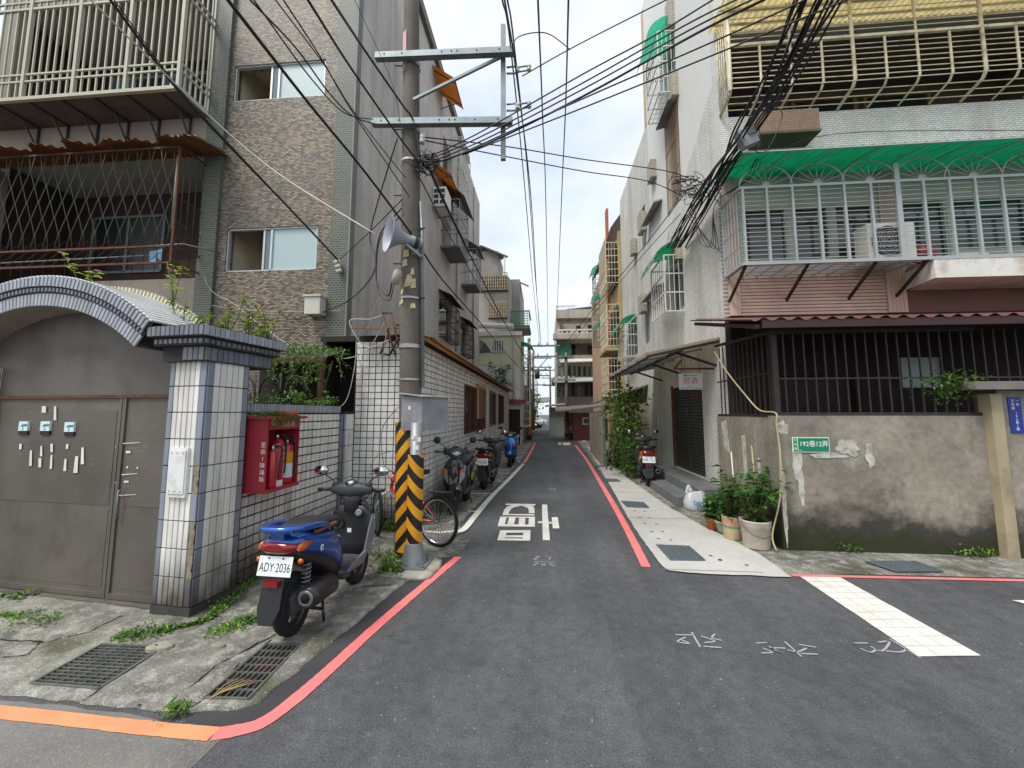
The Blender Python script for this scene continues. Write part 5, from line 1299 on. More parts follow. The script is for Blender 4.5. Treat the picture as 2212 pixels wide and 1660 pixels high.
mb = MB(); corrugated(mb, (2.42, YF+0.05, 3.16), (6.8, 0, 0), (0, -1.95, -0.46), 3, 0.022, 0.19, 6); mb.build('lean_to_roof', REDROOF, yw)
MB().box(2.55, 9.2, YW-0.24, YW-0.2, 2.60, 2.69).build('eaves_board', M('dark_eaves', '#3a2420', 0.7, 0.2), yw)
MB().bar((2.5, YW-0.22, 2.62), (2.5, YF, 3.08), 0.05).build('eaves_board', MATS['dark_eaves'], yw)
MB().box(2.95, 9.2, YW+0.9, YW+0.95, 2.75, 2.9).build('purlin', MATS['dark_eaves'], yw)
# street-name sign
a, b = P(1711, 945, Y=YW-0.01), P(1793, 978, Y=YW-0.01)
sg = thing('street_sign', 'green street name sign on the stained cement wall', 'sign', (a.x, YW-0.012, b.z))
SGR = M('sign_green', '#0b7a55', 0.4, 0.05); SWT = M('sign_white', '#e6ece6', 0.45, 0.03)
cz, w_, h_ = (a.z+b.z)/2, b.x-a.x, a.z-b.z
MB().box(a.x, b.x, YW-0.012, YW-0.003, b.z, a.z).build('border', SWT, sg)
MB().box(a.x+0.008, b.x-0.008, YW-0.014, YW-0.012, b.z+0.008, a.z-0.008).build('panel', SGR, sg)
MB().box(a.x+0.053, a.x+0.059, YW-0.0152, YW-0.014, b.z+0.012, a.z-0.008).build('divider', SWT, sg)
piece('lettering', text_mesh('192巷12弄', 0.078, SWT, 0.0006, sx=0.93), None, sg, frame_m((a.x+0.06+(w_-0.06)/2, YW-0.0146, cz+0.008), EX, EZ))
for i, ch in enumerate('文化路'): piece('lettering', text_mesh(ch, 0.034, SWT, 0.0006), None, sg, frame_m((a.x+0.031, YW-0.0146, a.z-0.033-i*0.052), EX, EZ))
MB().box(a.x+0.07, a.x+0.10, YW-0.0152, YW-0.014, b.z+0.022, b.z+0.026).build('underline', SWT, sg)
# blue door-number plate
a, b = P(2178, 858, Y=YW-0.07), P(2204, 936, Y=YW-0.07)
bs_ = thing('number_plate', 'upright blue house number plate on the wall beside the cream post', 'sign', (a.x, YW-0.07, b.z))
MB().box(a.x, a.x+0.135, YW-0.062, YW-0.052, b.z, a.z).build('plate', M('plate_blue', '#1f2f8c', 0.35, 0.05), bs_, bevel=0.004)
for i, ch in enumerate('文化路'):
    piece('lettering', text_mesh(ch, 0.036, SWT, 0.0005), None, bs_, frame_m((a.x+0.045, YW-0.0628, a.z-0.045-i*0.042), EX, EZ))
for i, ch in enumerate('一段'):
    piece('lettering', text_mesh(ch, 0.036, SWT, 0.0005), None, bs_, frame_m((a.x+0.095, YW-0.0628, a.z-0.045-i*0.042), EX, EZ))
for i, ch in enumerate('192巷1號'):
    piece('lettering', text_mesh(ch, 0.036, SWT, 0.0005), None, bs_, frame_m((a.x+0.07, YW-0.0628, a.z-0.185-i*0.036), EX, EZ))
# garden hose over the wall
tag(MB().tube(smooth_path([(2.62, 6.3, 2.55), (2.66, 6.0, 2.2), (2.70, 5.6, 1.85), (2.72, 5.3, 1.64), (2.76, 5.02, 1.6), (2.75, 5.0, 1.45), (2.76, 4.98, 1.1), (2.71, 4.96, 0.6), (2.60, 4.95, 0.2), (2.62, 4.92, 0.03)], 6), 0.010, 8).build('garden_hose', M('yellowed_hose', '#b5a57f', 0.5, 0.15)), 'yellowed hose hanging from the eaves over the wall corner', 'hose')

# ---------------------------------------------------------------- shop front under the awning
SH = M('corroded_shutter', '#3f4a44', 0.6, 0.2, 3, metal=0.3, stain='#5b3626', stain_amt=0.75, sscale=2.2)
sh = thing('roller_shutter', 'rusty green-grey roller shutter in two halves behind the grey steps', 'shutter', (XR, 8.0, 0.36))
for (a, b) in ((8.02, 8.86), (8.90, 9.73)):
    for k in range(28):
        z_ = 0.37+k*0.0652
        MB().add([(XR+0.05, a, z_), (XR+0.05, b, z_), (XR+0.028, b, z_+0.025), (XR+0.028, a, z_+0.025), (XR+0.05, a, z_+0.064), (XR+0.05, b, z_+0.064)], [(0, 3, 2, 1), (3, 4, 5, 2)]).build('slat', SH, sh)
MB().box(XR+0.02, XR+0.06, 8.86, 8.90, 0.36, 2.2).build('rail', RUST, sh)
MB().box(XR-0.03, XR+0.1, 9.74, 9.82, 0.36, 2.25).build('rail', RUST, sh)
MB().box(XR+0.06, XR+0.24, 8.0, 9.75, 0.36, 2.2).build('backing', DARKIN, sh)
st = thing('shop_steps', 'two grey tiled steps in front of the roller shutter', 'steps', (2.6, 8, 0))
STEP = M('grey_step_tile', '#6d7071', 0.6, 0.12, 3, stain='#4b4844', stain_amt=0.4, sscale=5)
MB().box(2.22, 2.55, 7.15, 9.15, 0.0, 0.17).build('lower_step', STEP, st, bevel=0.006)
MB().box(2.55, XR-0.002, 6.98, 9.9, 0.0, 0.33).build('upper_step', STEP, st, bevel=0.006)
aw = thing('shop_awning', 'sloping corrugated awning on iron beams over the shop steps', 'awning', (XR, 7.1, 2.6))
mb = MB(); corrugated(mb, (XR, 7.08, 2.92), (0, 4.3, -0.02), (-1.28, 0, -0.26), 3, 0.016, 0.11, 4); mb.build('sheet', translucent('weathered_awning_sheet', '#a89f8e', 0.45), aw)
for k in range(6):
    y = 7.12+k*0.82
    MB().bar((XR, y, 2.86), (1.80, y, 2.60), 0.05).build('beam', GALV2 if k else DARKBAR, aw)
for y in (7.3, 9.0, 10.6): MB().bar((XR, y, 2.45), (2.35, y, 2.70), 0.04).build('strut', DARKBAR, aw)
MB().bar((2.4, 7.08, 2.72), (2.4, 11.3, 2.70), 0.05).bar((1.82, 7.08, 2.59), (1.82, 11.3, 2.57), 0.03).build('purlin', DARKBAR, aw)
MB().tube([(2.9, 7.05, 2.37), (2.2, 6.9, 2.36), (2.0, 5.9, 2.4)], 0.02, 8).build('pipe', RUST, aw)
ss = thing('shop_sign', 'small white hanging shop sign with red characters beside the shutter', 'sign', (2.7, 7.6, 2.05))
MB().box(2.49, 2.92, 7.595, 7.61, 2.04, 2.345).build('board', M('sign_board', '#c9cdc8', 0.4, 0.05), ss)
MB().box(2.488, 2.922, 7.592, 7.595, 2.062, 2.07).build('blue_rule', M('sign_blue', '#27405e', 0.5), ss)
piece('lettering', text_mesh('菸酒', 0.135, M('sign_red', '#b8321f', 0.5), 0.0006), None, ss, frame_m((2.70, 7.5945, 2.20), EX, EZ))
piece('lettering', text_mesh('專賣店', 0.03, MATS['sign_red'], 0.0005, spacing=1.8), None, ss, frame_m((2.70, 7.5945, 2.10), EX, EZ))
MB().box(2.60, 2.84, 7.592, 7.595, 2.298, 2.306).box(2.585, 2.62, 7.592, 7.595, 2.295, 2.315).build('small_print', BLACKP, ss)
for x in (2.55, 2.87): MB().tube([(x, 7.6, 2.33), (x, 7.6, 2.72)], 0.006, 5).build('hanger', DARKBAR, ss)
# carrier bag
bag = thing('carrier_bag', 'white plastic carrier bag with blue writing at the end of the steps', 'bag', (2.47, 6.95, 0))
prof = [(0.0, 0.16, 0.09), (0.04, 0.185, 0.115), (0.12, 0.185, 0.115), (0.2, 0.165, 0.095), (0.27, 0.14, 0.06), (0.30, 0.09, 0.03)]
rings = []
for i, (z_, a, b) in enumerate(prof):
    rg = []
    for k in range(24):
        t = 2*math.pi*k/24; wv = 1+0.10*noise.noise(V((math.cos(t)*2.2, math.sin(t)*2.2, z_*9)))
        rg.append((a*wv*math.copysign(abs(math.cos(t))**0.6, math.cos(t)), b*wv*math.copysign(abs(math.sin(t))**0.7, math.sin(t)), z_+0.02*noise.noise(V((t, z_*4, 3)))))
    rings.append(rg)
BAGM = translucent('thin_white_plastic', '#dfe3e6', 0.25, 0.4)
MB().ring_loft(rings).build('body', BAGM, bag, world=False)
for s_ in (-1, 1):
    MB().tube(smooth_path([(s_*0.06, 0, 0.26), (s_*0.09, -0.02, 0.33-0.03*s_), (s_*0.11, 0.0, 0.345-0.05*s_), (s_*0.14, 0.01, 0.26)], 4), [0.035]*4+[0.016]*5+[0.024]*3+[0.03], 7).build('handle_loop', BAGM, bag, world=False)
BLT = M('bag_blue_print', '#1f7f9f', 0.5)
for (tx, dz, sz) in (('Taipei', 0.15, 0.085), ('City', 0.075, 0.085)):
    piece('lettering', text_mesh(tx, sz, BLT, 0.003, shear=0.25), None, bag, MW[bag.name] @ frame_m((0.0+(0.03 if tx == 'City' else 0), -0.136, dz), V((0.95, 0.0, 0.12)), V((-0.12, 0.0, 0.95))))
# ================================================================== POLE AND OVERHEAD LINES
PY = 4.38
ptop = P(889, 40, Y=PY); pb = V((-1.50, PY, 0)); ptop = pb+(ptop-pb)*1.12
CONC = mk_render('pole_concrete', '#544d45', '#70685e', 0.55)
pole = thing('utility_pole', 'weathered concrete utility pole with two steel crossarms and loudspeaker', 'utility pole', pb)
MB().tube([pb+(ptop-pb)*k/10 for k in range(11)], [0.135-0.045*k/10 for k in range(11)], 20).build('shaft', CONC, pole)
pc = lambda z: pb+(ptop-pb)*(z/ptop.z)
BANDM = M('steel_band', '#a3a39d', 0.4, 0.1, metal=0.7)
for z_ in (1.98, 2.35, 2.37, 2.92, 4.6): MB().lathe([(0.131, -0.012), (0.131, 0.012)], pc(z_), n=20).build('band', BANDM, pole)
for (y_px, xl, xr, yl, yr) in ((118, 812, 1110, 124, 112), (264, 805, 1107, 266, 263)):
    a, b = P(xl, yl, Y=PY-0.13), P(xr, yr, Y=PY-0.13)
    arm = MB().bar(a, b, 0.075, 0.075).build('crossarm', GALV, pole)
    for t in (0.07, 0.2, 0.49, 0.56, 0.6, 0.74, 0.9): 
        q = a.lerp(b, t)+V((0, -0.038, 0.005)); MB().lathe([(0, 0), (0.009, 0), (0.009, 0.004), (0, 0.004)], q, (0, -1, 0), 8).build('bolt_hole', BLACKP, arm)
    MB().lathe([(0.112, -0.03), (0.112, 0.03)], pc((a.z+b.z)/2), n=18).build('clamp', GALV, pole)
a, b = P(1087, 56, Y=PY-0.05), P(1087, 346, Y=PY-0.05); MB().bar(a, b, 0.055, 0.05, up=EY).build('upright_post', GALV, pole)
MB().bar(P(893, 216, Y=PY-0.14), P(1085, 122, Y=PY-0.10), 0.03, 0.03).build('brace', GALV, pole)
PORC = M('porcelain', '#c9c4b4', 0.25, 0.08, 6)
for (x, y) in ((1105, 152), (1105, 232)):
    c_ = P(x, y, Y=PY-0.05)
    ins = MB().tube([c_+V((-0.06, 0, 0.04)), c_+V((0.06, 0, 0.045)), c_+V((0.07, 0, 0.0)), c_+V((0.06, 0, -0.045)), c_+V((-0.06, 0, -0.04))], 0.012, 6).build('insulator_bracket', GALV, pole)
    MB().lathe([(0.0, -0.03), (0.025, -0.03), (0.028, -0.012), (0.016, 0), (0.028, 0.012), (0.025, 0.03), (0, 0.03)], c_+V((0.07, 0, 0)), n=12).build('insulator', PORC, ins)
    MB().tube([c_+V((0.07, 0, 0.03)), c_+V((0.20, 0.02, 0.06))], 0.010, 6).tube([c_+V((0.07, 0, -0.03)), c_+V((0.20, 0.02, 0.0))], 0.010, 6).build('link', GALV, ins)
    MB().lathe([(0.0, -0.035), (0.024, -0.035), (0.027, -0.012), (0.014, 0), (0.027, 0.012), (0.024, 0.035), (0, 0.035)], c_+V((0.21, 0.02, 0.03)), n=12).build('insulator', PORC, ins)
for (x, y) in ((905, 302),):
    c_ = P(x, y, Y=PY-0.1); MB().lathe([(0, -0.05), (0.03, -0.05), (0.034, -0.02), (0.02, 0), (0.034, 0.02), (0.03, 0.05), (0, 0.05)], c_+V((0.04, 0, 0)), n=12).build('insulator', PORC, pole)
MB().tube([pc(1.9)+V((0.155, -0.03, 0)), pc(3.6)+V((0.15, -0.03, 0)), pc(4.1)+V((0.13, -0.03, 0))], 0.02, 10).build('conduit', GALV, pole)
for k in range(9):
    z_ = 2.5+k*0.42; s_ = 1 if k % 2 else -1
    MB().tube([pc(z_)+V((s_*0.1, -0.05, 0)), pc(z_)+V((s_*0.19, -0.06, 0.0))], 0.008, 6).build('step_bolt', RUST, pole)
MB().plate([pc(6.3)+V((-0.09, -0.05, 0)), pc(6.3)+V((-0.03, -0.098, 0)), pc(5.85)+V((-0.03, -0.10, 0)), pc(5.75)+V((-0.09, -0.055, 0))], (0, -1, 0), 0.003).build('peeling_label', M('pink_label', '#c9a0a0', 0.7, 0.2), pole)
random.seed(11)
for k in range(14):   # torn bills on the shaft
    z_ = 2.75+random.random()*0.75; an = R(-150+random.random()*110); q = pc(z_); r_ = 0.133-0.0045*z_+0.0015
    t_ = V((-math.sin(an), math.cos(an), 0)); nn = V((math.cos(an), math.sin(an), 0)); hw, hh = 0.02+0.02*random.random(), 0.03+0.05*random.random()
    o_ = q+nn*r_
    MB().plate([o_-t_*hw-EZ*hh, o_+t_*hw-EZ*hh*0.7, o_+t_*hw*0.8+EZ*hh, o_-t_*hw*0.6+EZ*hh*0.8], nn, 0.0015).build('torn_bill', M('torn_bill_paper', '#c4b791', 0.85, 0.25, 12), pole)
# reflective hazard wrap
def mk_hazard():
    t = NT('hazard_stripes'); X = t.xyz()
    u_ = t.math('ABSOLUTE', t.math('SUBTRACT', X[0], -1.435))
    s_ = t.math('FRACT', t.math('DIVIDE', t.math('ADD', X[2], t.math('MULTIPLY', u_, 1.15)), 0.215))
    m_ = t.math('GREATER_THAN', s_, 0.5)
    g = t.ramp(t.noise(26, 6, None, 0.7), [(0.62, 0.0), (0.72, 0.6)])
    yl = t.mix(t.ramp(t.noise(5, 4), [(0.3, 0.0), (0.7, 1.0)]), hx('#c98512'), hx('#e0a21e'))
    c_ = t.mix(m_, yl, hx('#1d1c1b')); c_ = t.mix(g, c_, hx('#6b604c')); t.col(c_); t.rough(0.5); return t.m
HAZ = mk_hazard()
mb = MB()
for k in range(8):
    a0_, a1_ = R(180+k*14), R(180+(k+1)*14)
    q = lambda a, z_: pc(z_)+V((math.cos(a)*0.158, math.sin(a)*0.158, 0))
    mb.add([q(a0_, 0.12), q(a1_, 0.12), q(a1_, 1.5), q(a0_, 1.5)], [(0, 1, 2, 3)])
gw = mb.build('hazard_wrap', HAZ, pole)
sdm = gw.modifiers.new('solid', 'SOLIDIFY'); sdm.thickness = 0.004; sdm.offset = -1
MB().bar(pc(0.05)+V((-0.16, 0, 0)), pc(1.5)+V((-0.16, 0, 0)), 0.02, 0.03, up=EY).build('wrap_edge', RUST, pole)
# horn loudspeaker
hs = thing('horn_loudspeaker', 'grey horn loudspeaker with yellow sticker mounted on the utility pole', 'loudspeaker', pc(3.75))
m0, m1 = P(838, 505, Y=PY-0.33), P(906, 526, Y=PY-0.10)
ax = (m0-m1).normalized(); L_ = (m0-m1).length
HRN = M('horn_grey', '#8f979c', 0.45, 0.08, 5); HRI = M('horn_inner', '#a9adb8', 0.5, 0.06)
MB().lathe([(0.055, -0.02), (0.062, 0.10), (0.05, 0.11), (0.058, 0.16), (0.078, L_*0.58), (0.12, L_*0.78), (0.185, L_*0.97), (0.20, L_), (0.205, L_-0.006)], m1, ax, 28).build('bell', HRN, hs)
MB().lathe([(0.03, L_*0.45), (0.07, L_*0.6), (0.115, L_*0.8), (0.18, L_*0.975), (0.2, L_+0.001)], m1, ax, 28).build('bell_inside', HRI, hs)
MB().lathe([(0.0, L_*0.5), (0.03, L_*0.5), (0.024, L_*0.8), (0.0, L_*0.81)], m1, ax, 14).build('phase_plug', DIRTY_W, hs)
MB().lathe([(0.065, 0.02), (0.068, 0.07)], m1, ax, 20).build('driver_ring', DKGREY, hs)
s0 = m1+ax*L_*0.42; sdv = ax.cross(EZ).normalized(); 
MB().plate([s0+sdv*0.075-EZ*0.03-ax*0.03, s0+sdv*0.075-EZ*0.03+ax*0.03, s0+sdv*0.085+EZ*0.03+ax*0.03, s0+sdv*0.08+EZ*0.03-ax*0.03], sdv, 0.003).build('sticker', M('sticker_yellow', '#d9a81e', 0.5), hs)
MB().bar(m1+ax*0.16-EZ*0.06, m1+V((0.02, 0, -0.16)), 0.03).bar(m1+V((0.02, 0.0, -0.17)), m1+V((0.02, 0.1, -0.05)), 0.03).build('bracket', GALV, hs)
cs = MB().lathe([(0, -0.09), (0.045, -0.08), (0.05, 0.05), (0.03, 0.08), (0, 0.085)], P(857, 560+38, Y=PY-0.22), (0.3, 0, 1), 12).build('splice_closure', M('beige_plastic', '#a39b88', 0.6, 0.1))
tag(cs, 'small beige cable closure hanging below the loudspeaker', 'cable box')
# control cabinet
c0, c1 = P(866, 930, Y=4.16), P(912, 858, Y=4.16)
cb = thing('control_cabinet', 'grey steel control cabinet with sloping lid fixed to the pole', 'cabinet', (c0.x, 4.16, c0.z))
CABM = M('cabinet_grey', '#87888a', 0.55, 0.12, 4, stain='#5c5650', stain_amt=0.4, sscale=5)
MB().add([(c0.x, 4.16, c0.z), (c1.x, 4.16, c0.z), (c1.x, 4.16, c1.z), (c0.x, 4.16, c1.z+0.02), (c0.x, 4.42, c0.z), (c1.x+0.22, 4.42, c0.z), (c1.x+0.22, 4.42, c1.z), (c0.x, 4.42, c1.z+0.02)],
         [(0, 1, 2, 3), (1, 5, 6, 2), (4, 0, 3, 7), (5, 4, 7, 6), (0, 4, 5, 1)]).build('housing', CABM, cb)
MB().plate([(c0.x-0.02, 4.13, c1.z+0.035), (c1.x+0.02, 4.12, c1.z-0.0), (c1.x+0.27, 4.44, c1.z+0.0), (c0.x-0.02, 4.46, c1.z+0.035)], EZ, 0.014).build('lid', M('cabinet_lid', '#a9a6a2', 0.5, 0.1), cb)
MB().box(c0.x+0.08, c0.x+0.10, 4.156, 4.159, c0.z+0.22, c0.z+0.26).build('sticker', SWT, cb)
for i, ch in enumerate('文化局'): piece('lettering', text_mesh(ch, 0.05, M('worn_white_print', '#a2a2a2', 0.6), 0.0004), None, cb, frame_m((c0.x+0.14, 4.1592, c1.z-0.09-i*0.075), EX, EZ))
# steel post with flanged foot
sp = thing('steel_post', 'grey steel post with striped wrap and bolted flange foot beside the pole', 'post', (-1.375, 4.13, 0))
STP = M('galvanised_post', '#8b9093', 0.5, 0.12, 5, metal=0.4, stain='#6b6258', stain_amt=0.3, sscale=6)
MB().tube([(-1.375, 4.13, 0.16), (-1.375, 4.13, 1.5)], 0.062, 18).build('tube', STP, sp)
MB().lathe([(0.083, 0.27), (0.083, 1.17)], (-1.375, 4.13, 0), n=24).build('hazard_sleeve', HAZ, sp)
MB().lathe([(0.13, 0.06), (0.115, 0.12), (0.085, 0.26), (0.082, 0.275), (0.062, 0.275)], (-1.375, 4.13, 0), n=20).build('flared_base', STP, sp)
MB().box(-1.535, -1.215, 3.97, 4.29, 0.045, 0.065).build('base_plate', STP, sp)
for sx in (-0.12, 0.12):
    for sy in (-0.12, 0.12):
        MB().lathe([(0, 0), (0.026, 0), (0.026, 0.022), (0.014, 0.022), (0.014, 0.05), (0, 0.05)], (-1.375+sx, 4.13+sy, 0.065), n=6, smooth=False).build('anchor_bolt', GALV2, sp)
mb = MB(); L_ = []
for k in range(26):
    a = 2*math.pi*k/26; r_ = 0.27*(1/max(abs(math.cos(a)), abs(math.sin(a))))**0.7*(1+0.12*noise.noise(V((math.cos(a)*2, math.sin(a)*2, 5))))
    L_.append(V((-1.37+r_*math.cos(a), 4.11+r_*math.sin(a), 0.0)))
rg = [[(p.x, p.y, 0.0) for p in L_], [((p.x+1.37)*0.96-1.37, (p.y-4.11)*0.96+4.11, 0.035+0.012*noise.noise(p*9)) for p in L_], [((p.x+1.37)*0.8-1.37, (p.y-4.11)*0.8+4.11, 0.046) for p in L_]]
MB().ring_loft(rg).build('concrete_footing', M('pale_footing', '#aaa698', 0.9, 0.2, 6, bump=0.4, stain='#5c5a3c', stain_amt=0.5, sscale=7), sp)
for (x, y) in ((905, 950), (900, 968), (892, 945)):
    q = P(x, y, Y=4.06); MB().plate([q+V((-0.02, 0.005, -0.02)), q+V((0.015, 0.005, -0.025)), q+V((0.02, 0.005, 0.02)), q+V((-0.01, 0.005, 0.025))], (0, -1, 0), 0.002).build('paper_scrap', PAPER, sp)

# ---- cables
def cab(pts, r, label, mat=None, ext0=0, ext1=0, name='overhead_cable', group='overhead cables', k=6, cat='cable'):
    w3 = [P(x, y, Y=Y_) for x, y, Y_ in pts]
    if ext0: w3.insert(0, w3[0]+(w3[0]-w3[1])*ext0)
    if ext1: w3.append(w3[-1]+(w3[-1]-w3[-2])*ext1)
    o = MB().tube(smooth_path(w3, k), r, 6).build(name, mat or CABLE)
    return tag(o, label, cat, group)
UL = 'black overhead cable slanting from the pole to the upper left'
cab([(238, 0, 3.4), (380, 190, 4.2), (480, 300, 4.8), (620, 445, 5.5), (730, 562, 6.05)], 0.016, 'thick black cable ending at insulators on the green tiled corner', ext0=0.6, group='cables to the apartment corner')
cab([(246, 0, 3.4), (385, 190, 4.22), (484, 300, 4.8), (624, 448, 5.5), (732, 566, 6.05)], 0.007, 'thin black cable twisted beside the thick one on brown facade', ext0=0.6, group='cables to the apartment corner')
cab([(195, 0, 3.2), (440, 240, 4.4), (600, 375, 4.7), (812, 507, 4.15)], 0.009, 'pale double cable running down to the loudspeaker', CABLE_W, ext0=0.5, group='cables to the loudspeaker')
ORD = ['first', 'second', 'third', 'fourth', 'fifth', 'sixth', 'seventh', 'eighth', 'ninth']
for _n, (pts, r) in enumerate((([(492, 0, 2.0), (660, 215, 2.9), (790, 374, 3.7), (889, 506, 4.25)], 0.012), ([(540, 0, 2.2), (640, 105, 2.8), (710, 200, 3.3), (760, 250, 3.8), (808, 268, 4.2)], 0.007),
               ([(548, 0, 2.2), (672, 170, 3.0), (745, 245, 3.7), (806, 258, 4.2)], 0.006), ([(595, 0, 2.3), (700, 140, 3.0), (770, 250, 3.6), (876, 385, 4.25)], 0.005),
               ([(612, 0, 2.3), (690, 120, 2.9), (760, 240, 3.5), (884, 425, 4.25)], 0.006), ([(665, 0, 2.3), (760, 150, 3.1), (865, 300, 4.0), (905, 350, 4.27)], 0.010), ([(716, 0, 2.4), (790, 112, 3.2), (868, 225, 4.0), (893, 262, 4.22), (908, 340, 4.27)], 0.011), ([(775, 20, 3.4), (850, 190, 4.0), (872, 330, 4.26)], 0.003))):
    cab(pts, r, 'black cable slanting from pole to upper left, %s from left at picture top' % ORD[_n], ext0=0.8, group='cables from the pole to the upper left')
RT_ = 'black overhead cable crossing from the pole to the upper right'
for j, pts in enumerate(([(912, 350, 4.3), (1030, 300, 4.25), (1240, 190, 3.9), (1480, 55, 3.4), (1590, 0, 3.2)], [(914, 356, 4.3), (1040, 305, 4.25), (1250, 198, 3.9), (1490, 65, 3.4), (1620, 2, 3.2)], [(916, 360, 4.3), (1050, 312, 4.2), (1260, 208, 3.9), (1500, 75, 3.4), (1640, 5, 3.2)], [(1000, 330, 4.27), (1263, 212, 3.9), (1560, 82, 3.4), (1740, 0, 3.1)], [(1000, 335, 4.27), (1263, 232, 3.9), (1600, 95, 3.3), (1830, 0, 3.0)], [(912, 345, 4.3), (1030, 290, 4.25), (1260, 160, 3.9), (1400, 85, 3.6), (1540, 0, 3.3)])):
    cab(pts, 0.012 if j == 2 else 0.008, 'black cable crossing from pole to upper right, %s from left at picture top' % ['second', 'third', 'fourth', 'fifth', 'sixth', 'first'][j], ext1=0.8, group='cables from the pole to the upper right')
cab([(1128, 165, 4.3), (1228, 108, 4.2), (1350, 45, 4.0), (1440, 0, 3.9)], 0.007, 'single cable from the upper insulator to the upper right', ext1=0.8, group='cables at the insulators')
cab([(1104, 112, 4.3), (1120, 80, 4.3), (1180, 72, 4.3), (1232, 108, 4.25)], 0.006, 'looped jumper wire above the upper insulator', CABLE, group='cables at the insulators')
for y0_, pts in ((0, [(908, 296, 4.3), (1100, 318, 4.9), (1263, 345, 5.6), (1430, 368, 6.3), (1487, 385, 6.55)]), (1, [(912, 303, 4.3), (1100, 340, 5.0), (1263, 371, 5.7), (1400, 392, 6.4), (1475, 425, 7.2)])):
    cab(pts, 0.008, '%s of two dark cables sagging across the street to right corner' % ('upper', 'lower')[y0_], group='cables across the street')
RB_ = 'black cable in the thick bundle at the right building corner'
random.seed(5)
for j in range(13):
    dx = (j-6)*5; s_ = 0.7+0.1*(j % 4); jr = lambda a: random.uniform(-a, a)
    cab([(1768+dx*1.8+jr(8), 0, 4.0), (1684+dx*1.1+jr(10), 165+jr(6), 4.8+jr(0.2)), (1612+dx*0.5+jr(12), 280+jr(8), 5.5+jr(0.2)), (1556+dx*0.6+jr(10), 372+jr(6), 6.2), (1502+dx*0.7+jr(9), 462+jr(8), 7.3), (1462+dx*0.5+jr(8), 535, 8.5)], 0.011*s_+0.004, RB_, ext0=0.7, group='cable bundle at the right corner')
for j in range(4):
    cab([(1500-j*6, 440+j*8, 7.2), (1510+j*12, 520+j*5, 7.0), (1536+j*5, 525, 6.8), (1545, 440, 6.7), (1600+j*12, 400-j*10, 6.2), (1640, 330-j*20, 6.0)], 0.006, 'looped slack cable hanging from the right corner bundle', group='slack cable loops')
cab([(1600, 300, 5.6), (1650, 330, 5.7), (1690, 250, 5.8), (1660, 225, 5.6)], 0.006, 'slack loop below the small junction box at the right', group='slack cable loops')
cab([(1560, 372, 6.2), (1640, 345, 6.3), (1800, 290, 6.2), (2212, 282, 5.9)], 0.005, 'thin cable stretched along the green canopy', ext1=0.3, group='cables along the right facade')
q = P(1613, 300, Y=5.5); jb = thing('junction_box', 'small grey junction box hanging in the right cable bundle', 'junction box', q)
MB().obox(q, (0.10, 0, 0.04), (0, 0.06, 0), (-0.045, 0, 0.115)).build('case', CABM, jb); MB().obox(q+V((0.03, -0.07, 0.08)), (0.05, 0, 0.02), (0, 0.01, 0), (-0.02, 0, 0.05)).build('clamp', GALV, jb)
for _n, (pts, r) in enumerate((([(1478, 420, 7.6), (1370, 560, 10), (1263, 690, 15), (1200, 770, 24)], 0.010), ([(1470, 462, 7.8), (1360, 585, 10.5), (1263, 705, 15.5), (1196, 800, 25)], 0.008))):
    cab(pts, r, '%s of two dark cables descending from right corner to far poles' % ('upper', 'lower')[_n], group='cables to the far poles')
ST_ = 'grey overhead line running along the street to the far poles'
for _n, pts in enumerate(([(1162, 0, 3.2), (1172, 250, 5.6), (1180, 480, 10), (1184, 748, 25)], [(1228, 0, 3.3), (1221, 250, 5.8), (1211, 480, 10), (1201, 738, 25)], [(1085, 0, 3.4), (1104, 110, 4.3), (1133, 400, 8), (1152, 620, 14), (1166, 748, 25)], [(1096, 0, 3.4), (1112, 110, 4.3), (1142, 400, 8), (1158, 620, 14), (1170, 752, 25)], [(1090, 0, 3.4), (1118, 180, 4.4), (1148, 440, 8), (1160, 640, 14), (1168, 750, 25)])):
    cab(pts, 0.010, 'grey overhead line along the street, %s from left at picture top' % ORD[[3, 4, 0, 2, 1][_n]], M('grey_line', '#4d5156', 0.5), ext0=0.6, group='lines along the street')
LS_ = 'thick black cable along the grey wall from the pole'
for _n, (pts, r) in enumerate((([(918, 345, 4.35), (975, 470, 6.2), (1040, 600, 9.5), (1100, 715, 16), (1144, 785, 24)], 0.016), ([(922, 350, 4.35), (982, 480, 6.3), (1048, 615, 9.8), (1104, 722, 16), (1146, 792, 24)], 0.010), ([(905, 530, 4.35), (960, 610, 5.8), (1040, 700, 9), (1090, 760, 14), (1140, 815, 22)], 0.012), ([(880, 330, 4.35), (930, 430, 5.2), (1000, 560, 7.5), (1080, 690, 13)], 0.009))):
    cab(pts, r, ['thickest black cable along the grey wall from the pole head', 'thinner black cable just below the thickest one along grey wall', 'lowest black cable leaving the pole near the loudspeaker along the wall', 'black cable passing left of the pole down the grey wall'][_n], group='cables along the grey wall')
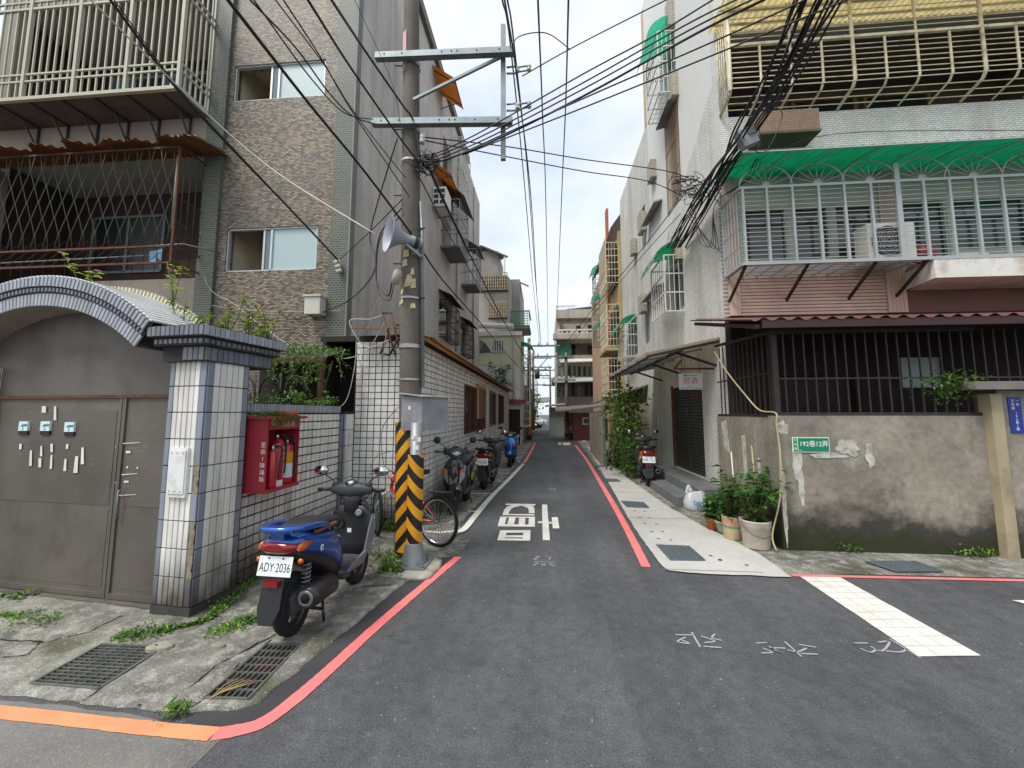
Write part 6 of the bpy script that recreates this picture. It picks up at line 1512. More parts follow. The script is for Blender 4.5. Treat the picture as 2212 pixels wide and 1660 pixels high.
# tangle on the pole head and hanging service wires
random.seed(21)
mb = MB()
for k in range(26):
    c_ = P(900+random.random()*40, 340+random.random()*28, Y=PY-0.15+random.random()*0.1)
    mb.tube(smooth_path([c_+V((random.uniform(-0.12, 0.12), random.uniform(-0.05, 0.05), random.uniform(-0.09, 0.09))) for _ in range(5)], 4), random.choice((0.004, 0.006)), 5)
tag(mb.build('cable_tangle', CABLE, kind='stuff'), 'tangle of black cables strapped round the pole below the crossarm', 'cables')
mb = MB()
for k in range(22):
    c_ = P(1470+random.random()*70, 385+random.random()*40, Y=6.4+random.random()*0.5)
    mb.tube(smooth_path([c_+V((random.uniform(-0.22, 0.22), random.uniform(-0.1, 0.1), random.uniform(-0.14, 0.14))) for _ in range(5)], 4), random.choice((0.005, 0.007)), 5)
tag(mb.build('cable_tangle', CABLE, kind='stuff'), 'tangle of black cables where the bundle meets the right building corner', 'cables')
DW = 'service wire drooping between the pole and the tiled annex'
for pts, m_, r in (([(858, 300, 4.2), (800, 500, 5.0), (812, 560, 5.0), (795, 610, 5.2), (735, 660, 6.0), (640, 690, 6.1), (560, 690, 6.12)], CABLE, 0.008), ([(870, 430, 4.25), (800, 500, 5.0), (735, 560, 6.05)], CABLE, 0.006), ([(868, 450, 4.25), (820, 510, 4.6), (812, 600, 4.5), (838, 640, 4.4), (848, 600, 4.3)], CABLE, 0.008),
                   ([(862, 470, 4.25), (820, 520, 4.6), (815, 620, 4.5), (840, 650, 4.4), (852, 610, 4.3)], CABLE, 0.006), ([(815, 650, 4.6), (800, 700, 5.2), (770, 740, 5.4), (780, 800, 5.4), (770, 840, 5.4)], CABLE_W, 0.006), ([(830, 700, 4.8), (790, 760, 5.3), (740, 775, 5.4), (745, 755, 5.4)], CABLE_W, 0.007),
                   ([(840, 735, 5.0), (790, 750, 5.35), (755, 695, 5.4), (800, 690, 5.4), (830, 680, 5.4)], CABLE_W, 0.008), ([(770, 740, 5.4), (765, 800, 5.4), (745, 870, 5.3), (700, 890, 5.0)], CABLE_W, 0.006), ([(775, 745, 5.4), (785, 790, 5.4), (782, 850, 5.4)], CABLE_W, 0.005), ([(845, 620, 4.6), (838, 690, 4.9), (828, 760, 5.2), (815, 790, 5.3)], CABLE_W, 0.006), ([(860, 880, 4.3), (825, 930, 4.7), (830, 1010, 4.6), (850, 1040, 4.4)], CABLE, 0.004), ([(800, 1012, 4.4), (815, 985, 4.5), (848, 975, 4.4)], CABLE, 0.003)):
    cab(pts, r, DW if m_ is CABLE_W else 'black drop cable looping below the loudspeaker', m_, group='pale service wires' if m_ is CABLE_W else 'black drop cables', name='service_wire', cat='wire')
cab([(472, 0, 6.15), (455, 330, 6.15), (440, 590, 6.15), (510, 660, 5.9), (600, 730, 5.6), (690, 790, 5.3)], 0.004, 'thin pale wire down the brown facade to the tiled wall', CABLE_W, name='service_wire', group='facade wires', cat='wire')
cab([(452, 660, 6.15), (560, 672, 6.15), (735, 672, 6.12)], 0.005, 'thin cable pinned level across the brown facade', CABLE_W, name='service_wire', group='facade wires', cat='wire')
# meter box on the facade, ladder frame, insulator cluster
a, b = P(670, 685, Y=YB-0.02), P(705, 647, Y=YB-0.02)
mbx = thing('meter_box', 'beige meter box on the brown facade beside the green corner', 'meter box', a)
MB().box(a.x, b.x, YB-0.2, YB-0.003, a.z, b.z).build('case', M('beige_box', '#c1bdb0', 0.5, 0.06), mbx, bevel=0.008); MB().box(a.x-0.015, b.x+0.015, YB-0.22, YB-0.003, b.z, b.z+0.03).build('lid', MATS['beige_box'], mbx)
q = P(728, 566, Y=YB-0.1)
ic = thing('wire_insulators', 'cluster of porcelain wire insulators on the green tiled corner', 'insulator', q)
for k in range(3): MB().lathe([(0, -0.05), (0.035, -0.04), (0.03, 0), (0.035, 0.04), (0, 0.05)], q+V((0.02*k, 0, -0.08*k)), (1, 0, 0.3), 12).build('insulator', PORC, ic)
MB().bar(q+V((0.05, 0.09, 0.08)), q+V((0.06, 0.09, -0.25)), 0.03, up=EY).build('bracket', RUST, ic)
for (x0_, x1_) in ((822, 848),):
    a, b, c_, d_ = P(826, 676, Y=5.35), P(845, 677, Y=5.3), P(826, 770, Y=5.3), P(860, 780, Y=5.25)
    lf = thing('iron_frame', 'rusty iron bracket frame leaning above the tiled annex corner', 'frame', c_)
    for p_, q_ in ((a, b), (a, P(855, 770, Y=5.25)), (b, P(862, 752, Y=5.2)), (P(840, 720, Y=5.3), P(822, 765, Y=5.3)), (P(822, 765, Y=5.3), P(842, 767, Y=5.3)), (P(860, 730, Y=5.2), P(842, 767, Y=5.3)), (P(855, 702, Y=5.2), P(862, 702, Y=5.2))):
        MB().tube([p_, q_], 0.016, 6).build('rod', RUST, lf)

# ================================================================== FAR STREET
def rect(mb, x0_, y0_, x1_, y1_, Y_, t=0.06):
    a, b = P(x0_, y1_, Y=Y_), P(x1_, y0_, Y=Y_); mb.box(a.x, b.x, Y_-t, Y_+0.02, a.z, b.z); return a, b
# pale green house beyond the annex
YH = 20.6
gh = thing('green_house', 'pale yellow-green two storey house beyond the tiled annex', 'house', (-3, YH, 0))
e = P(1124, 800, Y=YH).x; zt = P(1040, 722, Y=YH).z
LG = mk_render('pale_green_render', '#b9bd9c', '#cdd0b2', 0.15); WHR = mk_render('white_render', '#c9ccc9', '#dcdedb', 0.15)
zm = P(1100, 790, Y=YH).z
MB().box(-6, e, YH, YH+3.5, zm, zt).build('upper_wall', LG, gh)
MB().box(-6, e, YH+0.02, YH+3.5, 0, zm).build('lower_wall', WHR, gh)
MB().box(-6, e+0.1, YH-0.12, YH, zt-0.12, zt+0.1).build('eaves', DIRTY_W, gh)
MB().tube([(-5.5, YH-0.1, zt+0.55), (P(1109, 712, Y=YH-0.1).x, YH-0.1, zt+0.35)], 0.16, 10).build('water_pipe', DIRTY_W, gh)
m_ = MB(); a, b = rect(m_, 1062, 734, 1089, 762, YH); w1 = m_.build('window', DIRTY_W, gh); m_ = MB(); rect(m_, 1064, 736, 1087, 760, YH-0.02, 0.055); m_.build('pane', GBLUE, w1)
for k in range(6): MB().bar((a.x+(b.x-a.x)*k/5, YH-0.1, a.z), (a.x+(b.x-a.x)*k/5, YH-0.1, b.z), 0.04, up=EY).build('bar', DIRTY_W, w1)
for (z0_, z1_, m_) in ((2.2, 4.3, DIRTY_W), (0.9, 2.1, DIRTY_W)):
    side_cage(gh, e, e+0.45, YH+0.6, YH+2.0, z0_, z1_, m_, 6)
side_cage(gh, e, e+0.5, YH+0.8, YH+2.2, 4.4, 5.0, DIRTY_W, 5, GCANOPY, topd=0.5)
MB().tube([(e-0.35, YH-0.06, 0), (e-0.35, YH-0.06, zt)], 0.05, 8).build('drain_pipe', MATS['grey_pvc_pipe'], gh)
MB().plate([P(1036, 735, Y=YH-0.4), P(1047, 740, Y=YH-1.0), P(1062, 762, Y=YH-1.0), P(1036, 764, Y=YH-0.4)], (0, -1, 0.3), 0.04).build('dark_awning', GSHEET, gh)
# grey tower with balconies
YT = 25.5
tw = thing('grey_tower', 'grey five storey block with rooftop shed and green caged balcony', 'building', (-3, YT, 0))
e1_, e2_ = P(1100, 600, Y=YT).x, P(1123, 600, Y=YT+2.5).x
TWM = mk_render('tower_render', '#8d8984', '#a5a19b', 0.3)
zt1 = P(1060, 600, Y=YT).z; zt2 = P(1110, 604, Y=YT+2.5).z
MB().box(-8, e1_, YT, YT+2.5, 0, zt1).build('front_volume', TWM, tw)
MB().box(-8, e2_, YT+2.5, YT+8, 0, zt2).build('rear_volume', TWM, tw)
MB().box(-7, P(1076, 570, Y=YT+0.8).x, YT+0.8, YT+4, zt1, P(1060, 543, Y=YT+0.8).z).build('roof_shed', M('shed_board', '#85807a', 0.8, 0.15), tw)
MB().plate([P(1020, 536, Y=YT+0.5), P(1040, 532, Y=YT+0.5), P(1098, 556, Y=YT+0.3), P(1080, 563, Y=YT+3.5)], EZ, 0.08).build('shed_roof', GSHEET, tw)
MB().bar(P(1090, 598, Y=YT+0.4), P(1090, 556, Y=YT+0.4), 0.12, up=EY).build('roof_post', DIRTY_W, tw)
for (x0_, y0_, x1_, y1_) in ((1038, 585, 1097, 632), (1055, 645, 1096, 690)):
    m_ = MB(); a, b = rect(m_, x0_, y0_+10, x1_, y1_, YT, 0.04); wv = m_.build('balcony_window', GDARK, tw)
    cgm = M('tan_cage', '#8d8069', 0.7, 0.2)
    for k in range(13): MB().bar((a.x+(b.x-a.x)*k/12, YT-0.5, a.z), (a.x+(b.x-a.x)*k/12, YT-0.5, b.z), 0.06, up=EY).build('bar', cgm, wv)
    for k in range(6): MB().bar((a.x, YT-0.5, a.z+(b.z-a.z)*k/5), (b.x, YT-0.5, a.z+(b.z-a.z)*k/5), 0.04).build('bar', cgm, wv)
a, b = P(1101, 705, Y=YT+1.2), P(1143, 672, Y=YT+1.2)
gcm = M('green_cage_paint', '#2f7d57', 0.6, 0.15); g_ = MB().bar((a.x, YT+1.2, a.z), (b.x, YT+1.2, a.z), 0.1).bar((a.x, YT+1.2, b.z), (b.x, YT+1.2, b.z), 0.08).bar((b.x, YT+1.2, a.z), (b.x, YT+4, a.z), 0.08).bar((b.x, YT+1.2, b.z), (b.x, YT+4, b.z), 0.08).build('green_cage', gcm, tw)
for k in range(13): MB().bar((a.x+(b.x-a.x)*k/12, YT+1.2, a.z), (a.x+(b.x-a.x)*k/12, YT+1.2, b.z), 0.035, up=EY).build('bar', gcm, g_)
for k in range(1, 6): MB().bar((a.x, YT+1.2, a.z+(b.z-a.z)*k/6), (b.x, YT+1.2, a.z+(b.z-a.z)*k/6), 0.03).build('bar', gcm, g_)
MB().box(a.x, b.x, YT+1.2, YT+4, a.z-0.15, a.z).build('balcony_floor', TWM, tw)
MB().plate([P(1124, 612, Y=YT+2), P(1142, 620, Y=YT+2), P(1142, 621, Y=YT+5), P(1124, 613, Y=YT+5)], EZ, 0.1).build('side_awning', GSHEET, tw)
# low sheds on the left before the bend
sx = thing('left_shed', 'low grey shed with red tiled roof beyond the annex', 'shed', (-1.6, 21, 0))
MB().box(-2.4, -1.25, 20.15, 20.55, 0, 2.1).build('wall', WHR, sx); 
mb = MB(); corrugated(mb, (-2.5, 20.5, 2.35), (1.5, 0, -0.05), (0, -0.6, -0.25), 2, 0.03, 0.2, 4); mb.build('roof', M('red_roof_tile', '#6d2f2c', 0.8, 0.2), sx)
MB().box(-1.95, -1.3, 20.12, 20.15, 0, 1.8).build('door', DARKIN, sx)
lg = thing('left_garage', 'dark open garage front under the far left balconies', 'garage', (-1.5, 25, 0))
MB().wall((-1.15, 0, 0), EY, EZ, EX, (24.2, 33), (0, 3.2), [(24.6, 28, 0, 2.5), (28.6, 32, 0, 2.5)], 0.3).box(-5, -1.5, 26, 26.2, 0, 3.2).build('wall', TWM, lg)
MB().box(-3, -1.15, 24.2, 33, 3.2, 3.3).build('canopy', GSHEET, lg)
# building closing the view at the bend
YC = 33.0
cb_ = thing('bend_building', 'grey concrete apartment block facing the street at the far bend', 'building', (3, YC, 0))
CBW = mk_render('weathered_concrete', '#a39b8d', '#c0b8aa', 0.35)
cx0, cx1 = P(1203, 800, Y=YC).x, 7.0
fl = lambda y: P(1250, y, Y=YC).z
holes = []
def hole(x0_, y0_, x1_, y1_):
    a, b = P(x0_, y1_, Y=YC), P(x1_, y0_, Y=YC); holes.append((a.x, b.x, a.z, b.z)); return a, b
h4 = hole(1210, 697, 1302, 722); h3 = hole(1206, 740, 1302, 768); h2 = hole(1204, 790, 1302, 814); h1 = hole(1204, 826, 1300, 858)
MB().wall((0, YC, 0), EX, EZ, -EY, (cx0, cx1), (0, fl(672)), holes, 0.25).build('front_wall', CBW, cb_)
MB().box(cx0, cx0+0.25, YC+0.25, YC+8, 0, fl(672)).box(cx0, cx1, YC+7, YC+8, 0, fl(672)).build('side_wall', CBW, cb_)
for y in (722, 768, 814, 858): MB().box(cx0+0.26, cx1, YC+0.26, YC+7, fl(y)-0.15, fl(y)).build('floor_slab', CBW, cb_)
MB().box(cx0+0.3, cx1, YC+1.6, YC+1.8, 0, fl(690)).build('recess_wall', M('recess_wall', '#a79f92', 0.85, 0.15), cb_)
def farbal(a, b, y0_, y1_, mat, n):
    pa, pb_ = P(a, y1_, Y=YC-0.6), P(b, y0_, Y=YC-0.6)
    g_ = MB().bar((pa.x, YC-0.6, pa.z), (pb_.x, YC-0.6, pa.z), 0.14).bar((pa.x, YC-0.6, pb_.z), (pb_.x, YC-0.6, pb_.z), 0.12).build('balcony_rail', mat, cb_)
    for k in range(n+1): MB().bar((pa.x+(pb_.x-pa.x)*k/n, YC-0.6, pa.z), (pa.x+(pb_.x-pa.x)*k/n, YC-0.6, pb_.z), 0.09, up=EY).build('post', mat, g_)
farbal(1203, 1302, 712, 722, DIRTY_W, 9)
MB().box(cx0-0.3, cx1, YC-0.75, YC, fl(735), fl(724)).build('balcony_slab', CBW, cb_)
MB().box(cx0, cx1, YC-0.5, YC, fl(690), fl(672)).build('parapet', CBW, cb_)
MB().plate([(cx0+0.2, YC-1.3, fl(788)), (cx1, YC-1.3, fl(784)), (cx1, YC, fl(777)), (cx0+0.2, YC, fl(777))], EZ, 0.08).build('white_canopy', DIRTY_W, cb_)
MB().plate([(cx0-0.4, YC-2.2, fl(832)), (cx1, YC-2.2, fl(826)), (cx1, YC, fl(816)), (cx0-0.2, YC, fl(816))], EZ, 0.08).build('lower_canopy', M('grey_green_canopy', '#a9aca0', 0.7, 0.1), cb_)
for (y0_, y1_, n, m_) in ((790, 814, 9, DIRTY_W), (826, 858, 7, GALV2)):
    for k in range(n):
        xa, xb = 1204+97*k/n, 1204+97*(k+0.86)/n; a, b = P(xa, y1_, Y=YC+0.1), P(xb, y0_, Y=YC+0.1)
        wv = MB().bar((a.x, YC+0.1, a.z), (b.x, YC+0.1, a.z), 0.1).bar((a.x, YC+0.1, b.z), (b.x, YC+0.1, b.z), 0.1).bar((a.x, YC+0.1, a.z), (a.x, YC+0.1, b.z), 0.1, up=EY).bar((b.x, YC+0.1, a.z), (b.x, YC+0.1, b.z), 0.1, up=EY).build('window', m_, cb_)
        MB().box(a.x, b.x, YC+0.14, YC+0.16, a.z, b.z).build('pane', GDARK if (k*7) % 3 else GBLUE, wv)
for (x0_, y0_, x1_, y1_) in ((1245, 704, 1254, 722), (1270, 702, 1284, 720), (1219, 714, 1229, 722), (1232, 745, 1243, 766), (1270, 748, 1282, 766)):
    a, b = P(x0_, y1_, Y=YC+1.55), P(x1_, y0_, Y=YC+1.55); wv = MB().box(a.x, b.x, YC+1.54, YC+1.6, a.z, b.z).build('recess_window', GDARK, cb_)
rs = MB(); a, b = P(1240, 671, Y=YC+2), P(1300, 663, Y=YC+2); MB().box(a.x, cx1, YC+2, YC+6, fl(672), fl(655)).build('roof_room', WHR, cb_)
MB().plate([(a.x-0.7, YC+1.2, fl(662)), (cx1, YC+1.2, fl(650)), (cx1, YC+6, fl(650)), (a.x-0.7, YC+6, fl(662))], EZ, 0.1).build('roof_sheet', GSHEET, cb_)
g_ = MB().bar((cx0, YC, fl(661)), (a.x, YC, fl(661)), 0.05).bar((cx0, YC, fl(672)), (cx0, YC, fl(661)), 0.05, up=EY)
for k in range(8): g_.bar((cx0+(a.x-cx0)*k/8, YC, fl(672)), (cx0+(a.x-cx0)*k/8, YC, fl(661)), 0.03, up=EY)
g_.build('roof_railing', GALV, cb_)
MB().box(cx0-0.1, cx0+1.2, YC-0.3, YC-0.02, fl(768), fl(742)).build('green_bay', M('green_bay', '#2c6a52', 0.6, 0.2), cb_)
# grey transformer kiosk and red kiosk at the bend
ki = thing('grey_kiosk', 'grey wedge-shaped kiosk wall at the bend', 'kiosk', (0.6, 31, 0))
a, b = P(1187, 939, Y=28.5), P(1218, 880, Y=28.5); MB().box(a.x, b.x, 28.5, 31, 0, b.z).build('wall', M('grey_kiosk_paint', '#8b918c', 0.7, 0.1), ki)
MB().plate([(a.x-0.3, 28.0, b.z+0.05), (b.x+0.3, 28.0, b.z+0.2), (b.x+0.3, 31.2, b.z+0.2), (a.x-0.3, 31.2, b.z+0.05)], EZ, 0.1).build('roof', DIRTY_W, ki)
rk = thing('red_kiosk', 'reddish brick shopfront with framed notice board near the bend', 'kiosk', (2, 23.5, 0))
a, b = P(1238, 948, Y=23.6), P(1275, 892, Y=23.6)
MB().box(a.x, 3.2, 23.6, 27, 0, b.z).build('wall', mosaic('red_brick_far', 'x', 0.2, 0.07, '#8d4a42', '#7d3f3a', '#5d403a', 0.12, 0.1), rk)
m_ = MB(); rect(m_, 1258, 902, 1271, 918, 23.5, 0.05); nb_ = m_.build('notice_frame', DIRTY_W, rk); m_ = MB(); rect(m_, 1261, 905, 1271, 915, 23.45, 0.05); m_.build('notice_panel', M('teal_notice', '#27606a', 0.5), nb_)
MB().plate([(a.x-1.0, 22.6, b.z+0.0), (3.3, 22.6, b.z+0.35), (3.3, 27, b.z+0.5), (a.x-1.0, 27, b.z+0.3)], EZ, 0.08).build('roof', GSHEET, rk)
# corrugated fence on the right before the bend
fn = thing('sheet_fence', 'pale ribbed sheet-metal fence beside the overgrown shrubs', 'fence', (1.6, 13, 0))
FEN = M('pale_fence_sheet', '#aaa294', 0.6, 0.1, rnd=0.08, streak=0.3)
for k in range(11):
    y = 12.2+k*0.42; x = 1.72+0.012*k
    MB().add([(x, y, 0.02), (x-0.04, y+0.1, 0.02), (x-0.04, y+0.3, 0.02), (x, y+0.4, 0.02), (x, y, 1.62), (x-0.04, y+0.1, 1.62), (x-0.04, y+0.3, 1.62), (x, y+0.4, 1.62)], [(0, 1, 5, 4), (1, 2, 6, 5), (2, 3, 7, 6)]).build('sheet_panel', FEN, fn)
MB().bar((1.76, 12.15, 1.62), (1.86, 16.9, 1.62), 0.06).bar((1.74, 12.15, 0), (1.74, 12.15, 1.9), 0.07, up=EY).build('rail', GALV2, fn)
MB().plate([(1.6, 12.1, 1.92), (1.75, 16.9, 1.92), (3.3, 16.9, 2.5), (3.3, 12.1, 2.5)], EZ, 0.05).build('shed_roof', GSHEET, fn)
MB().box(1.95, 3.3, 12.1, 12.2, 0, 1.9).build('end_wall', YARD, fn)
# ochre terrace beyond the corner block, with yellow caged bays
oc = thing('ochre_terrace', 'ochre and orange terrace house with yellow caged bays past the white wall', 'building', (3, 16, 0))
OCW = mk_render('ochre_render', '#a89468', '#c2ad80', 0.35)
MB().box(2.98, 7, 15.7, 18.4, 0, 9.0).build('wall', OCW, oc)
MB().box(3.35, 7, 18.4, 22, 0, 9.0).build('wall', OCW, oc)
MB().box(2.9, 3.0, 18.0, 18.4, 0.5, 11.2).build('orange_pier', M('orange_render', '#b5673f', 0.85, 0.2, 2, streak=0.3), oc)
MB().box(3.55, 7, 22, 30, 0, 10.4).build('rear_wall', mk_render('rear_tan', '#a68a72', '#b89b80', 0.3), oc)
MB().plate([(2.7, 15.75, 9.1), (2.7, 22.2, 9.1), (4.5, 22.2, 11.6), (4.5, 15.75, 11.6)], EZ, 0.08).build('roof', M('brown_roof', '#5f463a', 0.7, 0.2), oc)
for (y0_, y1_, z0_, z1_, m_) in ((15.9, 17.8, 6.9, 8.6, YCANOPY), (15.9, 17.8, 4.3, 6.0, None), (15.9, 17.8, 1.9, 3.8, None), (18.6, 20.6, 6.2, 8.2, YCANOPY), (18.6, 20.6, 3.2, 5.2, None)):
    xo_ = 0.0 if y0_ < 18 else 0.42
    cgx = side_cage(oc, 2.98+xo_, 2.5+xo_, y0_, y1_, z0_, z1_, YCREAM, 10, rows=6)
    if m_: MB().box(2.48+xo_, 2.495+xo_, y0_, y1_, z0_+0.5, z1_+0.2).build('yellow_sheet', m_, cgx)
    MB().box(2.96+xo_-0.05, 2.979+xo_-0.05, y0_, y1_, z0_, z1_).build('dark_opening', DARKIN, cgx)
for z_ in (1.75, 4.1): MB().box(2.42, 2.98, 15.85, 17.9, z_, z_+0.14).build('bay_floor', OCW, oc)
for z_ in (7.3, 5.6, 9.0): side_cage(oc, 3.55, 2.95, 22.6, 24.2, z_, z_+1.0, GALV, 6, GCANOPY2, topd=0.3)
# far poles
def far_pole(x, y, h, label, arms, tr=True):
    t = thing('far_utility_pole', label, 'utility pole', (x, y, 0))
    MB().tube([(x, y, 0), (x, y, h)], [0.15, 0.10], 12).build('shaft', CONC, t)
    for (z_, a, b) in arms:
        MB().bar((x+a, y-0.15, z_), (x+b, y-0.15, z_), 0.10).build('crossarm', GALV, t)
        for q in range(4):
            xx = x+a+(b-a)*(q+0.5)/4; MB().lathe([(0, 0), (0.05, 0), (0.06, 0.06), (0.03, 0.12), (0.05, 0.18), (0, 0.2)], (xx, y-0.15, z_+0.05), n=8).build('insulator', PORC, t)
    MB().lathe([(0.165, 0.3), (0.165, 1.6)], (x, y, 0), n=12).build('hazard_wrap', HAZ, t)
    if tr:
        MB().tube([(x+0.4, y-0.2, h-2.6), (x+0.4, y-0.2, h-1.7)], 0.25, 12).build('transformer', DKGREY, t)
        MB().bar((x-0.1, y-0.1, h-2.2), (x+1.4, y-0.1, h-0.6), 0.07).build('brace', GALV, t)
    return t
far_pole(-1.0, 24.0, 6.2, 'striped far utility pole on the left before the bend', [(5.7, -0.2, 1.9), (4.2, -0.5, 1.2)], False)
far_pole(1.38, 26.5, 5.6, 'striped far utility pole on the right beside the red kiosk', [(5.4, -2.2, 0.3), (3.8, -0.6, 0.6)], False)
far_pole(-1.2, 38, 7.5, 'second far utility pole on the left with crowded crossarms', [(6.9, -0.8, 1.8), (6.0, -0.8, 1.8), (5.2, -0.6, 1.6), (4.3, -0.4, 1.9)])
far_pole(0.6, 52, 7.8, 'most distant utility pole seen between the buildings', [(7.2, -1.2, 1.4), (6.2, -1.2, 1.4), (5.2, -1, 1.2)])
# far end: distant blocks and trees
fb = thing('distant_block', 'hazy pale block far beyond the bend', 'building', (-6, 60, 0))
MB().box(-14, -1.4, 62, 70, 0, 7.2).build('wall', WHR, fb)
for k in range(5):
    for j in range(2): MB().box(-6.4+k*1.0, -5.8+k*1.0, 61.95, 62.0, 1.4+j*2.6, 2.8+j*2.6).build('window', GDARK, fb)
fb2 = thing('distant_block', 'distant grey house left of the parked white car', 'building', (-3, 46, 0))
MB().box(-8, -2.2, 46, 54, 0, 6.5).build('wall', TWM, fb2)
for k in range(4): MB().box(-5.4+k*0.8, -4.9+k*0.8, 45.95, 46.0, 3.6, 5).build('window', GDARK, fb2)
MB().plate([(-2.6, 44, 2.6), (0.4, 44, 2.8), (0.4, 46, 3.4), (-2.6, 46, 3.2)], EZ, 0.08).build('canopy', GSHEET, fb2)
# ================================================================== SCOOTERS, BICYCLE, CAR
PLATE = M('plate_enamel', '#dfe6e4', 0.35, 0.03); INK = M('plate_ink', '#15161a', 0.5)
def carpaint(name, c_, metal=0.5):
    return M(name, c_, 0.28, 0.06, 4, metal=metal, coat=0.8)
ORL = glass('amber_lens', hx('#c8621a'), 0.12); RDL = glass('red_lens', hx('#7c1016'), 0.12); CLL = glass('clear_lens', hx('#c9d0d2'), 0.06)
MIRR = M('mirror_glass', '#c9d2d6', 0.03, 0.0, metal=1.0); RIMM = M('wheel_alloy', '#4a443f', 0.45, 0.15, 8, metal=0.6)
def mir(mb, fn):
    for s_ in (-1, 1): fn(mb, s_)
    return mb
def scooter(label, loc, rz, paint, accent=None, plate=None, tail=None, steer=0.0, name='scooter', lean=0.0, grab=None, shieldc=None, mirror_back=None, logo=None, group=None, cowl=None, vent=None, sy=0.78):
    t = thing(name, label, 'scooter', loc, rz, group)
    accent = accent or paint; shieldc = shieldc or paint; grab = grab or paint
    Bd = lambda mb, n, m, p=None, **k: mb.build(n, m, p or t, world=False, **k)
    WB, r = 0.62, 0.235
    for y, nm in ((-WB, 'rear_wheel'), (WB, 'front_wheel')):
        hub = (0, y, r)
        wo = Bd(MB().lathe([(r-0.075, -0.035), (r-0.05, -0.048), (r-0.018, -0.046), (r-0.003, -0.022), (r, 0), (r-0.003, 0.022), (r-0.018, 0.046), (r-0.05, 0.048), (r-0.075, 0.035)], hub, EX, 32), nm, RUBBER)
        m_ = MB().lathe([(r-0.075, -0.036), (r-0.088, -0.03), (r-0.095, -0.02), (r-0.095, 0.02), (r-0.088, 0.03), (r-0.075, 0.036)], hub, EX, 28)
        for k in range(5):
            a = k*2*math.pi/5+0.3; m_.bar((0, y+0.03*math.cos(a), r+0.03*math.sin(a)), (0, y+(r-0.085)*math.cos(a), r+(r-0.085)*math.sin(a)), 0.03, 0.022, up=EX)
        m_.lathe([(0, -0.05), (0.04, -0.05), (0.045, -0.02), (0.045, 0.02), (0.04, 0.05), (0, 0.05)], hub, EX, 14)
        Bd(m_, 'rim', RIMM, wo)
    # tail body, under-tail, seat
    Bd(MB().loft([(-0.90, 0.745, 0.07, 0.02), (-0.86, 0.74, 0.125, 0.05), (-0.72, 0.715, 0.158, 0.085), (-0.5, 0.67, 0.172, 0.11), (-0.28, 0.61, 0.175, 0.14), (-0.12, 0.53, 0.16, 0.16), (-0.03, 0.45, 0.14, 0.12)], n=26, p=3), 'tail_body', paint)
    Bd(MB().loft([(-0.86, 0.675, 0.09, 0.03), (-0.7, 0.62, 0.125, 0.06), (-0.45, 0.53, 0.145, 0.09), (-0.2, 0.42, 0.145, 0.13), (-0.05, 0.35, 0.13, 0.09)], n=18), 'under_tail', BLACKP)
    Bd(MB().loft([(-0.72, 0.80, 0.06, 0.015), (-0.66, 0.815, 0.12, 0.03), (-0.45, 0.815, 0.145, 0.045), (-0.25, 0.78, 0.15, 0.055), (-0.05, 0.755, 0.125, 0.05), (0.03, 0.73, 0.075, 0.035)], n=22, p=3), 'seat', M('seat_vinyl', '#242427', 0.55, 0.1, 20, bump=0.15))
    g_ = MB().tube(smooth_path([(0.145, -0.40, 0.80), (0.16, -0.62, 0.835), (0.145, -0.82, 0.85), (0.08, -0.92, 0.852), (0, -0.935, 0.852), (-0.08, -0.92, 0.852), (-0.145, -0.82, 0.85), (-0.16, -0.62, 0.835), (-0.145, -0.40, 0.80)], 4), 0.026, 10)
    g_.obox((0, -0.85, 0.845), (0.13, 0, 0), (0, 0.07, 0), (0, 0, 0.014)); g_.obox((0, -0.84, 0.80), (0.05, 0, 0), (0, 0.05, 0), (0, 0, 0.04)); Bd(g_, 'grab_rail', grab)
    # floor, inner shield, legs
    Bd(MB().loft([(-0.10, 0.30, 0.13, 0.06), (0.0, 0.285, 0.165, 0.035), (0.25, 0.285, 0.17, 0.035), (0.40, 0.31, 0.16, 0.05), (0.46, 0.36, 0.14, 0.06)], n=18, p=4), 'floorboard', DKGREY)
    Bd(MB().loft([(0.30, 0.40, 0.15, 0.045), (0.45, 0.455, 0.195, 0.05), (0.60, 0.48, 0.21, 0.05), (0.72, 0.49, 0.20, 0.05), (0.80, 0.48, 0.13, 0.045)], ax='z', n=20, p=3.2), 'inner_shield', BLACKP)
    Bd(MB().loft([(0.34, 0.475, 0.13, 0.03), (0.45, 0.52, 0.185, 0.035), (0.60, 0.555, 0.20, 0.045), (0.72, 0.56, 0.18, 0.05), (0.82, 0.545, 0.12, 0.05), (0.86, 0.53, 0.06, 0.03)], ax='z', n=20, p=2.6), 'front_shield', shieldc)
    Bd(mir(MB(), lambda m, s: m.plate([(s*0.085, 0.60, 0.44), (s*0.17, 0.575, 0.56), (s*0.19, 0.56, 0.76), (s*0.10, 0.60, 0.66)], (0, 1, 0), 0.012)), 'shield_vent', vent or BLACKP)
    Bd(mir(MB(), lambda m, s: m.plate([(s*0.10, 0.615, 0.60), (s*0.165, 0.59, 0.66), (s*0.175, 0.585, 0.72), (s*0.11, 0.61, 0.655)], (0, 1, 0), 0.008)), 'running_lamp', ORL)
    for s_ in (-1, 1): Bd(MB().tube(smooth_path([(s_*0.2, 0.47, 0.95), (s_*0.16, 0.56, 0.92), (s_*0.07, 0.56, 0.80), (s_*0.05, 0.52, 0.66)], 4), 0.005, 6), 'control_cable', BLACKP)
    Bd(MB().loft([(0.35, 0.60, 0.05, 0.05), (0.45, 0.615, 0.075, 0.03), (0.62, 0.62, 0.08, 0.02), (0.74, 0.61, 0.06, 0.02)], ax='z', n=16), 'front_nose', accent)
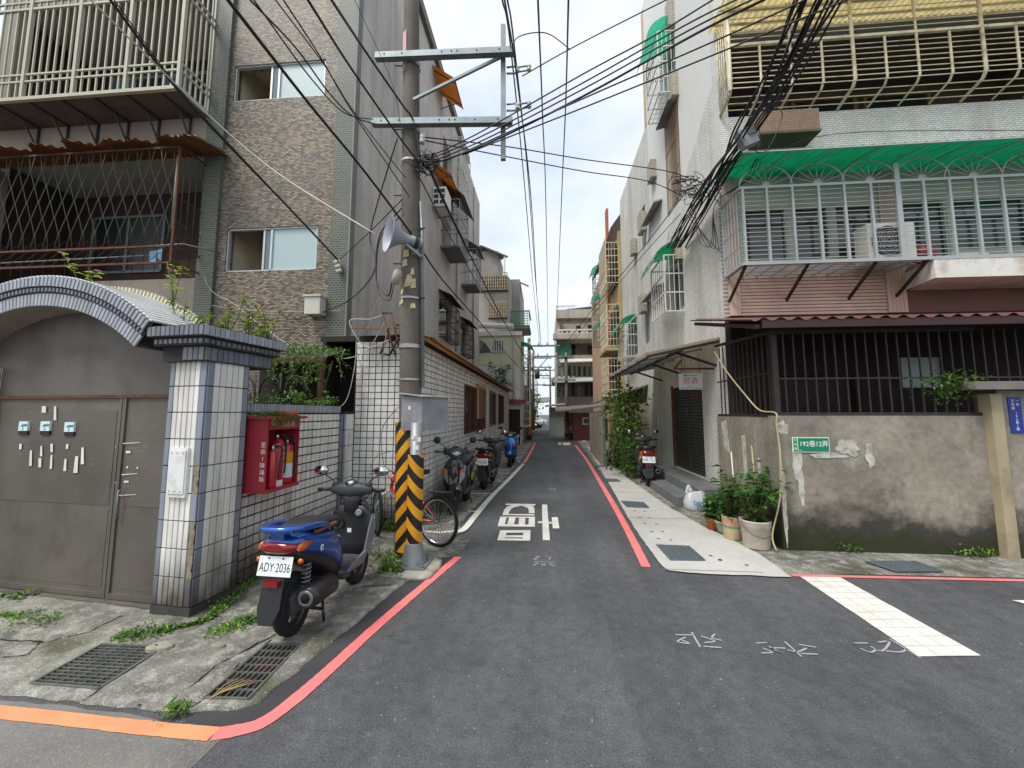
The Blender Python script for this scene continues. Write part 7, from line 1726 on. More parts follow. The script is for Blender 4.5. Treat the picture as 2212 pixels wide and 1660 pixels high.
    # steering: stem, cowl, bars, mirrors, lamp (turned by steer)
    sm = Matrix.Translation((0, 0.47, 0)) @ Matrix.Rotation(steer, 4, 'Z') @ Matrix.Translation((0, -0.47, 0))
    S = lambda: MB(sm)
    cw = Bd(S().loft([(-0.205, 0.44, 0.955, 0.03, 0.03), (-0.17, 0.445, 0.955, 0.045, 0.042), (-0.11, 0.455, 0.955, 0.085, 0.062), (0, 0.465, 0.952, 0.11, 0.08), (0.11, 0.455, 0.955, 0.085, 0.062), (0.17, 0.445, 0.955, 0.045, 0.042), (0.205, 0.44, 0.955, 0.03, 0.03)], ax='x', n=16, p=2.6), 'handlebar_cowl', cowl or DKGREY)
    Bd(S().loft([(0.74, 0.46, 0.07, 0.06), (0.84, 0.455, 0.075, 0.065), (0.92, 0.455, 0.12, 0.08)], ax='z', n=14), 'stem_cover', DKGREY)
    Bd(S().lathe([(0, 0.0), (0.055, 0.0), (0.06, 0.008), (0, 0.016)], (0, 0.42, 1.018), (0, -0.45, 0.9), 18), 'dial', glass('dial_glass', hx('#1c1e22'), 0.05), cw)
    Bd(S().lathe([(0, 0.017), (0.032, 0.017), (0, 0.018)], (0, 0.418, 1.018), (0, -0.45, 0.9), 16), 'dial_face', CLL, cw)
    Bd(S().loft([(-0.095, 0.50, 0.955, 0.012, 0.016), (-0.07, 0.53, 0.95, 0.022, 0.032), (0, 0.55, 0.94, 0.026, 0.045), (0.07, 0.53, 0.95, 0.022, 0.032), (0.095, 0.50, 0.955, 0.012, 0.016)], ax='x', n=14), 'headlamp', CLL)
    for s_ in (-1, 1):
        Bd(S().tube([(s_*0.19, 0.44, 0.955), (s_*0.33, 0.415, 0.955)], 0.017, 10), 'grip', BLACKP)
        Bd(S().tube([(s_*0.2, 0.48, 0.95), (s_*0.27, 0.485, 0.945), (s_*0.35, 0.455, 0.945)], 0.006, 6), 'brake_lever', GALV)
        Bd(S().lathe([(0.03, 0), (0.034, 0.03), (0.02, 0.05)], (s_*0.165, 0.44, 0.975), EZ, 10), 'switch', BLACKP)
        Bd(S().tube(smooth_path([(s_*0.165, 0.44, 0.98), (s_*0.18, 0.43, 1.04), (s_*0.25, 0.42, 1.09), (s_*0.275, 0.415, 1.11)], 3), 0.006, 6), 'mirror_stalk', BLACKP)
        mo = Bd(S().lathe([(0, -0.022), (0.035, -0.018), (0.058, -0.004), (0.06, 0.006), (0.055, 0.008), (0, 0.008)], (s_*0.30, 0.41, 1.145), (0.05*s_, -1, 0.1), 18), 'mirror', mirror_back or BLACKP)
        mo.data.transform(Matrix.Translation((s_*0.30, 0.41, 1.145)) @ Matrix.Diagonal((1.25, 1, 0.8, 1)) @ Matrix.Rotation(0.3*s_, 4, 'Y') @ Matrix.Translation((-s_*0.30, -0.41, -1.145))) if not steer or steer < 0.1 else None
        Bd(S().lathe([(0, 0.0085), (0.053, 0.0085), (0, 0.010)], (s_*0.30, 0.41, 1.145), (0.05*s_, -1, 0.1), 18), 'mirror_glass', MIRR, mo).data.transform(Matrix.Translation((s_*0.30, 0.41, 1.145)) @ (Matrix.Diagonal((1.25, 1, 0.8, 1)) @ Matrix.Rotation(0.3*s_, 4, 'Y') if steer < 0.1 else Matrix()) @ Matrix.Translation((-s_*0.30, -0.41, -1.145)))
    # fork, front fender
    Bd(mir(S(), lambda m, s: m.tube([(s*0.068, 0.50, 0.55), (s*0.068, WB, r)], 0.02, 8)), 'fork', DKGREY)
    vs_, fs_ = [], []
    for k in range(13):
        a = R(35+k*11)
        for j in range(5):
            b = (j-2)/2; rr_ = r+0.022-0.03*b*b
            vs_.append((b*0.068, WB+rr_*math.cos(a), r+rr_*math.sin(a)))
    for k in range(12):
        for j in range(4): fs_.append((k*5+j, k*5+j+1, k*5+j+6, k*5+j+5))
    fe = Bd(S().add(vs_, fs_, True), 'front_fender', shieldc); fe.modifiers.new('s', 'SOLIDIFY').thickness = 0.006
    # rear: lamps, mudguard, plate, shock, exhaust, crankcase, stand
    Bd(MB().loft([(-0.93, 0.725, 0.07, 0.02), (-0.905, 0.72, 0.12, 0.042), (-0.86, 0.715, 0.14, 0.05), (-0.80, 0.71, 0.145, 0.045)], n=18), 'tail_lamp', tail or RDL)
    for s_ in (-1, 1):
        Bd(MB(Matrix.Translation((s_*0.15, 0, 0))).loft([(-0.86, 0.715, 0.012, 0.02), (-0.80, 0.715, 0.016, 0.036), (-0.66, 0.72, 0.012, 0.016)], n=10), 'indicator', ORL)
        Bd(MB().lathe([(0, 0), (0.018, 0.004), (0.02, 0.03), (0, 0.035)], (s_*0.15, -0.83, 0.62), (s_*0.8, -0.8, 0), 10), 'reflector', ORL)
    Bd(MB().plate([(-0.085, -0.84, 0.68), (0.085, -0.84, 0.68), (0.075, -0.90, 0.50), (0.085, -0.965, 0.31), (0.05, -1.0, 0.21), (-0.05, -1.0, 0.21), (-0.085, -0.965, 0.31), (-0.075, -0.90, 0.50)], (0, 1, -0.2), 0.012), 'mudguard', BLACKP)
    Bd(MB().box(-0.05, 0.05, -0.95, -0.90, 0.455, 0.495), 'rear_reflector', RDL)
    if plate:
        nrm = V((0, -1, 0.28)).normalized(); upv = V((0, 0.28, 1)).normalized(); pc_ = V((0, -0.90, 0.59))
        pl = Bd(MB().obox(pc_, (0.13, 0, 0), upv*0.07, nrm*0.002), 'licence_plate', PLATE, bevel=0.004)
        piece('plate_lettering', text_mesh(plate, 0.088, INK, 0.0006, sx=5.0/max(6.6, len(plate)-0.6) if len(plate) < 8 else 0.64), None, pl, MW[t.name] @ frame_m(pc_+nrm*0.0026-upv*0.012, EX, upv))
        for s_ in (-0.055, 0.055): Bd(MB().lathe([(0, 0), (0.007, 0), (0.007, 0.004), (0, 0.004)], pc_+nrm*0.002+upv*0.055+V((s_, 0, 0)), nrm, 8), 'plate_screw', RUST, pl)
    Bd(MB().tube([(0.11, -0.66, 0.30), (0.10, -0.60, 0.58)], 0.014, 8), 'damper', DKGREY)
    hlx = []
    for k in range(61):
        f_ = k/60; a = f_*2*math.pi*7; c_ = V((0.11, -0.655, 0.33)).lerp(V((0.10, -0.61, 0.54)), f_); hlx.append(c_+V((0.032*math.cos(a), 0.032*math.sin(a), 0)))
    Bd(MB().tube(hlx, 0.006, 6), 'spring', GALV)
    mu = Bd(MB().tube([(0.13, -0.20, 0.29), (0.16, -0.30, 0.31), (0.175, -0.38, 0.32), (0.19, -0.72, 0.335), (0.192, -0.79, 0.337)], [0.03, 0.06, 0.085, 0.085, 0.066], 20), 'exhaust', M('exhaust_dark', '#3a373b', 0.4, 0.15, 6, metal=0.5))
    Bd(MB().lathe([(0.058, 0), (0.062, 0.008), (0.04, 0.012), (0.03, 0.002), (0, 0.002)], (0.192, -0.792, 0.338), (0.02, -1, 0.05), 18), 'exhaust_tip', M('exhaust_tip', '#77767a', 0.4, metal=0.6), mu)
    Bd(MB().lathe([(0.0, 0.0125), (0.034, 0.0125), (0.0, 0.0135)], (0.192, -0.792, 0.338), (0.02, -1, 0.05), 16), 'exhaust_hole', M('hole_shade_black', '#0c0b0b', 0.9), mu)  # black disc paints the shade inside the pipe; no bore is cut
    Bd(MB().loft([(-0.38, 0.30, 0.02, 0.03), (-0.45, 0.315, 0.028, 0.05), (-0.62, 0.33, 0.028, 0.055), (-0.7, 0.34, 0.018, 0.03)], n=12), 'heat_shield_core', DKGREY, mu)
    Bd(MB().loft([(-0.74, 0.24, 0.05, 0.07), (-0.62, 0.25, 0.075, 0.10), (-0.35, 0.27, 0.09, 0.09), (-0.15, 0.28, 0.08, 0.08)], n=14), 'crankcase', M('engine_grey', '#4b4d4f', 0.55, 0.2, 7, metal=0.4))
    Bd(mir(MB(), lambda m, s: m.tube([(s*0.09, -0.30, 0.18), (s*0.14, -0.36, 0.012)], 0.012, 6)).bar((-0.12, -0.33, 0.10), (0.12, -0.33, 0.10), 0.02), 'centre_stand', BLACKP)
    for s_ in (-1, 1): Bd(MB().box(min(s_*0.135, s_*0.19), max(s_*0.135, s_*0.19), -0.12, 0.02, 0.27, 0.295), 'foot_peg', DKGREY)
    t.scale = (1.0, sy, 1.0)
    return t
def heading(dx, dy): return math.atan2(-dx, dy)
BLU = carpaint('scooter_blue', '#12509f', 0.4)
BLK0 = carpaint('scooter_charcoal', '#232427', 0.2)
rear, front = G(628, 1372, 0.02), G(778, 1252, 0.02)
dv = (front-rear).normalized(); ctr = rear+dv*0.434
hero = scooter('blue and black scooter parked with its tail to the viewer, plate ADY-2036', (ctr.x, ctr.y, 0.02), heading(dv.x, dv.y), BLU, plate='ADY·2036', steer=0.05, shieldc=BLK0, mirror_back=M('maroon_mirror', '#5d2028', 0.3, 0.1))
hero.scale = (0.97, 0.70, 0.92)
Bh = lambda mb, n, m: mb.build(n, m, hero, world=False)
Bh(MB().box(0.15, 0.178, -0.62, -0.26, 0.775, 0.797), 'side_strip', M('brown_trim', '#6d4632', 0.5))
Bh(MB().lathe([(0.014, 0), (0.026, 0), (0.026, 0.003), (0.014, 0.003)], (0.172, -0.52, 0.64), EX, 16), 'round_sticker', SWT)
piece('lettering', text_mesh('RSZ', 0.065, CHROME, 0.001, shear=0.4, sx=1.4), None, hero, MW[hero.name] @ frame_m((0.177, -0.34, 0.66), EY, EZ))
Bh(MB().lathe([(0.03, 0), (0.038, 0.003), (0.03, 0.012), (0.012, 0.012), (0.0, 0.006)], (0.085, 0.425, 0.735), (0, -1, 0.2), 16), 'ignition_lock', GALV)
Bh(MB().lathe([(0.035, 0), (0.055, 0.004), (0.05, 0.02), (0.035, 0.02)], (-0.11, 0.41, 0.62), (0, -1, 0.3), 18), 'cup_ring', DKGREY)
Bh(MB().box(-0.02, 0.02, 0.418, 0.422, 0.545, 0.585), 'white_sticker', SWT)
# silver and black scooter facing the viewer
f_, r_ = V((-1.48, 6.2, 0)), V((-1.46, 7.4, 0)); dv = (f_-r_).normalized(); c_ = (f_+r_)/2
BLK = carpaint('scooter_black', '#17181a', 0.2); SIL = carpaint('scooter_silver', '#9aa0a4', 0.7); YEL = carpaint('scooter_yellow', '#b9b21c', 0.3)
s2 = scooter('silver and black scooter with yellow side flash facing the viewer behind the bicycle', (c_.x, c_.y, 0.014), heading(dv.x, dv.y), BLK, accent=BLK, shieldc=BLK, vent=SIL, plate='MXW-518', steer=0.35)
MB().plate([(-0.05, 0.636, 0.40), (0.05, 0.636, 0.40), (0.07, 0.645, 0.60), (0.0, 0.648, 0.50), (-0.07, 0.645, 0.60)], (0, 1, 0), 0.006).build('nose_flash', SIL, s2, world=False)
for s_ in (-1, 1):
    MB().plate([(s_*0.172, -0.45, 0.50), (s_*0.175, -0.15, 0.42), (s_*0.172, -0.02, 0.52), (s_*0.174, -0.3, 0.58)], (s_, 0, 0), 0.006).build('yellow_flash', YEL, s2, world=False)
MB().plate([(-0.05, 0.607, 0.70), (0.05, 0.607, 0.70), (0.0, 0.62, 0.78)], (0, 1, 0), 0.004).build('red_emblem', RDL, s2, world=False)
scooter('black scooter seen from behind by the tiled wall, plate 790-JAE', (-1.28, 8.85, 0.014), heading(0.06, 1), BLK, plate='790·JAE', grab=BLK, mirror_back=BLACKP)
scooter('bright blue scooter facing the viewer at the far end of the tiled wall', (-1.06, 12.25, 0.014), heading(-0.02, -1), carpaint('scooter_sky_blue', '#2a7fd0', 0.4), shieldc=MATS['scooter_sky_blue'], accent=BLU, plate='NQR-283')
GOLD = carpaint('scooter_gold', '#9a6a1c', 0.5)
scooter('black and gold scooter by the shop wall with plate NPR-7731', (2.28, 9.5, 0.016), heading(0.12, 1), GOLD, plate='NPR·7731', grab=BLK, shieldc=BLK, tail=RDL)
scooter('small grey scooter parked by the far red kiosk', (1.62, 25.3, 0.0), heading(-0.1, -1), carpaint('scooter_grey', '#8d9092', 0.4), plate='KTE-061')
# ---- bicycle behind the pole
bi = thing('bicycle', 'red mountain bicycle with white fork leaning behind the pole', 'bicycle', (-1.75, 4.95, 0.014))
fw, rw, r = V((-2.22, 5.16, 0.305)), V((-1.30, 4.78, 0.305)), 0.29
WHF = M('white_fork_paint', '#d8d8cf', 0.4, 0.06); REDF = carpaint('bicycle_red', '#c02a1c', 0.1)
def bwheel(c_, d, nm):
    d = V(d).normalized(); ax_ = d.cross(EZ).normalized()
    wv = MB().lathe([(r-0.03, -0.012), (r-0.018, -0.022), (r, -0.012), (r+0.006, 0), (r, 0.012), (r-0.018, 0.022), (r-0.03, 0.012)], c_, ax_, 40).build(nm, RUBBER, bi)
    MB().lathe([(r-0.03, -0.012), (r-0.046, -0.008), (r-0.046, 0.008), (r-0.03, 0.012)], c_, ax_, 40).build('rim', CHROME, wv)
    sp_ = MB()
    for k in range(28):
        a = 2*math.pi*k/28; u_ = d*math.cos(a)+EZ*math.sin(a); a2 = a+(0.5 if k % 2 else -0.5); u2 = d*math.cos(a2)+EZ*math.sin(a2)
        sp_.tube([c_+u2*0.025+ax_*(0.03 if k % 4 < 2 else -0.03), c_+u_*(r-0.045)], 0.0028, 4, False)
    sp_.lathe([(0, -0.05), (0.012, -0.05), (0.02, -0.03), (0.014, 0), (0.02, 0.03), (0.012, 0.05), (0, 0.05)], c_, ax_, 10); sp_.build('spokes', GALV, wv)
    return ax_
d0 = (fw-rw).normalized(); bwheel(rw, d0, 'rear_wheel'); fd = V((-0.55, 0.84, 0)); axf = bwheel(fw, fd, 'front_wheel')
hd = fw+V((0.20, -0.06, 0.34)); st_ = rw+V((-0.30, 0.12, 0.28)); bbk = rw+V((-0.40, 0.17, -0.03)); ht = hd+V((0.035, -0.01, 0.16))
MB().tube([hd, bbk], 0.02, 10).tube([hd+EZ*0.09, st_+EZ*0.1], 0.02, 10).tube([st_+EZ*0.12, bbk], 0.018, 10).tube([st_, rw], 0.011, 8).tube([bbk, rw], 0.011, 8).tube([hd-EZ*0.03, ht], 0.022, 10).build('frame', REDF, bi)
for s_ in (-1, 1): MB().tube([fw+axf*0.055*s_, fw+axf*0.055*s_+(hd-fw)*0.75, hd-EZ*0.03], [0.014, 0.017, 0.014], 8).build('fork_leg', WHF, bi)
hb = ht+EZ*0.05
MB().tube(smooth_path([hb-axf*0.28+V((0.03, 0, 0.02)), hb-axf*0.1, hb+axf*0.1, hb+axf*0.28+V((0.03, 0, 0.02))], 3), 0.012, 8).tube([ht, hb], 0.014, 8).build('handlebar', GALV2, bi)
for s_ in (-1, 1):
    MB().tube([hb+axf*0.19*s_+V((0.01, 0, 0.01)), hb+axf*0.30*s_+V((0.03, 0, 0.022))], 0.017, 8).build('grip', BLACKP, bi)
    MB().tube([hb+axf*0.16*s_, hb+axf*0.2*s_+V((-0.05, 0.02, -0.03)), hb+axf*0.28*s_+V((-0.04, 0.02, -0.03))], 0.006, 6).build('brake_lever', BLACKP, bi)
MB().tube([st_+EZ*0.1, st_+EZ*0.26], 0.013, 8).build('seat_post', CHROME, bi)
sdl = st_+EZ*0.29; MB(frame_m(sdl, d0.cross(EZ), EZ) @ Matrix.Rotation(-math.pi/2, 4, 'X')).loft([(-0.13, 0.0, 0.075, 0.03), (-0.08, 0.0, 0.08, 0.035), (0.02, 0.0, 0.04, 0.025), (0.13, 0.0, 0.018, 0.02)], n=14).build('saddle', BLACKP, bi)
MB().lathe([(0, -0.004), (0.085, -0.004), (0.085, 0.004), (0, 0.004)], bbk, d0.cross(EZ), 18).build('chainring', DKGREY, bi)
rk_ = MB().bar(rw+V((-0.12, 0.05, r+0.05)), rw+V((0.16, -0.06, r+0.06)), 0.10, 0.008).tube([rw, rw+V((0.1, -0.04, r+0.05))], 0.006, 6).tube([rw, rw+V((-0.08, 0.03, r+0.05))], 0.006, 6)
rk_.build('luggage_rack', BLACKP, bi)
# ---- far white car
car = thing('parked_car', 'white saloon car parked across the far end of the street', 'car', (-2.2, 43, 0), R(78))
WP = carpaint('car_white', '#d5d9dc', 0.1)
Bc = lambda mb, n, m, p=None: mb.build(n, m, p or car, world=False)
Bc(MB().loft([(-2.25, 0.62, 0.70, 0.16), (-2.1, 0.62, 0.84, 0.28), (-1.0, 0.62, 0.88, 0.34), (0.9, 0.62, 0.88, 0.34), (1.9, 0.58, 0.84, 0.28), (2.2, 0.55, 0.70, 0.18)], n=24, p=5), 'body', WP)
Bc(MB().loft([(-1.75, 0.95, 0.70, 0.03), (-1.0, 1.18, 0.66, 0.24), (0.0, 1.22, 0.66, 0.25), (0.5, 1.15, 0.66, 0.22), (1.15, 0.95, 0.72, 0.03)], n=22, p=4), 'roof_and_pillars', WP)
Bc(mir(MB(), lambda m, s: m.plate([(s*0.69, -1.35, 0.98), (s*0.71, 0.75, 0.98), (s*0.66, 0.35, 1.32), (s*0.66, -0.75, 1.34)], (s, 0, 0), 0.02)), 'side_glass', GDARK)
Bc(MB().plate([(-0.6, -1.62, 1.02), (0.6, -1.62, 1.02), (0.54, -1.02, 1.38), (-0.54, -1.02, 1.38)], (0, -1, 1), 0.05), 'rear_glass', GDARK)
for s_ in (-1, 1):
    for y in (-1.35, 1.35):
        wv = Bc(MB().lathe([(0.18, -0.1), (0.29, -0.1), (0.32, -0.06), (0.32, 0.06), (0.29, 0.1), (0.18, 0.1)], (s_*0.80, y, 0.32), EX, 24), 'wheel', RUBBER)
        Bc(MB().lathe([(0, 0.09), (0.06, 0.1), (0.18, 0.09), (0.19, -0.09), (0, -0.09)], (s_*0.80, y, 0.32), EX, 18), 'rim', CHROME, wv)
    Bc(MB().box(min(s_*0.5, s_*0.8), max(s_*0.5, s_*0.8), -2.2, -2.05, 0.68, 0.84), 'tail_lamp', RDL)
for s_ in (-1, 1):   # grey leg guards of the near scooter
    MB().plate([(s_*0.165, -0.02, 0.30), (s_*0.175, 0.30, 0.29), (s_*0.20, 0.46, 0.42), (s_*0.215, 0.52, 0.62), (s_*0.20, 0.47, 0.72), (s_*0.19, 0.42, 0.60), (s_*0.18, 0.34, 0.40), (s_*0.17, 0.10, 0.35)], (s_, 0, 0), 0.012).build('leg_guard', M('scuffed_grey_plastic', '#6d6d70', 0.55, 0.12, 8), hero, world=False)
# ================================================================== PLANTS
def rv(a=1.0): return V((random.uniform(-a, a), random.uniform(-a, a), random.uniform(-a, a)))
def leaf_mesh(L, W, mat):
    return MB().leaf((0, 0, 0), EY, EZ, L, W).mesh('leaf', mat)
LM = [leaf_mesh(0.075, 0.05, LEAF), leaf_mesh(0.06, 0.042, LEAF), leaf_mesh(0.09, 0.06, DKLEAF)]
def rot_to(d, up=None):
    d = V(d).normalized(); x = d.cross(up or EZ)
    if x.length < 1e-3: x = d.orthogonal()
    x.normalize(); return Matrix(((x.x, d.x, x.cross(d).x, 0), (x.y, d.y, x.cross(d).y, 0), (x.z, d.z, x.cross(d).z, 0), (0, 0, 0, 1)))
def stems(parent, base, n, h, spread, leaves, lm, seed, stemr=0.006, drop=0.25, scale=1.0):
    random.seed(seed)
    tips = []
    m_ = MB()
    for k in range(n):
        a = random.uniform(0, 2*math.pi); r_ = spread*math.sqrt(random.random())
        b = V(base)+V((math.cos(a), math.sin(a), 0))*0.05*random.random()
        t_ = V(base)+V((math.cos(a)*r_, math.sin(a)*r_, h*(0.55+0.45*random.random())))
        pth = [b, b.lerp(t_, 0.5)+rv(0.02)+EZ*0.04, t_]
        m_.tube(pth, [stemr, stemr*0.8, stemr*0.4], 5); tips.append(pth)
    m_.build('stem', STEM, parent)
    for k in range(leaves):
        p0, p1, p2 = random.choice(tips); f_ = random.random()**0.7
        q = p0.lerp(p1, f_*2) if f_ < 0.5 else p1.lerp(p2, (f_-0.5)*2)
        a = random.uniform(0, 2*math.pi); d = V((math.cos(a), math.sin(a), random.uniform(-drop, 0.5)))
        s_ = scale*random.uniform(0.7, 1.25)
        piece('leaf', random.choice(lm), None, parent, Matrix.Translation(q+d*0.02) @ rot_to(d) @ Matrix.Diagonal((s_, s_, s_, 1)))
def pot(parent, c_, prof, mat, n=24):
    return MB().lathe(prof, c_, n=n).build('pot', mat, parent)
SOIL = M('potting_soil', '#2e241b', 0.95, 0.3, 20)
# big white bucket
b1 = V((2.49, 5.10, 0.014)); t = thing('potted_shrub', 'leafy shrub in a large dirty white bucket at the wall corner', 'potted plant', b1)
bk = pot(t, b1, [(0, 0), (0.135, 0), (0.14, 0.01), (0.16, 0.24), (0.165, 0.245), (0.165, 0.265), (0.168, 0.27), (0.168, 0.30), (0.172, 0.305), (0.172, 0.32), (0.155, 0.32), (0.155, 0.28), (0, 0.28)], M('dirty_bucket', '#bdb4a4', 0.6, 0.1, 5, stain='#8d7f6a', stain_amt=0.5, sscale=6))
MB().tube([b1+V((0.172*math.cos(a), -0.172*abs(math.sin(a))-0.01, 0.29-0.14*math.sin(a))) for a in [math.pi*k/10 for k in range(11)]], 0.0035, 5).build('bail_handle', DARKBAR, t)
MB().lathe([(0, 0), (0.155, 0)], b1+EZ*0.285, n=20).build('soil', SOIL, t)
stems(t, b1+EZ*0.28, 26, 0.72, 0.33, 295, LM, 31, scale=1.35)
# stakes
for (x, y, h_, nm, lab, m_) in ((2.56, 5.16, 0.95, 'bamboo_stake', 'thin bamboo stake leaning in the bucket shrub', M('bamboo', '#a89a6a', 0.6)), (2.42, 5.4, 0.85, 'white_stake', 'thin white stake standing behind the bucket shrub', DIRTY_W)):
    tag(MB().tube([(x, y, 0.25), (x-0.03, y, 0.25+h_)], 0.008, 6).build(nm, m_), lab, 'stake')
tag(MB().tube([(2.63, 5.18, 0.3), (2.60, 5.15, 1.02)], 0.022, 8).lathe([(0.0, 1.02), (0.03, 1.02), (0.034, 1.04), (0.0, 1.06)], (2.60, 5.15, 0), n=10).build('tap_pipe', M('grey_tap_pipe', '#77706d', 0.6, 0.2)), 'upright grey water pipe with pale cap behind the shrub', 'pipe')
# paint tin bucket
b2 = V((2.37, 5.42, 0.014)); t = thing('potted_shrub', 'leafy plant in a stained cream paint bucket with faded label', 'potted plant', b2)
pot(t, b2, [(0, 0), (0.105, 0), (0.11, 0.01), (0.125, 0.27), (0.128, 0.28), (0.115, 0.28), (0.115, 0.25), (0, 0.25)], M('cream_bucket', '#c2b08c', 0.6, 0.12, 5, stain='#8f6f45', stain_amt=0.6, sscale=5))
MB().lathe([(0.1205, 0.17), (0.1245, 0.25)], b2, n=20).build('label_band', M('faded_label', '#b98a72', 0.6, 0.25, 14), t); MB().lathe([(0.1185, 0.14), (0.1205, 0.165)], b2, n=20).build('green_band', M('green_label', '#5d8a5a', 0.6, 0.2, 14), t)
stems(t, b2+EZ*0.25, 16, 0.55, 0.28, 200, LM, 33, scale=1.25)
b3 = V((2.37, 5.66, 0.014)); t = thing('potted_shrub', 'broad-leaved plant in a small pale green bowl pot', 'potted plant', b3)
pot(t, b3, [(0, 0), (0.075, 0), (0.085, 0.02), (0.115, 0.13), (0.125, 0.135), (0.125, 0.155), (0.11, 0.155), (0.105, 0.12), (0, 0.12)], M('pale_green_pot', '#a3aa9a', 0.6, 0.1, 5))
stems(t, b3+EZ*0.12, 12, 0.40, 0.18, 150, [leaf_mesh(0.1, 0.075, LEAF), LM[0]], 35, scale=1.15)
b4 = V((2.28, 5.80, 0.014)); t = thing('potted_shrub', 'low leafy plant in a small terracotta pot on the apron', 'potted plant', b4)
pot(t, b4, [(0, 0), (0.07, 0), (0.095, 0.13), (0.105, 0.13), (0.105, 0.16), (0.09, 0.16), (0.085, 0.12), (0, 0.12)], MATS['terracotta'])
stems(t, b4+EZ*0.12, 12, 0.36, 0.10, 150, LM, 37, scale=1.2)
# shrubs and small tree against the far right wall
def shrub(name, label, base, rx, ry, h, n, L, mat, seed, trunk=0.03, cat='shrub', z0=0.15):
    random.seed(seed)
    t = thing(name, label, cat, base)
    m_ = MB(); ends = []
    for k in range(9):
        a = 2*math.pi*k/9+random.random(); e_ = V(base)+V((math.cos(a)*rx*0.7, math.sin(a)*ry*0.7, h*random.uniform(0.5, 0.98)))
        m_.tube([V(base), V(base).lerp(e_, 0.5)+rv(0.08), e_], [trunk*0.7, trunk*0.5, trunk*0.2], 6); ends.append(e_)
    m_.build('trunk', STEM, t)
    f_ = MB()
    cl = [V(base)+V((random.uniform(-rx, rx)*0.8, random.uniform(-ry, ry)*0.8, h*random.uniform(z0, 0.92))) for _ in range(22)]
    for k in range(n):
        c_ = random.choice(cl); s_ = 0.26*min(rx, ry, h*0.5)+0.05
        q = c_+V((random.gauss(0, s_), random.gauss(0, s_), random.gauss(0, s_*0.8)))
        if q.z < 0.04: q.z = 0.04+random.random()*0.1
        d = V((random.uniform(-1, 1), random.uniform(-1, 1), random.uniform(-0.7, 0.5)))
        l_ = L*random.uniform(0.6, 1.3)
        f_.cur = random.randrange(len(mat)) if isinstance(mat, list) else 0
        f_.leaf(q, d, rv(1)+EZ, l_, l_*0.55)
    f_.build('foliage', mat, t, kind='stuff')
    return t
shrub('small_tree', 'small tree with drooping leaves between the fence and the shop', (2.16, 11.1, 0), 0.42, 0.5, 2.4, 1000, 0.13, [LEAF, WEED, LEAF_L], 41, 0.05, 'tree', 0.35)
shrub('shrub', 'dense dark green shrub beside the black and gold scooter', (2.05, 10.4, 0), 0.26, 0.5, 1.05, 1100, 0.08, [DKLEAF, LEAF, WEED], 43)
shrub('shrub', 'light green weedy shrub at the end of the sheet fence', (2.0, 11.8, 0), 0.26, 0.3, 1.2, 420, 0.09, [WEED, LEAF_L], 44)
for (a, b, lab) in (((1.78, 11.3, 0), (2.0, 11.2, 1.5), 'bare wooden prop leaning among the right shrubs'), ((1.70, 11.6, 0), (1.95, 11.9, 1.25), 'short brown prop leaning against the sheet fence')):
    tag(MB().tube([a, b], 0.02, 6).build('wooden_prop', M('grey_wood', '#7d6a55', 0.8, 0.2)), lab, 'prop')
shrub('shrub', 'climbing shrub spilling over the annex roof end', (-2.4, 20.3, 2.6), 0.6, 0.3, 1.6, 500, 0.13, DKLEAF, 46)
shrub('street_tree', 'green tree beside the far left garage', (-1.3, 36, 0), 0.9, 1.2, 3.6, 900, 0.22, LEAF, 47, 0.08, 'tree', 0.3)
shrub('street_tree', 'small green tree near the parked white car', (-2.6, 41, 0), 1.0, 1.0, 3.2, 700, 0.24, WEED, 48, 0.08, 'tree', 0.3)
# periwinkle with pink flowers growing on the gate canopy
random.seed(61)
def periwinkle(name, label, roots, n, mat, fl, cat='flowering plant'):
    t = thing(name, label, cat, roots[0])
    st_, lf = MB(), MB(); blooms = []
    for r0 in roots:
        for k in range(n):
            tip = V(r0)+V((random.uniform(-0.22, 0.22), random.uniform(-0.15, 0.12), random.uniform(0.08, 0.42)))
            st_.tube([r0, V(r0).lerp(tip, 0.5)+rv(0.03), tip], 0.004, 4)
            for j in range(10):
                q = V(r0).lerp(tip, 0.35+0.65*random.random()); a = random.uniform(0, 6.28)
                lf.leaf(q, (math.cos(a), math.sin(a), random.uniform(-0.2, 0.4)), EZ, random.uniform(0.05, 0.085), 0.034)
            if random.random() < fl: blooms.append(tip)
    st_.build('stem', STEM, t); lf.build('foliage', mat, t, kind='stuff')
    for b in blooms:
        f_ = MB()
        for k in range(5):
            a = 2*math.pi*k/5; f_.leaf(b, (math.cos(a), math.sin(a)*0.8, 0.15), EZ, 0.034, 0.03, 0.05)
        f_.build('flower', PINK, t)
    return t
periwinkle('periwinkle', 'yellow-green flowering plant with pink blooms on the gate canopy', [GM @ V((-0.32, 0.45, 2.3)), GM @ V((-0.12, 0.5, 2.3)), GM @ V((0.02, 0.6, 2.3))], 7, LEAF_L, 0.45)
periwinkle('periwinkle', 'single pink-flowered sprig standing on the crown of the arch', [GM @ V((-0.78, 0.30, 2.62))], 3, LEAF_L, 0.8)
periwinkle('periwinkle', 'pink-flowered sprig at the far left of the arch', [GM @ V((-1.62, 0.1, 2.79))], 2, LEAF_L, 1.0)
periwinkle('creeper', 'small green creeper rooted on the back slope of the canopy', [GM @ V((-0.5, 0.25, 2.28))], 6, WEED, 0.0, 'creeper')
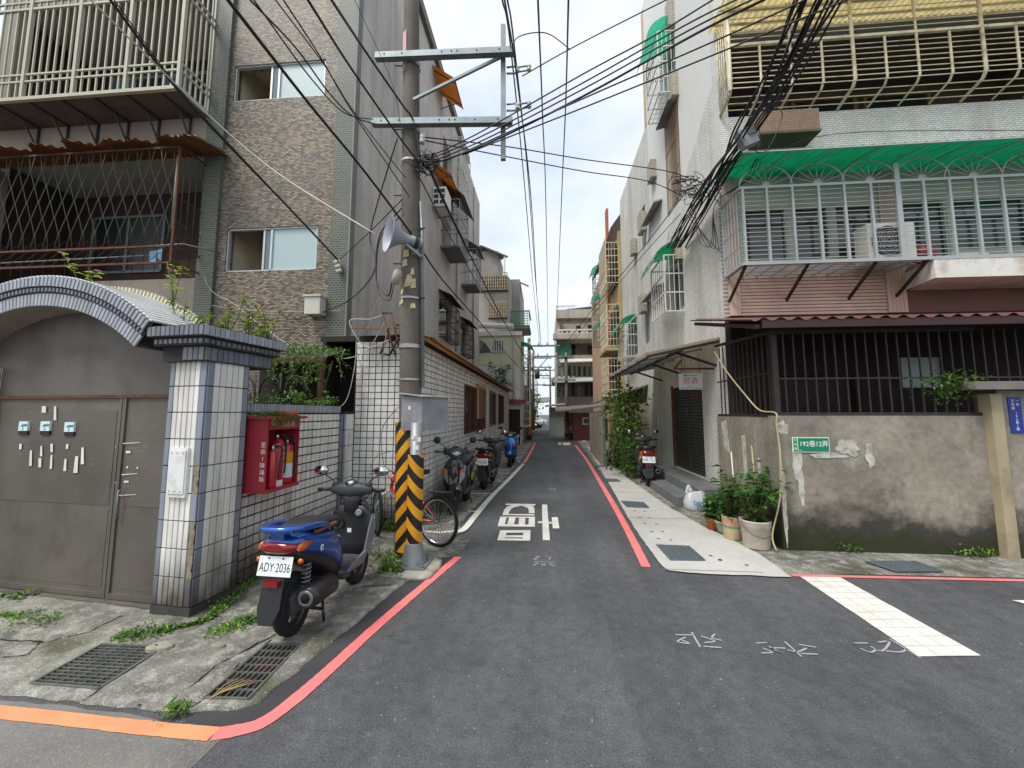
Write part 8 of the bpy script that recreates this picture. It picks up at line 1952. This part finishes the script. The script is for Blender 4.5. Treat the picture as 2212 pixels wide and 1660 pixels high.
# shed roof with vines inside the yard behind the low wall
vr = thing('yard_lean_to', 'mossy slate lean-to roof behind the low tiled wall', 'lean-to', (-3.4, 5.4, 0))
mb = MB(); corrugated(mb, (-4.6, 6.0, 2.66), (1.6, 0, 0.0), (0, -0.9, -0.30), 4, 0.012, 0.1, 4); mb.build('roof', M('slate_grey_sheet', '#67655f', 0.85, 0.25, 4, stain='#4a5a25', stain_amt=0.7, sscale=4), vr)
MB().bar((-4.4, 5.1, 2.3), (-3.0, 5.1, 2.33), 0.06).bar((-3.05, 5.1, 0), (-3.05, 5.1, 2.3), 0.06, up=EY).bar((-4.3, 5.1, 0), (-4.3, 5.1, 2.3), 0.06, up=EY).build('post_and_beam', RUST, vr)
sc_w = MB()
for k in range(4):
    for j in range(7): 
        a = j*math.pi/6; 
    sc_w.tube([(-4.35+k*0.36+0.15*math.cos(a_*math.pi/8), 4.9, 1.85+0.24*math.sin(a_*math.pi/8)) for a_ in range(9)], 0.012, 5).tube([(-4.2+k*0.36, 4.9, 1.6), (-4.2+k*0.36, 4.9, 2.1)], 0.010, 5)
sc_w.build('scroll_ironwork', DARKBAR, vr)
MB().box(-4.6, -2.95, 5.95, 6.05, 0, 2.4).build('back_screen', DARKIN, vr)
random.seed(66)
t = thing('hanging_vine', 'tangled green vine trailing over the lean-to and low wall', 'vine', (-3.1, 5.1, 2.2)); st_, lf = MB(), MB()
for k in range(38):
    x = random.uniform(-3.75, -2.75); y = random.uniform(4.9, 5.3); top = V((x, y, random.uniform(2.3, 2.55))); L_ = random.uniform(0.15, 0.95)*(1.0 if x < -3.4 or x > -2.95 else 0.5)
    pth = [top, top+V((random.uniform(-0.1, 0.1), -0.08, -L_*0.5)), top+V((random.uniform(-0.2, 0.2), -0.12, -L_))]; st_.tube(pth, 0.003, 4)
    for j in range(int(18*L_)+8):
        f_ = random.random(); q = pth[0].lerp(pth[1], f_*2) if f_ < 0.5 else pth[1].lerp(pth[2], f_*2-1); lf.leaf(q+rv(0.03), rv(1)-EZ*0.4, EZ, random.uniform(0.03, 0.06), 0.03)
for k in range(700): lf.leaf(V((random.uniform(-3.9, -2.9), random.uniform(5.0, 5.7), 0))+EZ*(2.42+random.random()*0.1+0.3*0.0), rv(1)+EZ*0.5, EZ, 0.05, 0.03)
st_.build('stem', STEM, t); lf.build('foliage', WEED, t, kind='stuff')
t = thing('cap_weeds', 'small weeds sprouting along the low wall cap', 'weeds', (-2.85, 4.2, 1.7)); lf = MB()
for (y0_, n, h_) in ((3.6, 40, 0.06), (3.95, 50, 0.07), (4.35, 160, 0.14), (4.65, 50, 0.06), (5.0, 120, 0.1)):
    for k in range(n): lf.leaf(V((-2.88+random.uniform(-0.05, 0.06), y0_+random.gauss(0, 0.09), 1.70+random.random()*h_)), rv(1)+EZ*0.5, EZ, random.uniform(0.03, 0.06), 0.025)
lf.build('foliage', WEED, t, kind='stuff')
t = thing('cabinet_moss', 'green creeping moss growing over the red cabinet top', 'moss', (-2.7, 3.5, 1.57)); lf = MB()
for k in range(900):
    y = random.uniform(3.40, 3.80); x = random.uniform(-2.79, -2.53); z_ = 1.572+random.random()*0.05*(1-(y-3.4)/0.5)
    if random.random() < 0.25: x, z_ = -2.50+random.random()*0.03, 1.57-random.random()*0.10*max(0, 1-abs(y-3.5)/0.3)
    lf.leaf((x, y, z_), rv(1)+V((0.3, 0, -0.1)), EZ, random.uniform(0.015, 0.04), 0.012)
lf.build('foliage', leafmat('moss_green', '#3d5a22', '#6d7f3a'), t, kind='stuff')
# weeds along the ground joints
random.seed(71)
def weeds(label, pts, n, spread, h, L=0.04, mat=WEED):
    t = thing('weeds', label, 'weeds', pts[0]); lf = MB(); pts = [V(p) for p in pts]
    for k in range(n):
        i = random.randrange(len(pts)-1) if len(pts) > 1 else 0
        q = pts[i].lerp(pts[i+1], random.random()) if len(pts) > 1 else pts[0]
        w_ = max(0.15, 1+noise.noise(q*4)*1.6)
        q = q+V((random.gauss(0, spread)*w_, random.gauss(0, spread)*w_, 0)); z_ = 0.02+abs(random.gauss(0, h))*w_
        lf.cur = 1 if random.random() < 0.22 else (2 if random.random() < 0.2 else 0)
        lf.leaf((q.x, q.y, z_), rv(1)+EZ*0.6, EZ, L*random.uniform(0.4, 1.4), L*0.6)
    lf.build('foliage', [mat, DKLEAF, LEAF_L], t, kind='stuff')
weeds('band of weeds along the foot of the gate pillar and tiled wall', [G(255, 1385), G(330, 1375), G(400, 1362), G(450, 1345), G(505, 1295), G(560, 1245), G(600, 1215)], 2200, 0.032, 0.012, 0.026)
weeds('patch of weeds on the broken concrete behind the scooter wheel', [G(470, 1372), G(530, 1350), G(590, 1325)], 900, 0.035, 0.008, 0.024)
weeds('thin weeds on the concrete left of the door', [G(0, 1335), G(50, 1340), G(110, 1350)], 350, 0.04, 0.008, 0.026)
weeds('few large weeds at the door threshold', [G(0, 1300), G(60, 1298)], 30, 0.05, 0.03, 0.06)
weeds('tuft of weeds at the foot of the steel post', [G(835, 1235), G(862, 1245)], 420, 0.05, 0.03, 0.045)
weeds('small weeds by the concrete footing of the pole', [G(800, 1205), G(860, 1210), G(840, 1225)], 300, 0.06, 0.02)
weeds('grassy weeds against the tiled annex front', [(-2.6, 5.38, 0), (-2.2, 5.42, 0), (-1.9, 5.42, 0)], 900, 0.07, 0.04, 0.05)
weeds('small bright tuft of weeds at the pavement edge', [G(365, 1545), G(400, 1545)], 160, 0.018, 0.010, 0.024)
weeds('small weeds at the foot of the yard wall below the sign', [(3.35, YW-0.03, 0), (3.6, YW-0.03, 0)], 60, 0.02, 0.03)
weeds('weeds at the foot of the yard wall near the cream post', [(4.55, YW-0.03, 0), (4.95, YW-0.03, 0)], 160, 0.03, 0.025)
weeds('scattered weeds along the parked scooters and annex wall', [(-1.8, 6.2, 0), (-1.8, 8, 0), (-1.78, 10, 0), (-1.75, 13, 0)], 900, 0.04, 0.05, 0.05)
t = thing('ivy', 'small ivy sprouting through the iron cage beside the lintel', 'ivy', (4.7, YW, 1.9)); lf = MB()
for k in range(420): lf.leaf(V((random.gauss(4.72, 0.16), YW-0.02+random.gauss(0, 0.05), random.gauss(1.97, 0.07)-max(0, random.gauss(0, 0.12)))), rv(1), EZ, random.uniform(0.03, 0.06), 0.03)
lf.build('foliage', WEED, t, kind='stuff')
t = thing('loose_stones', 'few loose flat stones on the broken concrete by the gate', 'stones', G(560, 1290)); random.seed(5)
for (x, y, s_) in ((575, 1300, 0.07), (595, 1282, 0.05), (800, 1206, 0.09), (350, 1397, 0.08), (330, 1402, 0.05), (470, 1396, 0.05)):
    c_ = G(x, y, 0.03); rg = []
    for (z_, k_) in ((-0.012, 1.0), (0.01, 0.95), (0.02, 0.6)):
        rg.append([(c_.x+s_*k_*math.cos(a*math.pi/5)*(1+0.25*noise.noise(V((a, s_*50, 0)))), c_.y+s_*0.6*k_*math.sin(a*math.pi/5), c_.z+z_) for a in range(10)])
    MB().ring_loft(rg, False).build('stone', M('pale_stone', '#8f897b', 0.9, 0.2, 9, bump=0.4), t)
